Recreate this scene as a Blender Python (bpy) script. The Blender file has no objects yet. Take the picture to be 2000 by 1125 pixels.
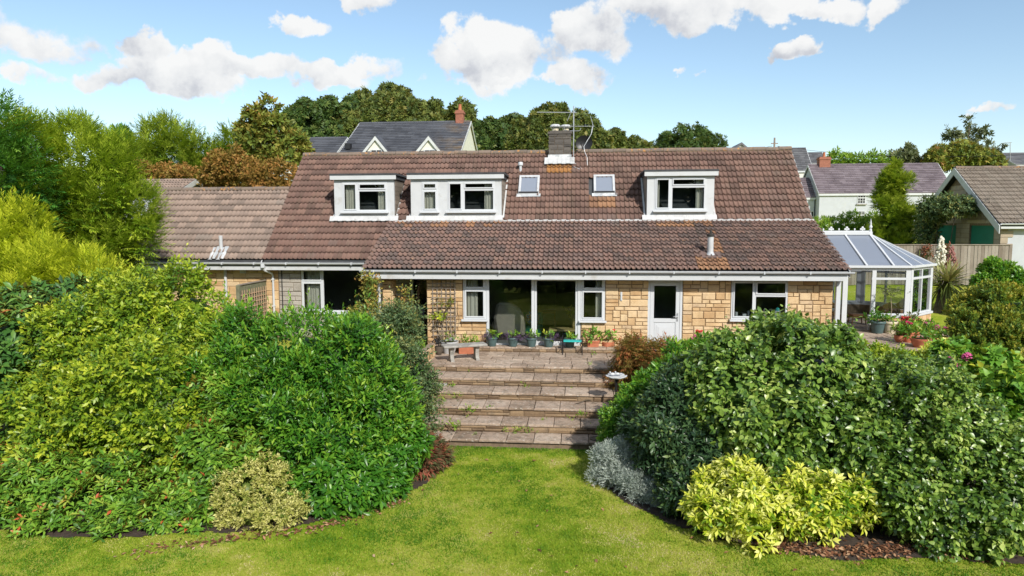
import bpy, bmesh, math, random
import numpy as np
from mathutils import Vector, Matrix

# ------------------------------------------------------------------ camera, sky, sun, exposure
scene = bpy.context.scene
COL = scene.collection
ZC = 3.8                                    # camera height above the terrace
YAW, PITCH, ROLL = map(math.radians, (5.4, 5.4, -0.15))
FPX = 2000 * 24 / 36
fwd = np.array([-math.sin(YAW) * math.cos(PITCH), math.cos(YAW) * math.cos(PITCH), -math.sin(PITCH)])
r0 = np.array([math.cos(YAW), math.sin(YAW), 0.0])
u0 = np.cross(r0, fwd)
rgt = r0 * math.cos(ROLL) + u0 * math.sin(ROLL)
upv = -r0 * math.sin(ROLL) + u0 * math.cos(ROLL)
CAM = np.array([0, 0, ZC])
cd = bpy.data.cameras.new('camera')
cd.lens = 24
cd.sensor_width = 36
cd.clip_end = 2000
cam = bpy.data.objects.new('camera', cd)
COL.objects.link(cam)
cam.matrix_world = Matrix(((rgt[0], upv[0], -fwd[0], 0), (rgt[1], upv[1], -fwd[1], 0), (rgt[2], upv[2], -fwd[2], ZC), (0, 0, 0, 1)))
scene.camera = cam

SUN = np.array([0.42, -0.72, 0.60]); SUN /= np.linalg.norm(SUN)
SUN_EL = math.asin(SUN[2]); SUN_ROT = math.atan2(SUN[0], SUN[1])
sl = bpy.data.lights.new('sun', 'SUN')
sl.energy = 3.8
sl.angle = math.radians(1.2)
sl.color = (1.0, 0.95, 0.87)
so = bpy.data.objects.new('sun', sl)
COL.objects.link(so)
so.rotation_euler = Vector(SUN).to_track_quat('Z', 'Y').to_euler()
scene.view_settings.view_transform = 'Standard'
scene.view_settings.look = 'None'
scene.view_settings.exposure = 0.42
scene.view_settings.gamma = 1
scene.view_settings.use_curve_mapping = False
scene.cycles.max_bounces = 8
scene.cycles.transparent_max_bounces = 16
scene.cycles.use_denoising = True
scene.cycles.caustics_reflective = False
scene.cycles.caustics_refractive = False


def ray(px, py):
    return fwd + rgt * (px - 1000) / FPX - upv * (py - 562.5) / FPX


def at(px, py, Y):                          # the point seen at a photo pixel, on the plane y = Y
    d = ray(px, py)
    return d * (Y / d[1]) + CAM


def atx(px, py, X):
    d = ray(px, py)
    return d * (X / d[0]) + CAM


def atz(px, py, z):
    d = ray(px, py)
    return d * ((z - ZC) / d[2]) + CAM


def project(P):
    d = np.asarray(P) - CAM
    dep = d @ fwd
    return 1000 + FPX * (d @ rgt) / dep, 562.5 - FPX * (d @ upv) / dep, dep


world = bpy.data.worlds.new('World')
scene.world = world
world.use_nodes = True


class NT:                                   # short-hand for building node trees
    def __init__(s, tree):
        s.t = tree
        tree.nodes.clear()

    def n(s, typ, **kw):
        nd = s.t.nodes.new(typ)
        for k, v in kw.items():
            if k.startswith('i_'):
                key = k[2:]
                key = int(key) if key.isdigit() else key.replace('_', ' ')
                s.put(nd.inputs[key], v)
            else:
                setattr(nd, k, v)
        return nd

    def put(s, sock, v):
        if isinstance(v, bpy.types.NodeSocket):
            s.t.links.new(v, sock)
        elif isinstance(v, bpy.types.Node):
            s.t.links.new(v.outputs[0], sock)
        elif v is not None:
            if sock.type == 'RGBA' and len(v) == 3:
                v = (*v, 1)
            sock.default_value = v

    def m(s, op, a, b=None, c=None, clamp=False):
        nd = s.t.nodes.new('ShaderNodeMath')
        nd.operation = op
        nd.use_clamp = clamp
        s.put(nd.inputs[0], a)
        if b is not None: s.put(nd.inputs[1], b)
        if c is not None: s.put(nd.inputs[2], c)
        return nd.outputs[0]

    def mix(s, f, a, b):
        nd = s.t.nodes.new('ShaderNodeMix')
        nd.data_type = 'RGBA'
        s.put(nd.inputs[0], f)
        s.put(nd.inputs[6], a)
        s.put(nd.inputs[7], b)
        return nd.outputs[2]

    def ramp(s, f, stops, interp='LINEAR'):
        nd = s.t.nodes.new('ShaderNodeValToRGB')
        s.put(nd.inputs[0], f)
        cr = nd.color_ramp
        cr.interpolation = interp
        while len(cr.elements) < len(stops): cr.elements.new(0.5)
        for e, (p, c) in zip(cr.elements, stops):
            e.position = p
            e.color = (*c, 1) if hasattr(c, '__len__') else (c, c, c, 1)
        return nd.outputs[0]

    def noise(s, vec, scale, detail=4, rough=0.55, dist=0.0, out=0):
        nd = s.t.nodes.new('ShaderNodeTexNoise')
        if vec is not None: s.put(nd.inputs['Vector'], vec)
        nd.inputs['Scale'].default_value = scale
        nd.inputs['Detail'].default_value = detail
        nd.inputs['Roughness'].default_value = rough
        nd.inputs['Distortion'].default_value = dist
        return nd.outputs[out]


def build_sky():
    k = NT(world.node_tree)
    sky = k.n('ShaderNodeTexSky', sky_type='NISHITA', sun_disc=False, sun_elevation=SUN_EL, sun_rotation=SUN_ROT,
              altitude=50, air_density=1.0, dust_density=0.5, ozone_density=1.5)
    tc = k.n('ShaderNodeTexCoord')
    d = tc.outputs['Generated']
    sp = k.n('ShaderNodeSeparateXYZ', i_0=d)
    az = k.m('ARCTAN2', sp.outputs[0], sp.outputs[1])
    el = k.m('ARCSINE', sp.outputs[2])
    # warp so that the outlines billow
    w1 = k.noise(d, 11.0, 5, 0.6); w2 = k.noise(d, 13.0, 5, 0.6, out=0)
    az = k.m('MULTIPLY_ADD', k.m('SUBTRACT', w1, 0.5), 0.16, az)
    el = k.m('MULTIPLY_ADD', k.m('SUBTRACT', w2, 0.5), 0.075, el)
    n1 = k.noise(d, 9.0, 8, 0.6)
    up = k.n('ShaderNodeVectorMath', operation='ADD')
    k.put(up.inputs[0], d); up.inputs[1].default_value = (0.012, -0.004, 0.03)
    n2 = k.noise(up.outputs[0], 9.0, 6, 0.55)
    nb = k.noise(d, 22.0, 6, 0.6)
    # clouds: (pixel x, pixel y, half width px, half height px, strength)
    blobs = [(40, 75, 190, 55, 1.25), (-40, 40, 150, 75, 1.2), (140, 105, 90, 26, 1.0), (285, 95, 62, 30, .85), (60, 148, 110, 20, .8),
             (200, 158, 110, 28, 1.0), (410, 118, 60, 38, 1.0), (350, 150, 150, 40, 1.2), (490, 128, 100, 26, .95), (640, 148, 90, 24, .9),
             (720, 122, 62, 24, .9), (580, 60, 42, 16, .6), (720, 2, 65, 26, .95), (960, 100, 120, 62, 1.25), (900, 110, 75, 40, 1.0), (1140, 60, 75, 50, 1.1), (1060, 100, 90, 36, 1.0),
             (1110, 142, 62, 28, 1.0), (825, 148, 26, 14, .6), (1330, 8, 130, 44, 1.2), (1360, 30, 70, 34, .9), (1490, 0, 95, 30, .8), (1630, 8, 80, 24, .8), (1740, 14, 70, 26, .9),
             (1558, 104, 34, 20, .8), (1325, 137, 22, 9, .55), (1370, 146, 16, 8, .5), (975, 160, 26, 9, .55), (1940, 224, 44, 8, .5)]
    field = hsum = wsum = None
    for (px, py, rx, ry, st) in blobs:
        v = ray(px, py); v = v / np.linalg.norm(v)
        a0, e0 = math.atan2(v[0], v[1]), math.asin(v[2])
        ca = FPX * (1 + ((px - 1000) / FPX) ** 2)       # px per radian, across
        x = k.m('MULTIPLY', k.m('SUBTRACT', az, a0), ca / (rx * 0.98))
        y = k.m('MULTIPLY', k.m('SUBTRACT', el, e0), FPX * math.sqrt(1 + ((px - 1000) / FPX) ** 2) / (ry * 0.98))
        q = k.m('MULTIPLY_ADD', x, x, k.m('MULTIPLY', y, y))
        f = k.m('MULTIPLY', k.m('SUBTRACT', 1.0, q), st)
        f = k.m('MAXIMUM', f, -1.5)
        field = f if field is None else k.m('SMOOTH_MAX', field, f, 0.35)
        fp = k.m('MAXIMUM', f, 0.0)
        hsum = k.m('MULTIPLY', fp, y) if hsum is None else k.m('MULTIPLY_ADD', fp, y, hsum)
        wsum = fp if wsum is None else k.m('ADD', wsum, fp)
    # the rest of the sky carries the same scattered clouds
    ng = k.noise(d, 3.2, 3, 0.5)
    away = k.m('MAXIMUM', k.m('MULTIPLY', k.m('SUBTRACT', k.m('ABSOLUTE', k.m('ADD', az, YAW)), 0.72), 8, clamp=True),
               k.m('MULTIPLY', k.m('SUBTRACT', el, 0.40), 8, clamp=True))
    gen = k.m('SUBTRACT', k.m('MULTIPLY', k.m('SUBTRACT', ng, 0.52), 9.0), k.m('MULTIPLY', k.m('SUBTRACT', 1.0, away), 4.0))
    field = k.m('MAXIMUM', field, gen)
    dens = k.m('ADD', field, k.m('MULTIPLY', k.m('SUBTRACT', n1, 0.5), 4.4))
    dens = k.m('ADD', dens, k.m('MULTIPLY', k.m('SUBTRACT', nb, 0.5), 2.0))
    cov = k.m('SMOOTHSTEP', dens, -0.12, 0.75) if False else k.n('ShaderNodeMapRange', interpolation_type='SMOOTHSTEP', i_0=dens, i_1=-0.08, i_2=0.50).outputs[0]
    lit = k.m('ADD', k.m('ADD', k.m('MULTIPLY', k.m('SUBTRACT', n1, n2), 3.0), 0.74), k.m('MULTIPLY', k.m('SUBTRACT', nb, 0.5), 0.9))
    lit = k.m('SUBTRACT', lit, k.m('MULTIPLY', k.m('SUBTRACT', dens, 0.9), 0.06))
    lit = k.m('ADD', lit, k.m('MULTIPLY', k.m('DIVIDE', hsum, k.m('ADD', wsum, 0.25)), 0.55))
    cc = k.ramp(lit, [(0.0, (2.7, 2.8, 3.1)), (0.3, (3.3, 3.38, 3.6)), (0.6, (4.3, 4.35, 4.4)), (1.0, (4.9, 4.9, 4.86))])
    # faint haze towards the horizon is part of the sky model; clouds sit over it
    hsv = k.n('ShaderNodeHueSaturation', i_Saturation=0.96, i_Value=0.88, i_Color=sky.outputs[0])
    hsv.inputs['Hue'].default_value = 0.493
    col = k.mix(k.m('MULTIPLY', cov, 0.97), hsv.outputs[0], cc)
    bg = k.n('ShaderNodeBackground', i_Color=col, i_Strength=0.145)
    out = k.n('ShaderNodeOutputWorld', i_Surface=bg.outputs[0])


build_sky()

# ------------------------------------------------------------------ helpers: objects
RNG = np.random.default_rng(11)
rnd = random.Random(5)
WLOC = {}


def put(o, parent=None, label=None, cat=None, group=None, kind=None):
    if o.name not in COL.objects: COL.objects.link(o)
    if parent is not None: o.parent = parent
    if label: o['label'] = label
    if cat: o['category'] = cat
    if group: o['group'] = group
    if kind: o['kind'] = kind
    return o


def thing(name, label, cat, loc=(0, 0, 0), group=None, rz=0.0):
    o = bpy.data.objects.new(name, None)
    o.empty_display_size = 0.2
    o.location = loc
    o.rotation_euler = (0, 0, rz)
    put(o, None, label, cat, group)
    WLOC[o.name] = np.array(loc, float) if rz == 0 else np.array(loc, float)
    return o


def wl(p):
    return WLOC[p.name] if p is not None else np.zeros(3)


def np_mesh(name, V, loops, starts, totals, mats=(), tint=None, smooth=False, midx=None):
    me = bpy.data.meshes.new(name)
    V = np.ascontiguousarray(V, dtype=np.float32)
    me.vertices.add(len(V)); me.vertices.foreach_set('co', V.ravel())
    me.loops.add(len(loops)); me.loops.foreach_set('vertex_index', np.ascontiguousarray(loops, dtype=np.int32))
    me.polygons.add(len(starts)); me.polygons.foreach_set('loop_start', np.ascontiguousarray(starts, dtype=np.int32))
    me.polygons.foreach_set('loop_total', np.ascontiguousarray(totals, dtype=np.int32))
    if midx is not None: me.polygons.foreach_set('material_index', np.ascontiguousarray(midx, dtype=np.int32))
    if smooth: me.polygons.foreach_set('use_smooth', np.ones(len(starts), dtype=bool))
    for m in mats: me.materials.append(m)
    if tint is not None:
        a = me.attributes.new('tint', 'FLOAT', 'POINT')
        a.data.foreach_set('value', np.ascontiguousarray(tint, dtype=np.float32))
    me.update(calc_edges=True)
    return me


class MB:                                   # collects shapes in world coordinates, built as ONE mesh object
    def __init__(s):
        s.v = []; s.f = []; s.c = []

    def add(s, vs, fs, t=0.5):
        o = len(s.v)
        s.v += [tuple(v) for v in vs]
        s.c += [t] * len(vs)
        s.f += [tuple(i + o for i in f) for f in fs]
        return s

    def box(s, x0, x1, y0, y1, z0, z1, t=0.5):
        return s.add([(x0, y0, z0), (x1, y0, z0), (x1, y1, z0), (x0, y1, z0), (x0, y0, z1), (x1, y0, z1), (x1, y1, z1), (x0, y1, z1)],
                     [(0, 3, 2, 1), (4, 5, 6, 7), (0, 1, 5, 4), (1, 2, 6, 5), (2, 3, 7, 6), (3, 0, 4, 7)], t)

    def prism(s, poly, axis, a, b, t=0.5):  # polygon in the two other axes, swept along one axis from a to b
        n = len(poly)
        def P(p, h):
            return {'x': (h, p[0], p[1]), 'y': (p[0], h, p[1]), 'z': (p[0], p[1], h)}[axis]
        vs = [P(p, a) for p in poly] + [P(p, b) for p in poly]
        fs = [tuple(range(n)), tuple(range(2 * n - 1, n - 1, -1))] + [(i, i + n, (i + 1) % n + n, (i + 1) % n) for i in range(n)]
        return s.add(vs, fs, t)

    def tube(s, pts, rad, seg=8, cap=True, t=0.5):
        pts = [np.array(p, float) for p in pts]
        n = len(pts)
        rad = rad if hasattr(rad, '__len__') else [rad] * n
        ref = np.array([0.31, 0.12, 0.94])
        vs = []
        for i, p in enumerate(pts):
            d = pts[min(i + 1, n - 1)] - pts[max(i - 1, 0)]
            d = d / (np.linalg.norm(d) + 1e-9)
            a = np.cross(d, ref)
            if np.linalg.norm(a) < 0.15: a = np.cross(d, np.array([1., 0, 0]))
            a /= np.linalg.norm(a); b = np.cross(d, a)
            for j in range(seg):
                th = 2 * math.pi * j / seg
                vs.append(p + rad[i] * (a * math.cos(th) + b * math.sin(th)))
        fs = [(i * seg + j, i * seg + (j + 1) % seg, (i + 1) * seg + (j + 1) % seg, (i + 1) * seg + j) for i in range(n - 1) for j in range(seg)]
        if cap: fs += [tuple(range(seg - 1, -1, -1)), tuple(range((n - 1) * seg, n * seg))]
        return s.add(vs, fs, t)

    def lathe(s, prof, c=(0, 0, 0), seg=20, sx=1, sy=1, t=0.5):
        vs = []; n = len(prof)
        for (r, z) in prof:
            for j in range(seg):
                a = 2 * math.pi * j / seg
                vs.append((c[0] + r * math.cos(a) * sx, c[1] + r * math.sin(a) * sy, c[2] + z))
        fs = [(i * seg + j, i * seg + (j + 1) % seg, (i + 1) * seg + (j + 1) % seg, (i + 1) * seg + j) for i in range(n - 1) for j in range(seg)]
        fs += [tuple(range(seg - 1, -1, -1)), tuple(range((n - 1) * seg, n * seg))]
        return s.add(vs, fs, t)

    def blob(s, c, r, noise=0.0, seed=0, nu=12, nv=8, t=0.5):
        rr = random.Random(seed); vs = []
        for i in range(nv + 1):
            th = math.pi * i / nv
            for j in range(nu):
                a = 2 * math.pi * j / nu
                k = 1 + noise * (rr.random() - 0.5)
                vs.append((c[0] + k * r[0] * math.sin(th) * math.cos(a), c[1] + k * r[1] * math.sin(th) * math.sin(a), c[2] + k * r[2] * math.cos(th)))
        fs = [(i * nu + j, (i + 1) * nu + j, (i + 1) * nu + (j + 1) % nu, i * nu + (j + 1) % nu) for i in range(nv) for j in range(nu)]
        return s.add(vs, fs, t)

    def build(s, name, m, parent=None, smooth=False, label=None, cat=None, group=None, kind=None, bevel=0):
        V = np.array(s.v, float) - wl(parent)
        me = bpy.data.meshes.new(name)
        me.from_pydata(V.tolist(), [], s.f)
        if m is not None: me.materials.append(m)
        a = me.attributes.new('tint', 'FLOAT', 'POINT')
        a.data.foreach_set('value', np.array(s.c, np.float32))
        if smooth:
            me.polygons.foreach_set('use_smooth', np.ones(len(me.polygons), dtype=bool))
        o = bpy.data.objects.new(name, me)
        put(o, parent, label, cat, group, kind)
        WLOC[o.name] = wl(parent)
        if bevel:
            b = o.modifiers.new('edge', 'BEVEL'); b.width = bevel; b.segments = 1; b.limit_method = 'ANGLE'
        if smooth and smooth != 'all':
            me.set_sharp_from_angle(angle=math.radians(40))
        return o


def copy_tree(o, parent=None):
    c = o.copy(); COL.objects.link(c)
    if parent is not None:
        c.parent = parent
        WLOC[c.name] = wl(parent)
    for ch in list(o.children): copy_tree(ch, c)
    return c


def vnoise(P, scale, seed=0):               # value noise on numpy points
    P = np.asarray(P, float) * scale + 37.13 * seed
    i = np.floor(P).astype(np.int64); f = P - i
    f = f * f * (3 - 2 * f)
    def h(a):
        q = (a[..., 0] * 374761393 + a[..., 1] * 668265263 + a[..., 2] * 2147483647 + seed * 1013904223) & 0xffffffff
        q = ((q ^ (q >> 13)) * 1274126177) & 0xffffffff
        q = (q ^ (q >> 16)) & 0xffff
        return q / 65535.0
    out = 0
    for dx in (0, 1):
        for dy in (0, 1):
            for dz in (0, 1):
                w = (f[..., 0] if dx else 1 - f[..., 0]) * (f[..., 1] if dy else 1 - f[..., 1]) * (f[..., 2] if dz else 1 - f[..., 2])
                out = out + w * h(i + np.array([dx, dy, dz]))
    return out


def fbm(P, scale, seed=0, oct=3):
    return sum(vnoise(P, scale * 2 ** o, seed + o) * 0.5 ** o for o in range(oct)) / (2 - 0.5 ** (oct - 1))


# ------------------------------------------------------------------ helpers: materials
MATS = {}


def newmat(name):
    m = bpy.data.materials.new(name)
    m.use_nodes = True
    MATS[name] = m
    return m, NT(m.node_tree)


def finish(k, col, rough=0.6, spec=0.4, bump=None, bstr=0.3, bdist=0.01, metal=0.0, extra=None, coat=0.0):
    p = k.n('ShaderNodeBsdfPrincipled')
    k.put(p.inputs['Base Color'], col)
    k.put(p.inputs['Roughness'], rough)
    k.put(p.inputs['Specular IOR Level'], spec)
    p.inputs['Metallic'].default_value = metal
    p.inputs['Coat Weight'].default_value = coat
    if bump is not None:
        b = k.n('ShaderNodeBump', i_Strength=bstr, i_Distance=bdist, i_Height=bump)
        k.put(p.inputs['Normal'], b.outputs[0])
    sh = p.outputs[0]
    if extra: sh = extra(p)
    k.n('ShaderNodeOutputMaterial', i_Surface=sh)
    return p


def plain(name, col, rough=0.5, var=0.12, scale=6, bstr=0.1, metal=0, spec=0.4, dirt=None):
    m, k = newmat(name)
    g = k.n('ShaderNodeNewGeometry')
    n = k.noise(g.outputs['Position'], scale, 5)
    c = np.array(col)
    cc = k.ramp(n, [(0.3, tuple(c * (1 - var))), (0.7, tuple(np.minimum(c * (1 + var), 1)))])
    if dirt:
        n2 = k.noise(g.outputs['Position'], dirt[1], 6, 0.65)
        f = k.ramp(n2, [(dirt[2], 0.0), (dirt[2] + 0.12, 1.0)])
        cc = k.mix(k.m('MULTIPLY', f, dirt[3]), cc, dirt[0])
    finish(k, cc, rough, spec, k.noise(g.outputs['Position'], scale * 8, 4), bstr, 0.01, metal)
    return m


def leafmat(name, stops, rough=0.38, trans=0.28, spec=0.45, patch=None):
    """stops: colours along the per-leaf tint (0..1)."""
    m, k = newmat(name)
    a = k.n('ShaderNodeAttribute', attribute_name='tint')
    g = k.n('ShaderNodeNewGeometry')
    n = k.noise(g.outputs['Position'], 1.1, 3)
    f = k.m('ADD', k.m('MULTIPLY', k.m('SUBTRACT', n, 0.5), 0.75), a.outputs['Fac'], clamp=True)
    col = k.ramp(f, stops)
    # underside a little paler
    col2 = k.mix(k.m('MULTIPLY', g.outputs['Backfacing'], 0.35), col, tuple(np.minimum(np.array(stops[-1][1]) * 1.05, 1)))
    def ex(p):
        t = k.n('ShaderNodeBsdfTranslucent', i_Color=k.mix(0.35, col, tuple(np.minimum(np.array(stops[-1][1]) * np.array([1.1, 1.3, .5]), 1))))
        s = k.n('ShaderNodeMixShader', i_0=trans, i_1=p.outputs[0], i_2=t.outputs[0])
        return s.outputs[0]
    finish(k, col2, rough, spec, extra=ex)
    return m


M = {}
WHITE = M['upvc'] = plain('white_upvc', (.57, .59, .61), .3, .02, 3, .0)
M['paint'] = plain('white_painted_board', (.54, .555, .565), .45, .05, 3, .05, dirt=((.38, .36, .31), 2.2, .56, .55))
M['render'] = plain('white_render', (.47, .49, .52), .85, .06, 2, .25, dirt=((.5, .5, .48), .9, .55, .4))
M['cream'] = plain('cream_render', (.68, .67, .60), .85, .05, 2, .2)
M['lead'] = plain('grey_lead', (.40, .42, .44), .5, .2, 4, .2, dirt=((.75, .75, .74), 2.5, .5, .8))
M['flash'] = plain('white_flashing', (.52, .525, .525), .6, .12, 5, .3, dirt=((.28, .27, .25), 3.5, .56, .7))
M['felt'] = plain('dark_roof_felt', (.055, .058, .062), .9, .25, 5, .4)
M['black'] = plain('black_metal', (.018, .018, .02), .4, .2, 10, .1)
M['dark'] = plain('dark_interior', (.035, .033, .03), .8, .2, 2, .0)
M['room'] = plain('room_wall', (.42, .43, .41), .9, .05, 2, .0)
M['carpet'] = plain('grey_carpet', (.17, .18, .19), .95, .1, 30, .2)
M['steel'] = plain('galvanised_steel', (.46, .48, .5), .42, .12, 8, .1, metal=.6)
M['terracotta'] = plain('terracotta', (.46, .155, .08), .75, .14, 7, .15, dirt=((.55, .38, .3), 6, .58, .4))
M['greenpot'] = plain('green_plastic_pot', (.07, .115, .115), .45, .12, 6, .05)
M['creampot'] = plain('cream_glazed_pot', (.60, .53, .38), .4, .08, 6, .05)
M['soil'] = plain('soil', (.055, .04, .03), .95, .4, 14, .8)
M['mortar'] = plain('mortar', (.20, .145, .095), .95, .25, 12, .5)
M['wood'] = plain('weathered_wood', (.27, .225, .185), .85, .22, 5, .4)
M['greenwood'] = plain('green_tinted_wood', (.17, .17, .105), .85, .3, 5, .4)
M['tanwood'] = plain('tan_lattice_wood', (.46, .31, .20), .8, .15, 6, .3)
M['bark'] = plain('bark', (.10, .08, .06), .95, .3, 6, .8)
M['stalk'] = plain('pale_stem', (.27, .22, .15), .9, .2, 8, .3)
M['brick'] = plain('red_brick', (.29, .115, .075), .85, .2, 8, .4)
M['concrete'] = plain('weathered_concrete', (.33, .315, .285), .9, .18, 7, .6, dirt=((.16, .155, .135), 4.5, .5, .7))
M['wicker'] = plain('wicker', (.30, .15, .065), .6, .25, 30, .6)
M['cushion'] = plain('cream_cushion', (.68, .64, .56), .9, .06, 8, .2, dirt=((.35, .38, .3), 9, .6, .5))
M['fabric'] = plain('beige_fabric', (.36, .32, .27), .95, .08, 12, .3)
M['teal'] = plain('teal_pad', (.03, .42, .40), .6, .05, 6, .1)
M['pine'] = plain('pale_pine', (.55, .42, .19), .5, .1, 8, .1)
M['curtain'] = plain('pale_curtain', (.66, .62, .54), .95, .06, 6, .1)
M['doorgreen'] = plain('green_garage_door', (.012, .17, .12), .5, .1, 2, .1)
M['red'] = plain('red_petal', (.62, .03, .03), .6, .25, 20, 0)
M['crimson'] = plain('crimson_petal', (.48, .03, .10), .6, .3, 20, 0)
M['pink'] = plain('pink_petal', (.55, .09, .24), .6, .35, 18, 0)
M['whitepetal'] = plain('cream_petal', (.78, .74, .60), .6, .12, 18, 0)
M['dusty'] = plain('dusty_red_petal', (.30, .13, .11), .7, .35, 18, 0)
M['purple'] = plain('purple_leaf', (.085, .05, .10), .6, .35, 14, 0)
M['flue'] = plain('grey_flue', (.50, .51, .52), .45, .08, 4, .05)
M['screen'] = plain('black_screen', (.008, .008, .009), .2, .1, 4, 0)
M['lampglass'] = plain('frosted_lamp_glass', (.62, .60, .52), .3, .1, 4, 0)
M['wire'] = plain('wire', (.03, .03, .03), .6, .1, 4, 0)
M['floral'] = None


def make_floral():
    m, k = newmat('floral_cushion')
    g = k.n('ShaderNodeNewGeometry')
    n = k.noise(g.outputs['Position'], 9, 3)
    c = k.ramp(n, [(.36, (.62, .48, .30)), (.44, (.05, .20, .45)), (.52, (.35, .08, .06)), (.58, (.60, .5, .34)), (.66, (.05, .22, .12))], 'CONSTANT')
    finish(k, c, .9)
    return m


M['floral'] = make_floral()


def glassmat(name, tint=(.86, .9, .9), refl=1.0, alpha=0.0):
    m, k = newmat(name)
    fr = k.n('ShaderNodeFresnel', i_IOR=1.6)
    gl = k.n('ShaderNodeBsdfGlossy', i_Color=(1, 1, 1), i_Roughness=.01)
    tr = k.n('ShaderNodeBsdfTransparent', i_Color=tint)
    f = k.m('MULTIPLY_ADD', fr.outputs[0], refl, alpha, clamp=True)
    s = k.n('ShaderNodeMixShader', i_0=f, i_1=tr.outputs[0], i_2=gl.outputs[0])
    k.n('ShaderNodeOutputMaterial', i_Surface=s.outputs[0])
    return m


M['glass'] = glassmat('window_glass', (.90, .93, .92), .55, .0)
M['clear'] = glassmat('clear_glass', (.9, .93, .93), .8)


def polyc():
    m, k = newmat('polycarbonate')
    d = k.n('ShaderNodeBsdfPrincipled', i_Roughness=.25)
    d.inputs['Base Color'].default_value = (.34, .38, .46, 1)
    tr = k.n('ShaderNodeBsdfTransparent', i_Color=(.8, .84, .88))
    s = k.n('ShaderNodeMixShader', i_0=.52, i_1=tr.outputs[0], i_2=d.outputs[0])
    k.n('ShaderNodeOutputMaterial', i_Surface=s.outputs[0])
    return m


M['polycarb'] = polyc()


def tilemat(name, stops, moss=(.10, .095, .06), lichen=(.55, .42, .30), lich_t=.66):
    m, k = newmat(name)
    a = k.n('ShaderNodeAttribute', attribute_name='tint')
    oi = k.n('ShaderNodeObjectInfo')
    g = k.n('ShaderNodeNewGeometry')
    p = g.outputs['Position']
    big = k.noise(p, .45, 3)
    v = k.m('ADD', k.m('MULTIPLY_ADD', big, .6, .17), k.m('MULTIPLY', k.m('SUBTRACT', k.m('FRACT', k.m('ADD', a.outputs['Fac'], oi.outputs['Random'])), .5), .42))
    c = k.ramp(v, stops)
    fine = k.noise(p, 26, 6, .7)
    c = k.mix(k.m('MULTIPLY', k.ramp(fine, [(.5, 0.), (.72, 1.)]), .45), c, moss)
    spots = k.noise(p, 9, 4, .7)
    reg = k.noise(p, .8, 2)
    f = k.m('MULTIPLY', k.ramp(spots, [(lich_t, 0.), (lich_t + .05, 1.)]), k.ramp(reg, [(.42, 0.), (.62, 1.)]))
    c = k.mix(k.m('MULTIPLY', f, .85), c, lichen)
    # downhill streaks of dirt
    mp = k.n('ShaderNodeMapping', i_Vector=p); mp.inputs['Scale'].default_value = (7, .5, .5)
    st = k.noise(mp.outputs[0], 1, 3)
    c = k.mix(k.m('MULTIPLY', k.ramp(st, [(.5, 0.), (.75, 1.)]), .3), c, tuple(np.array(moss) * .9))
    finish(k, c, .85, .3, k.noise(p, 60, 5, .7), .5, .006)
    return m


M['tile'] = tilemat('brown_concrete_tile', [(.25, (.125, .077, .064)), (.45, (.175, .104, .085)), (.6, (.215, .129, .102)), (.8, (.155, .106, .092))])
M['tile_lean'] = tilemat('weathered_brown_tile', [(.25, (.115, .086, .080)), (.42, (.165, .108, .094)), (.6, (.215, .132, .108)), (.78, (.145, .118, .112))], lichen=(.5, .27, .13), lich_t=.62)
M['tile_pink'] = tilemat('pinkish_grey_tile', [(.25, (.20, .155, .13)), (.45, (.27, .205, .17)), (.6, (.32, .24, .195)), (.8, (.22, .185, .16))], moss=(.16, .13, .10))
M['tile_tan'] = tilemat('buff_tile', [(.25, (.20, .165, .135)), (.5, (.28, .235, .195)), (.8, (.23, .20, .17))])
M['ridge'] = tilemat('ridge_tile', [(.25, (.15, .12, .10)), (.5, (.22, .165, .13)), (.8, (.17, .14, .12))], lichen=(.62, .28, .06), lich_t=.56)


def lichen_mat():
    m, k = newmat('orange_lichen_tile')
    g = k.n('ShaderNodeNewGeometry'); p = g.outputs['Position']
    n = k.noise(p, 12, 5, .7)
    c = k.ramp(n, [(.40, (.17, .10, .08)), (.52, (.42, .20, .05)), (.62, (.20, .11, .08)), (.7, (.55, .32, .07))])
    finish(k, c, .9, .2, k.noise(p, 60, 5), .5, .006)
    return m


M['lichen'] = lichen_mat()
M['tile_orange'] = tilemat('orange_stained_tile', [(.25, (.22, .12, .075)), (.5, (.33, .18, .10)), (.8, (.27, .16, .10))])


def slate_mat(name, a, b, lich=None):
    m, k = newmat(name)
    g = k.n('ShaderNodeNewGeometry'); p = g.outputs['Position']
    n = k.noise(p, .6, 4)
    at_ = k.n('ShaderNodeAttribute', attribute_name='tint')
    v = k.m('ADD', k.m('MULTIPLY', n, .75), k.m('MULTIPLY', at_.outputs['Fac'], .25))
    c = k.ramp(v, [(.35, a), (.65, b)])
    if lich:
        n2 = k.noise(p, .9, 5, .7)
        sx = k.n('ShaderNodeSeparateXYZ', i_0=p)
        f = k.m('MULTIPLY', k.ramp(n2, [(.45, 0.), (.6, 1.)]), k.n('ShaderNodeMapRange', i_0=sx.outputs[0], i_1=lich[0], i_2=lich[1]).outputs[0])
        c = k.mix(k.m('MULTIPLY', f, .8), c, (.42, .25, .06))
    finish(k, c, .55, .4, k.noise(p, 9, 4), .3, .02)
    return m


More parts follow.
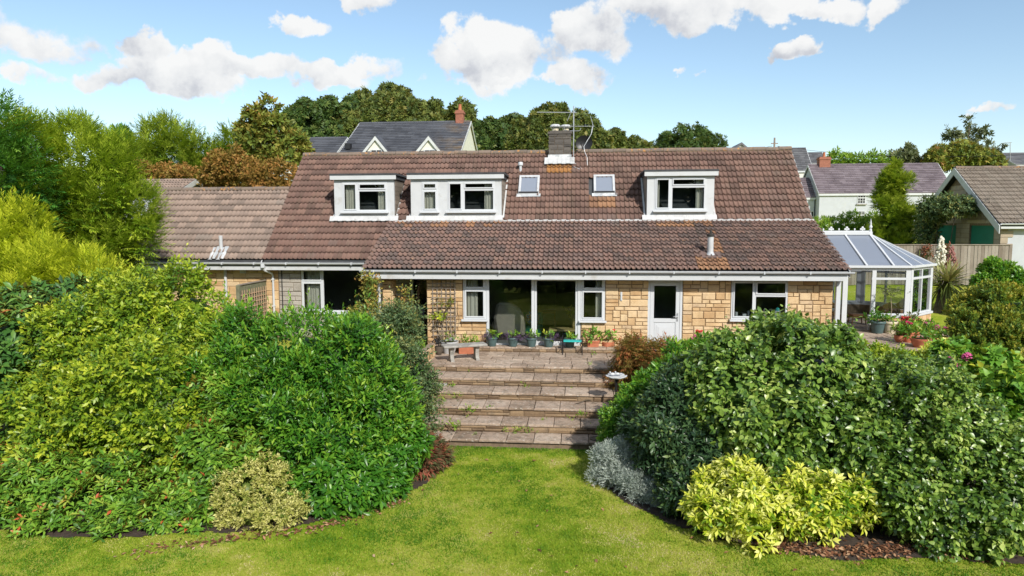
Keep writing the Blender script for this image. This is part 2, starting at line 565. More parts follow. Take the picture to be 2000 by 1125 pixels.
def stonemat(name, stops, dark=(.10, .065, .04)):
    m, k = newmat(name)
    g = k.n('ShaderNodeNewGeometry'); p = g.outputs['Position']
    oi = k.n('ShaderNodeObjectInfo')
    a = k.n('ShaderNodeAttribute', attribute_name='tint')
    rn = k.m('FRACT', k.m('ADD', oi.outputs['Random'], a.outputs['Fac']))
    n = k.noise(p, 2.2, 3)
    v = k.m('ADD', k.m('MULTIPLY', n, .55), k.m('MULTIPLY', rn, .45))
    c = k.ramp(v, stops)
    f = k.noise(p, 24, 6, .65)
    c = k.mix(k.m('MULTIPLY', k.ramp(f, [(.48, 0.), (.75, 1.)]), .4), c, dark)
    finish(k, c, .9, .25, k.noise(p, 34, 7, .7), .7, .018)
    return m


M['stone'] = stonemat('honey_stone', [(.22, (.46, .285, .14)), (.45, (.60, .42, .23)), (.62, (.67, .50, .30)), (.8, (.53, .39, .25))], dark=(.33, .19, .09))
M['greystone'] = stonemat('grey_stone', [(.25, (.31, .28, .24)), (.5, (.42, .385, .335)), (.75, (.36, .33, .29))], dark=(.18, .16, .14))
M['oldstone'] = stonemat('mossy_riser_stone', [(.25, (.14, .095, .06)), (.45, (.24, .165, .10)), (.62, (.32, .225, .135)), (.8, (.17, .13, .09))], dark=(.05, .045, .03))
M['chimstone'] = stonemat('sooty_chimney_stone', [(.25, (.075, .068, .062)), (.5, (.135, .12, .105)), (.8, (.10, .09, .082))], dark=(.03, .028, .026))
M['buffstone'] = stonemat('buff_block', [(.25, (.33, .265, .19)), (.5, (.44, .36, .27)), (.8, (.37, .31, .24))], dark=(.2, .16, .12))


M['fencewood'] = stonemat('grey_fence_board', [(.25, (.19, .155, .125)), (.5, (.275, .235, .195)), (.75, (.34, .30, .255))], dark=(.12, .10, .08))


def slabmat():
    m, k = newmat('lichen_paving_slab')
    g = k.n('ShaderNodeNewGeometry'); p = g.outputs['Position']
    oi = k.n('ShaderNodeObjectInfo')
    n = k.noise(p, 1.3, 4)
    v = k.m('ADD', k.m('MULTIPLY', n, .7), k.m('MULTIPLY', oi.outputs['Random'], .3))
    c = k.ramp(v, [(.3, (.26, .19, .14)), (.5, (.39, .295, .225)), (.7, (.46, .365, .285))])
    f = k.noise(p, 6, 6, .75)
    c = k.mix(k.m('MULTIPLY', k.ramp(f, [(.47, 0.), (.62, 1.)]), .6), c, (.12, .10, .075))
    w = k.noise(p, 17, 5, .7)
    c = k.mix(k.m('MULTIPLY', k.ramp(w, [(.56, 0.), (.64, 1.)]), .75), c, (.55, .50, .43))
    finish(k, c, .92, .2, k.noise(p, 40, 6, .7), .6, .012)
    return m


M['slab'] = slabmat()


def lawnmat():
    m, k = newmat('lawn_turf')
    g = k.n('ShaderNodeNewGeometry'); p = g.outputs['Position']
    n = k.noise(p, .55, 5, .6)
    n2 = k.noise(p, 5, 5, .65)
    v = k.m('ADD', k.m('MULTIPLY', n, .75), k.m('MULTIPLY', n2, .25))
    c = k.ramp(v, [(.28, (.11, .19, .012)), (.42, (.23, .305, .022)), (.54, (.34, .37, .05)), (.72, (.45, .41, .14))])
    finish(k, c, .95, .1, k.noise(p, 60, 6, .7), .8, .03)
    return m


M['lawn'] = lawnmat()


def blademat():
    m, k = newmat('grass_blade')
    a = k.n('ShaderNodeAttribute', attribute_name='tint')
    c = k.ramp(a.outputs['Fac'], [(.0, (.08, .20, .008)), (.3, (.19, .32, .016)), (.55, (.34, .41, .04)), (.8, (.50, .46, .13)), (1., (.60, .50, .30))])
    def ex(p):
        t = k.n('ShaderNodeBsdfTranslucent', i_Color=c)
        return k.n('ShaderNodeMixShader', i_0=.3, i_1=p.outputs[0], i_2=t.outputs[0]).outputs[0]
    finish(k, c, .6, .25, extra=ex)
    return m


M['blade'] = blademat()

# ------------------------------------------------------------------ ground
def sm(a, b, x):
    t = np.clip((np.asarray(x, float) - a) / (b - a), 0, 1)
    return t * t * (3 - 2 * t)


def ground_z(x, y):
    x = np.asarray(x, float); y = np.asarray(y, float)
    z = -1.03 - 0.018 * (14.6 - np.minimum(y, 14.6))
    z = z + sm(14.7, 18.2, y) * 0.93                         # banks beside the steps, up to the terrace
    steps = sm(-5.4, -4.9, x) * (1 - sm(1.5, 1.9, x)) * sm(14.3, 14.7, y) * (1 - sm(18.6, 19.2, y))
    z = z - 0.5 * steps
    far = sm(25.5, 34, y) * .98 * sm(8, 14, x) + sm(25.5, 36, y) * .9 * (1 - sm(8, 14, x)) * sm(29.5, 36, y)
    z = z + far + sm(34, 75, y) * (1.4 + 3.2 * (1 - sm(-2, 20, x))) + sm(75, 150, y) * 3.0
    z = z + sm(150, 600, y) * 6
    z = z + (1 - sm(-40, -6, y)) * -2.0
    return z


xs = np.concatenate([np.linspace(-420, -45, 14), np.linspace(-40, -16, 13), np.linspace(-15, 24, 131), np.linspace(26, 60, 12), np.linspace(70, 420, 14)])
ys = np.concatenate([np.linspace(-260, -30, 10), np.linspace(-25, 4, 12), np.linspace(5, 40, 141), np.linspace(42, 90, 25), np.linspace(100, 900, 25)])
GX, GY = np.meshgrid(xs, ys)
GV = np.stack([GX, GY, ground_z(GX, GY)], -1).reshape(-1, 3)
nx = len(xs); idx = np.arange(len(GV)).reshape(len(ys), nx)
q = np.stack([idx[:-1, :-1], idx[:-1, 1:], idx[1:, 1:], idx[1:, :-1]], -1).reshape(-1, 4)
o = bpy.data.objects.new('lawn', np_mesh('lawn', GV, q.ravel(), np.arange(len(q)) * 4, np.full(len(q), 4), [M['lawn']], smooth=True))
put(o, kind='structure')


def in_poly(X, Y, poly):
    c = np.zeros(np.shape(X), bool)
    n = len(poly)
    for i in range(n):
        x1, y1 = poly[i][:2]; x2, y2 = poly[(i + 1) % n][:2]
        hit = ((y1 > Y) != (y2 > Y)) & (X < (x2 - x1) * (Y - y1) / (y2 - y1 + 1e-12) + x1)
        c ^= hit
    return c


def ground_at(px, py):
    z = -1.08
    for _ in range(12):
        P = atz(px, py, z); z = float(ground_z(P[0], P[1]))
    return P


def wob(poly, n=6, amp=.05, seed=0):
    r = random.Random(seed); out = []
    for i in range(len(poly)):
        a = np.array(poly[i][:2]); b = np.array(poly[(i + 1) % len(poly)][:2])
        for j in range(n):
            p = a + (b - a) * j / n
            out.append((p[0] + r.uniform(-amp, amp), p[1] + r.uniform(-amp, amp)))
    return out


LBED = [ground_at(*p) for p in [(-420, 1000), (0, 1034), (110, 1050), (250, 1050), (385, 1040), (450, 1042), (590, 1028), (700, 994), (790, 966), (835, 945), (858, 912)]]
LBED = [tuple(p[:2]) for p in LBED] + [(-3.3, 14.58), (-4.6, 14.6), (-4.75, 17.5), (-4.75, 19.5), (-16, 20.5), (-16, 11)]
RBED = [ground_at(*p) for p in [(1163, 880), (1162, 935), (1203, 970), (1300, 1022), (1400, 1052), (1480, 1068), (1560, 1080), (1660, 1098), (1740, 1090), (1850, 1088), (1960, 1104), (2250, 1130)]]
RBED = [(1.55, 18.3), (1.5, 14.6), (.5, 14.58)] + [tuple(p[:2]) for p in RBED] + [(11.5, 11), (12.3, 15), (12.6, 18.6), (8, 18.4), (4, 18.4)]
LB = wob(LBED, 6, .05, 1); RB = wob(RBED, 6, .05, 2)


def sheet(name, poly, m, lift=.012, cell=.22, kind='structure'):
    P = np.array(poly); x0, y0 = P.min(0); x1, y1 = P.max(0)
    gx = np.arange(x0, x1 + cell, cell); gy = np.arange(y0, y1 + cell, cell)
    bm = bmesh.new()
    vs = {}
    def V(i, j):
        if (i, j) not in vs:
            vs[(i, j)] = bm.verts.new((gx[i], gy[j], float(ground_z(gx[i], gy[j])) + lift))
        return vs[(i, j)]
    cx, cy = np.meshgrid((gx[:-1] + gx[1:]) / 2, (gy[:-1] + gy[1:]) / 2, indexing='ij')
    ins = in_poly(cx, cy, poly)
    for i in range(len(gx) - 1):
        for j in range(len(gy) - 1):
            if ins[i, j]: bm.faces.new((V(i, j), V(i + 1, j), V(i + 1, j + 1), V(i, j + 1)))
    me = bpy.data.meshes.new(name); bm.to_mesh(me); bm.free()
    me.materials.append(m)
    return put(bpy.data.objects.new(name, me), kind=kind)


sheet('flower_bed', LB, M['soil'], .012, .06)
sheet('flower_bed', RB, M['soil'], .012, .06)


def grass(name, x0, x1, y0, y1, n, hold, hmax, seed, front=True):
    r = np.random.default_rng(seed)
    X = r.uniform(x0, x1, n); Y = r.uniform(y0, y1, n)
    keep = hold(X, Y)
    X = X[keep]; Y = Y[keep]; Z = ground_z(X, Y)
    n = len(X)
    P = np.stack([X, Y, Z], 1)
    t = fbm(P * [1, 1, 0], .55, 3, 4) * .95 + (fbm(P * [1, 1, 0], 4.5, 9, 2) - .5) * .55
    t = (t - .36) * 2.1 + r.normal(0, .19, n)
    if front:                               # pale thin patches below the steps, yellower in the sun-baked middle
        t = t * .8 + .16 + .18 * np.exp(-(((X + .9) / 1.3) ** 2 + ((Y - 11.6) / 2.2) ** 2))
        for (a, b, s) in ((-1.95, 13.5, .35), (-1.1, 13.9, .28), (-.3, 13.55, .4), (.15, 13.9, .3), (.35, 13.3, .25), (-2.6, 13.4, .25), (-1.5, 12.6, .25)):
            t += .38 * np.exp(-((X - a) ** 2 + ((Y - b) * 1.4) ** 2) / s ** 2)
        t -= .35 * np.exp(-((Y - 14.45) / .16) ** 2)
    t = np.clip(t, 0, 1)
    h = hmax * r.uniform(.45, 1, n) * (1 - .45 * t)
    a = r.uniform(0, 2 * math.pi, n); w = r.uniform(.005, .012, n)
    ca = np.stack([np.cos(a), np.sin(a), np.zeros(n)], 1) * w[:, None]
    lean = np.stack([r.normal(0, .5, n), r.normal(0, .5, n), np.ones(n)], 1) * h[:, None]
    V = np.stack([P - ca, P + ca, P + lean], 1).reshape(-1, 3)
    V[:, 2] -= .003
    me = np_mesh(name, V, np.arange(3 * n), np.arange(n) * 3, np.full(n, 3), [M['blade']], np.repeat(t, 3))
    return put(bpy.data.objects.new(name, me), kind='stuff', label='short green and straw yellow grass of the lawn', cat='grass')


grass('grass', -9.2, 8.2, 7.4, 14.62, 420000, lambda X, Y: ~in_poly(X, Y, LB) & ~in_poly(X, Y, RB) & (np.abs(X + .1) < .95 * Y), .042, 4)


# ------------------------------------------------------------------ terrace, steps, retaining walls
def rough_slab(bm_name, w, d, h, seed):
    r = random.Random(seed)
    mb = MB()
    e = .008
    def j(): return r.uniform(-e, e)
    x, y = w / 2, d / 2
    c = .012
    top = [(-x + c + j(), -y + c + j(), h + j() * .4), (0, -y + c + j(), h + j() * .4), (x - c + j(), -y + c + j(), h + j() * .4), (x - c + j(), y - c, h + j() * .4), (0, y - c, h + j() * .5), (-x + c + j(), y - c, h + j() * .4)]
    mid = [(-x, -y + j(), h - .014), (0, -y + j(), h - .014), (x, -y + j(), h - .014), (x, y, h - .014), (0, y, h - .014), (-x, y, h - .014)]
    bot = [(p[0], p[1], 0) for p in mid]
    mb.add(top + mid + bot, [(0, 1, 4, 5), (1, 2, 3, 4)] + [(6 + i, 6 + (i + 1) % 6, (i + 1) % 6, i) for i in range(6)] + [(12 + i, 12 + (i + 1) % 6, 6 + (i + 1) % 6, 6 + i) for i in range(6)])
    me = bpy.data.meshes.new(bm_name)
    me.from_pydata(mb.v, [], mb.f); me.materials.append(M['slab'])
    return me


def unit_stone(seed, m, name='stone', proud=.03, nx=5, nz=4):
    """A rough-faced block: 1 x 1 in x, z, front face bulging towards -y."""
    r = random.Random(seed); v = []; f = []
    for j in range(nz):
        for i in range(nx):
            u, w = i / (nx - 1), j / (nz - 1)
            if nx > 3: u = (0, .05, .95, 1)[i] if nx == 4 else (0, .05, .5, .95, 1)[i]
            if nz > 3: w = (0, .10, .90, 1)[j]
            edge = i in (0, nx - 1) or j in (0, nz - 1)
            y = -.012 if edge else -.012 - proud * r.uniform(.3, 1.0)
            du = 0 if edge else r.uniform(-.025, .025)
            v.append((u - .5 + du, y, w - .5 + (0 if edge else r.uniform(-.03, .03))))
    for j in range(nz - 1):
        for i in range(nx - 1):
            f.append((j * nx + i, j * nx + i + 1, (j + 1) * nx + i + 1, (j + 1) * nx + i))
    # sides
    rim = [i for i in range(nx)] + [j * nx + nx - 1 for j in range(1, nz)] + [(nz - 1) * nx + i for i in range(nx - 2, -1, -1)] + [j * nx for j in range(nz - 2, 0, -1)]
    o = len(v)
    for i in rim: v.append((v[i][0], .05, v[i][2]))
    n = len(rim)
    for i in range(n): f.append((rim[(i + 1) % n], rim[i], o + i, o + (i + 1) % n))
    me = bpy.data.meshes.new(name); me.from_pydata(v, [], f); me.materials.append(m)
    return me


STONES = {k: [unit_stone(100 * i + s, M[k], proud=p, nx=a, nz=b) for s in range(14)] for i, (k, p, a, b) in enumerate((('stone', .030, 5, 4), ('greystone', .022, 4, 4), ('oldstone', .03, 4, 3), ('chimstone', .02, 4, 3), ('buffstone', .008, 3, 3)))}


def lay_blocks(u0_, u1_, z0, z1, holes, seed, mod=.095, wu=(.22, .46), tall=.38, cu=.055):
    """Squared rubble pattern: returns (u, z, w, h) blocks filling a rectangle around its holes."""
    r = random.Random(seed)
    nu = max(1, round((u1_ - u0_) / cu)); nz = max(1, round((z1 - z0) / mod))
    cu = (u1_ - u0_) / nu; mod = (z1 - z0) / nz
    occ = [[False] * nu for _ in range(nz)]
    for j in range(nz):
        for i in range(nu):
            a, b = u0_ + (i + .5) * cu, z0 + (j + .5) * mod
            if any(h[0] < a < h[1] and h[2] < b < h[3] for h in holes): occ[j][i] = True
    out = []
    for j in range(nz):
        i = 0
        while i < nu:
            if occ[j][i]: i += 1; continue
            run = 0
            while i + run < nu and not occ[j][i + run]: run += 1
            want = max(2, round(r.uniform(*wu) / cu))
            w = min(run, want)
            if run - w < 3: w = run if run < want * 1.5 else run // 2
            hgt = 2 if (r.random() < tall and j + 1 < nz and all(not occ[j + 1][i + q] for q in range(w))) else 1
            for a in range(hgt):
                for q in range(w): occ[j + a][i + q] = True
            out.append((u0_ + (i + w / 2) * cu, z0 + (j + hgt / 2) * mod, w * cu, hgt * mod))
            i += w
    return out


def stone_face(parent, blocks, origin, udir, kind, gap=.014, name='stone', seed=0, deep=1.0):
    """Lay stone parts on a vertical face: origin + u * udir, facing to the right-hand side's outside."""
    r = random.Random(seed)
    ang = math.atan2(udir[1], udir[0])
    base = wl(parent)
    for (u, z, w, h) in blocks:
        o = bpy.data.objects.new(name, STONES[kind][r.randrange(14)])
        o.location = Vector((origin[0] + udir[0] * u, origin[1] + udir[1] * u, z)) - Vector(base)
        fl = r.random() < .5
        o.rotation_euler = (0, 0, ang)
        o.scale = (w - gap, deep * r.uniform(.8, 1.15), h - gap)
        put(o, parent)


SLABS = {}


def lay_slab(parent, x, y, z, w, d, h=.05, rz=0, name='paving_slab'):
    key = (round(w, 2), round(d, 2), round(h, 3), rnd.randrange(4))
    if key not in SLABS: SLABS[key] = rough_slab(name, w - .012, d - .012, h, hash(key) & 1023)
    o = bpy.data.objects.new(name, SLABS[key])
    o.location = (x + rnd.uniform(-.003, .003), y, z - h + rnd.uniform(-.004, .003))
    o.rotation_euler = (rnd.uniform(-.004, .004), rnd.uniform(-.004, .004), rz + rnd.uniform(-.004, .004))
    return put(o, parent)


# steps: (front edge y, back y, top z)
STEP = [(14.62, 15.23, -.97), (15.18, 15.83, -.77), (15.77, 16.50, -.55), (16.44, 17.18, -.36), (17.13, 17.93, -.17)]
SX0, SX1 = -4.75, 1.42
steps = MB()
for k, (a, b, z) in enumerate(STEP):
    steps.box(SX0, SX1, a + .06, b + .02, -1.5, z - .052, .5)
steps = steps.build('garden_steps', M['mortar'], kind='structure')
for k, (a, b, z) in enumerate(STEP):
    x1 = SX1 if k else .62
    w = .607 if k < 3 else .60
    off = [-.12, -.30, -.18, -.02, -.24][k]
    x = SX0 + off - .3
    while x < x1 - .05:
        l = max(x, SX0); rr = min(x + w, x1)
        if rr - l > .12: lay_slab(steps, (l + rr) / 2, (a + b) / 2, z, rr - l, b - a)
        x += w
    zt = (STEP[k + 1][2] if k < 4 else 0) - .052
    stone_face(steps, lay_blocks(SX0, SX1, z, zt, [], 40 + k, mod=.075, wu=(.25, .6), tall=.35), (0, b - .0, 0), (1, 0), 'oldstone', .01, seed=k)
pt = MB().box(SX0, 1.42, 17.96, 19.95, -.9, -.055).box(-8.6, SX0 - .003, 18.2, 20.28, -.9, -.055).box(1.423, 12.4, 18.2, 20.28, -.9, -.055).box(7.66, 16.6, 20.283, 26.2, -.9, -.055)
patio = pt.build('patio', M['mortar'], kind='structure')
ROWS = [(17.90, 18.32), (18.32, 18.80), (18.80, 19.28), (19.28, 19.98)]
for k, (a, b) in enumerate(ROWS):
    x = SX0 - .3 - k * .17
    while x < 1.9:
        w = rnd.choice((.45, .6, .6, .75))
        l = max(x, SX0 if k == 0 else SX0 - 1.2); rr = min(x + w, 1.42 if k == 0 else 2.2)
        if rr - l > .12: lay_slab(patio, (l + rr) / 2, (a + b) / 2, 0, rr - l, b - a)
        x += w
for k in range(13):                         # the flagged terrace by the conservatory
    y = 18.6 + k * .58
    x = 2.3 + (k % 3) * .1 if k < 3 else 7.75 + (k % 3) * .2
    if k < 3: pass
    while x < 16.4 - max(0, k - 10) * .3:
        w = rnd.choice((.58, .58, .87))
        lay_slab(patio, x + w / 2, y, .0, w, .58)
        x += w
# plinth along the patio doors
pl = MB().box(-4.5, 2.0, 19.93, 20.27, -.1, .095)
plinth = pl.build('plinth', M['mortar'], kind='structure')
x = -4.5
while x < 1.95:
    w = min(rnd.choice((.6, .6, .75)), 2.0 - x)
    lay_slab(plinth, x + w / 2, 20.10, .15, w, .40, .05); x += w
stone_face(plinth, lay_blocks(-4.5, 2.0, .0, .097, [], 77, mod=.1, wu=(.2, .4), tall=0), (0, 19.93, 0), (1, 0), 'oldstone', .012, seed=3)

# retaining wall to the right of the steps
rw = thing('retaining_wall', 'mossy stone retaining wall at the right hand end of the garden steps', 'garden wall', (1.6, 16.6, -.9))
MB().box(1.47, 2.05, 15.05, 18.3, -1.2, -.03).build('core', M['mortar'], rw)
MB().box(2.053, 4.4, 17.6, 18.3, -1.2, -.03).build('core', M['mortar'], rw)
stone_face(rw, lay_blocks(-18.3, -15.05, -1.0, -.03, [], 51, mod=.11), (1.465, 0, 0), (0, -1), 'oldstone', seed=8)
stone_face(rw, lay_blocks(1.47, 2.05, -1.0, -.03, [], 52, mod=.11), (0, 15.045, 0), (1, 0), 'oldstone', seed=9)
stone_face(rw, lay_blocks(2.06, 4.4, -1.0, -.03, [], 53, mod=.11), (0, 17.595, 0), (1, 0), 'oldstone', seed=10)
for y in np.arange(15.0, 18.2, .55): lay_slab(rw, 1.76, y + .27, .03, .62, .55, .055).location -= Vector(wl(rw))
# raised planter left of the patio
pb = thing('stone_planter', 'low raised stone planter at the left edge of the patio', 'planter', (-4.4, 18.5, 0))
PX0, PX1, PY0, PY1, PZ = -4.95, -4.05, 17.95, 19.15, .36
MB().box(PX0 + .02, PX1 - .02, PY0 + .02, PY1 - .02, -.4, PZ - .08).build('core', M['mortar'], pb)
stone_face(pb, lay_blocks(PX0, PX1, -.2, PZ, [], 61, mod=.11), (0, PY0 + .02, 0), (1, 0), 'stone', seed=4)
stone_face(pb, lay_blocks(PY0, PY1, -.2, PZ, [], 62, mod=.11), (PX1 - .02, 0, 0), (0, 1), 'stone', seed=5)
MB().box(PX0 + .1, PX1 - .1, PY0 + .1, PY1 - .1, PZ - .07, PZ - .03).build('soil', M['soil'], pb)
for s, (x, y, w, d) in enumerate(((-4.95 + .07, 18.55, .16, 1.2), (-4.05 - .07, 18.55, .16, 1.2))): lay_slab(pb, x, y, PZ + .03, w, d, .05).location -= Vector(wl(pb))

# ------------------------------------------------------------------ the house
YW, YM = 20.3, 22.1                          # front wall of the extension, main wall behind
ZE, YE, ZJ, YJ = 2.47, 19.84, 3.88, 22.96    # lean-to: eaves and head
YR, ZR = 25.49, 6.41                         # main ridge
XL, XR = -10.35, 7.58                        # main gables
house = thing('bungalow', 'large stone bungalow with brown tiled roof and three white box dormers', 'house', (-1.4, 22.9, 0))


def part(mb, name, m, parent=house, **kw):
    return mb.build(name, m, parent, **kw)


# walls (mortar behind the stones)
def wall_box(mb, x0, x1, y0, y1, z0, z1, holes):
    """a wall slab with openings, cut into vertical strips"""
    cuts = sorted({x0, x1} | {h[0] for h in holes} | {h[1] for h in holes})
    for a, b in zip(cuts[:-1], cuts[1:]):
        hs = sorted([(h[2], h[3]) for h in holes if h[0] <= a + 1e-6 and h[1] >= b - 1e-6])
        z = z0
        for (p, q_) in hs:
            if p > z: mb.box(a, b, y0, y1, z, p)
            z = max(z, q_)
        if z < z1: mb.box(a, b, y0, y1, z, z1)


FH = [(-3.40, -2.70, .92, 2.22), (-2.70, .13, .10, 2.22), (.13, .85, .92, 2.22), (2.10, 3.10, .0, 2.15), (4.50, 6.10, 1.0, 2.15)]
fw = MB(); wall_box(fw, -4.52, 7.34, YW, YW + .28, -.3, 2.55, FH)
front_wall = part(fw, 'front_wall', M['mortar'])
stone_face(front_wall, lay_blocks(-4.52, 7.34, 0, 2.45, [(h[0], h[1], h[2] - .02, h[3] + .01) for h in FH], 7, mod=.112), (0, YW, 0), (1, 0), 'stone', .016, seed=1)
part(MB().box(7.06, 7.34, YW + .283, 29.2, -.3, 2.5).box(-4.52, -4.24, YW + .283, YM + .6, -.3, 2.5), 'side_wall', M['mortar'])
sw = MB(); sw.prism([(21.7, 2.5), (29.3, 2.5), (25.5, 6.2)], 'x', 7.10, 7.32); part(sw, 'gable_wall', M['buffstone'])
sw = MB(); sw.prism([(21.7, 2.5), (29.3, 2.5), (25.5, 6.2)], 'x', -10.2, -9.98); part(sw, 'gable_wall', M['buffstone'])
# porch pier and recessed porch wall
pier = part(MB().box(-5.90, -5.62, YW + .02, YW + .5, -.3, 2.5), 'porch_pier', M['mortar'])
stone_face(pier, lay_blocks(-5.9, -5.62, 0, 2.45, [], 9, mod=.12, wu=(.28, .3)), (0, YW + .02, 0), (1, 0), 'stone', .016, seed=2)
stone_face(pier, lay_blocks(YW + .02, YW + .5, 0, 2.45, [], 9, mod=.12, wu=(.25, .3)), (-5.62, 0, 0), (0, 1), 'stone', .016, seed=2)
MH = [(-9.20, -6.55, .85, 2.32), (-14.5, -13.85, 1.2, 2.30), (-5.45, -4.72, .1, 2.2)]
mw = MB(); wall_box(mw, -15.2, -4.524, YM, YM + .28, -.3, 2.52, MH)
main_wall = part(mw, 'main_wall', M['mortar'])
stone_face(main_wall, lay_blocks(-9.98, -4.6, 0, 2.45, [(h[0] - .02, h[1] + .02, h[2] - .02, h[3] + .01) for h in MH], 17, mod=.15, wu=(.3, .6), tall=.3), (0, YM, 0), (1, 0), 'greystone', .014, seed=6)
stone_face(main_wall, lay_blocks(-15.2, -10.0, .8, 2.45, [(h[0], h[1], h[2], h[3]) for h in MH], 18, mod=.15, wu=(.4, .7), tall=.2), (0, YM, 0), (1, 0), 'stone', .012, seed=6, deep=.5)
part(MB().box(-15.2, 7.0, 29.0, 29.3, -.3, 2.5), 'rear_wall', M['buffstone'])
part(MB().box(-15.2, -14.92, YM + .283, 26.3, -.3, 2.5), 'side_wall', M['buffstone'])
sw = MB(); sw.prism([(21.9, 2.5), (26.4, 2.5), (24.15, 4.95)], 'x', -15.2, -14.95); part(sw, 'gable_wall', M['buffstone'])


# roofs
def tile_mesh(w, l, m, seed, rolls=2, name='roof_tile'):
    """double-roman tile, x across, y up the slope, lower end at y = 0 with a thick nib"""
    n = 8 * rolls + 1
    prof = []
    for i in range(n):
        u = i / (n - 1) * rolls
        fr = u - math.floor(u) if i < n - 1 else 1.0
        h = 0.004 if fr > .5 else .052 * math.sin(math.pi * min(1, (fr / .5) ** .6))
        prof.append((i / (n - 1) * w, max(h, .004)))
    v = []
    for (x, h) in prof: v.append((x, 0, h * 1.25 + .040))
    for (x, h) in prof: v.append((x, l * 1.10, h - .006))
    for (x, h) in prof: v.append((x, .003, h * 1.25 + .022))
    for (x, h) in prof: v.append((x, l * .45, h + .006))
    f = [(i, i + 1, n + i + 1, n + i) for i in range(n - 1)] + [(2 * n + i, 2 * n + i + 1, i + 1, i) for i in range(n - 1)] + [(3 * n + i, 3 * n + i + 1, 2 * n + i + 1, 2 * n + i) for i in range(n - 1)]
    me = bpy.data.meshes.new(name); me.from_pydata(v, [], f); me.materials.append(m)
    a = me.attributes.new('tint', 'FLOAT', 'POINT')
    a.data.foreach_set('value', np.full(len(v), random.Random(seed).random(), np.float32))
    me.polygons.foreach_set('use_smooth', np.array([True] * (n - 1) + [False] * (2 * n - 2)))
    return me


def tile_roof(parent, meshes, x0, x1, y0, z0, y1, z1, w, gauge, keep, nparts=300, flip=False, near=None, special=None):
    """Courses of tiles on the plane through (y0,z0) eaves and (y1,z1) head. The first nparts (nearest) as parts, the rest joined."""
    sl = math.hypot(y1 - y0, z1 - z0); pitch = math.atan2(z1 - z0, y1 - y0)
    rows = max(1, round(sl / gauge)); g = sl / rows
    cols = max(1, round((x1 - x0) / w)); ww = (x1 - x0) / cols
    T = []
    for r_ in range(rows):
        for c in range(cols):
            s = r_ * g
            x, y, z = x0 + c * ww, y0 + s * math.cos(pitch), z0 + s * math.sin(pitch)
            if keep(x + ww / 2, y + g * .5 * math.cos(pitch), z): T.append((x, y, z))
    T.sort(key=lambda p: (p[0] - 0) ** 2 * .3 + p[1] ** 2)
    base = wl(parent)
    R = np.array(Matrix.Rotation(pitch, 3, 'X'))
    rest = {}
    for i, (x, y, z) in enumerate(T):
        sp = special(x + ww / 2, y) if special else None
        ms = sp or meshes
        me = ms[rnd.randrange(len(ms))]
        jz = rnd.uniform(-.004, .005)
        if i < nparts:
            o = bpy.data.objects.new('roof_tile', me)
            o.location = Vector((x, y, z + jz)) - Vector(base)
            o.rotation_euler = (pitch + rnd.uniform(-.01, .01), 0, rnd.uniform(-.006, .006))
            put(o, parent)
        else:
            rest.setdefault(me.name, (me, []))[1].append((x, y, z + jz))
    byM = {}
    for me, ps in rest.values(): byM.setdefault(me.materials[0].name, []).append((me, ps))
    for mn, lst in byM.items():
        VV, LL, TT, TI = [], [], [], []; off = 0
        for me, ps in lst:
            nv = len(me.vertices); co = np.zeros(nv * 3, np.float32); me.vertices.foreach_get('co', co); co = co.reshape(-1, 3) @ R.T
            li = np.zeros(len(me.loops), np.int32); me.loops.foreach_get('vertex_index', li)
            for p in ps:
                VV.append(co + (np.array(p) - base)); LL.append(li + off); TT.append(np.full(len(me.polygons), 4)); TI.append(np.full(nv, rnd.random())); off += nv
        tot = np.concatenate(TT); st = np.concatenate([[0], np.cumsum(tot)[:-1]])
        me = np_mesh('roof_tiles', np.concatenate(VV), np.concatenate(LL), st, tot, [bpy.data.materials[mn]], np.concatenate(TI), smooth=False)
        put(bpy.data.objects.new('roof_tiles', me), parent, kind='stuff')


TM = [tile_mesh(.30, .30, M['tile'], i) for i in range(6)]
TLN = [tile_mesh(.30, .266, M['tile_lean'], 20 + i) for i in range(6)]
TP = [tile_mesh(.30, .30, M['tile_pink'], 40 + i) for i in range(6)]
TO2 = [tile_mesh(.30, .30, M['tile_orange'], 130 + i) for i in range(3)]
TLI = [tile_mesh(.30, .30, M['lichen'], 60 + i) for i in range(2)]
DORM = [(-8.32, -6.18, 'a'), (-5.66, -2.47, 'b'), (2.25, 4.50, 'c')]
SKY_ = [(-2.05, -1.30), (.55, 1.32)]


def slope_deck(x0, x1, y0, z0, y1, z1, t=.07, drop=.03):
    return MB().prism([(y0, z0 - drop), (y1, z1 - drop), (y1, z1 - drop - t), (y0, z0 - drop - t)], 'x', x0, x1)


mr = slope_deck(XL + .06, XR - .06, 21.62, 2.54, YR, ZR)
mr.prism([(YR + .02, ZR - .03), (29.4, 2.5), (29.4, 2.43), (YR + .02, ZR - .1)], 'x', XL + .06, XR - .06)
main_roof = part(mr, 'main_roof', M['felt'])


def keep_main(x, y, z):
    if y < 22.85 and x > -6.30: return False
    for a, b, _ in DORM:
        if a + .1 < x < b - .1 and 23.1 < y < 24.35: return False
    for a, b in SKY_:
        if a < x < b and 23.86 < y < 24.5: return False
    if -1.05 < x < -.2 and y > 25.0: return False
    return True


tile_roof(main_roof, TM, XL, XR, 21.70, 2.62, YR, ZR, .30, .30, keep_main, special=lambda x, y: TLI if (-1.1 < x < -.15 and y > 24.55 and rnd.random() < .8) else (TO2 if (.5 < x < 1.4 and 23.3 < y < 23.75) else None))
tile_roof(main_roof, TM, XL, XR, 29.35, 2.62, YR, ZR, .30, .30, lambda x, y, z: False)
lean = slope_deck(-6.30, XR + .0, YE - .03, ZE - .02, YJ, ZJ)
lean_roof = part(lean, 'lean_to_roof', M['felt'])
TO = [tile_mesh(.30, .266, M['tile_orange'], 120 + i) for i in range(3)]


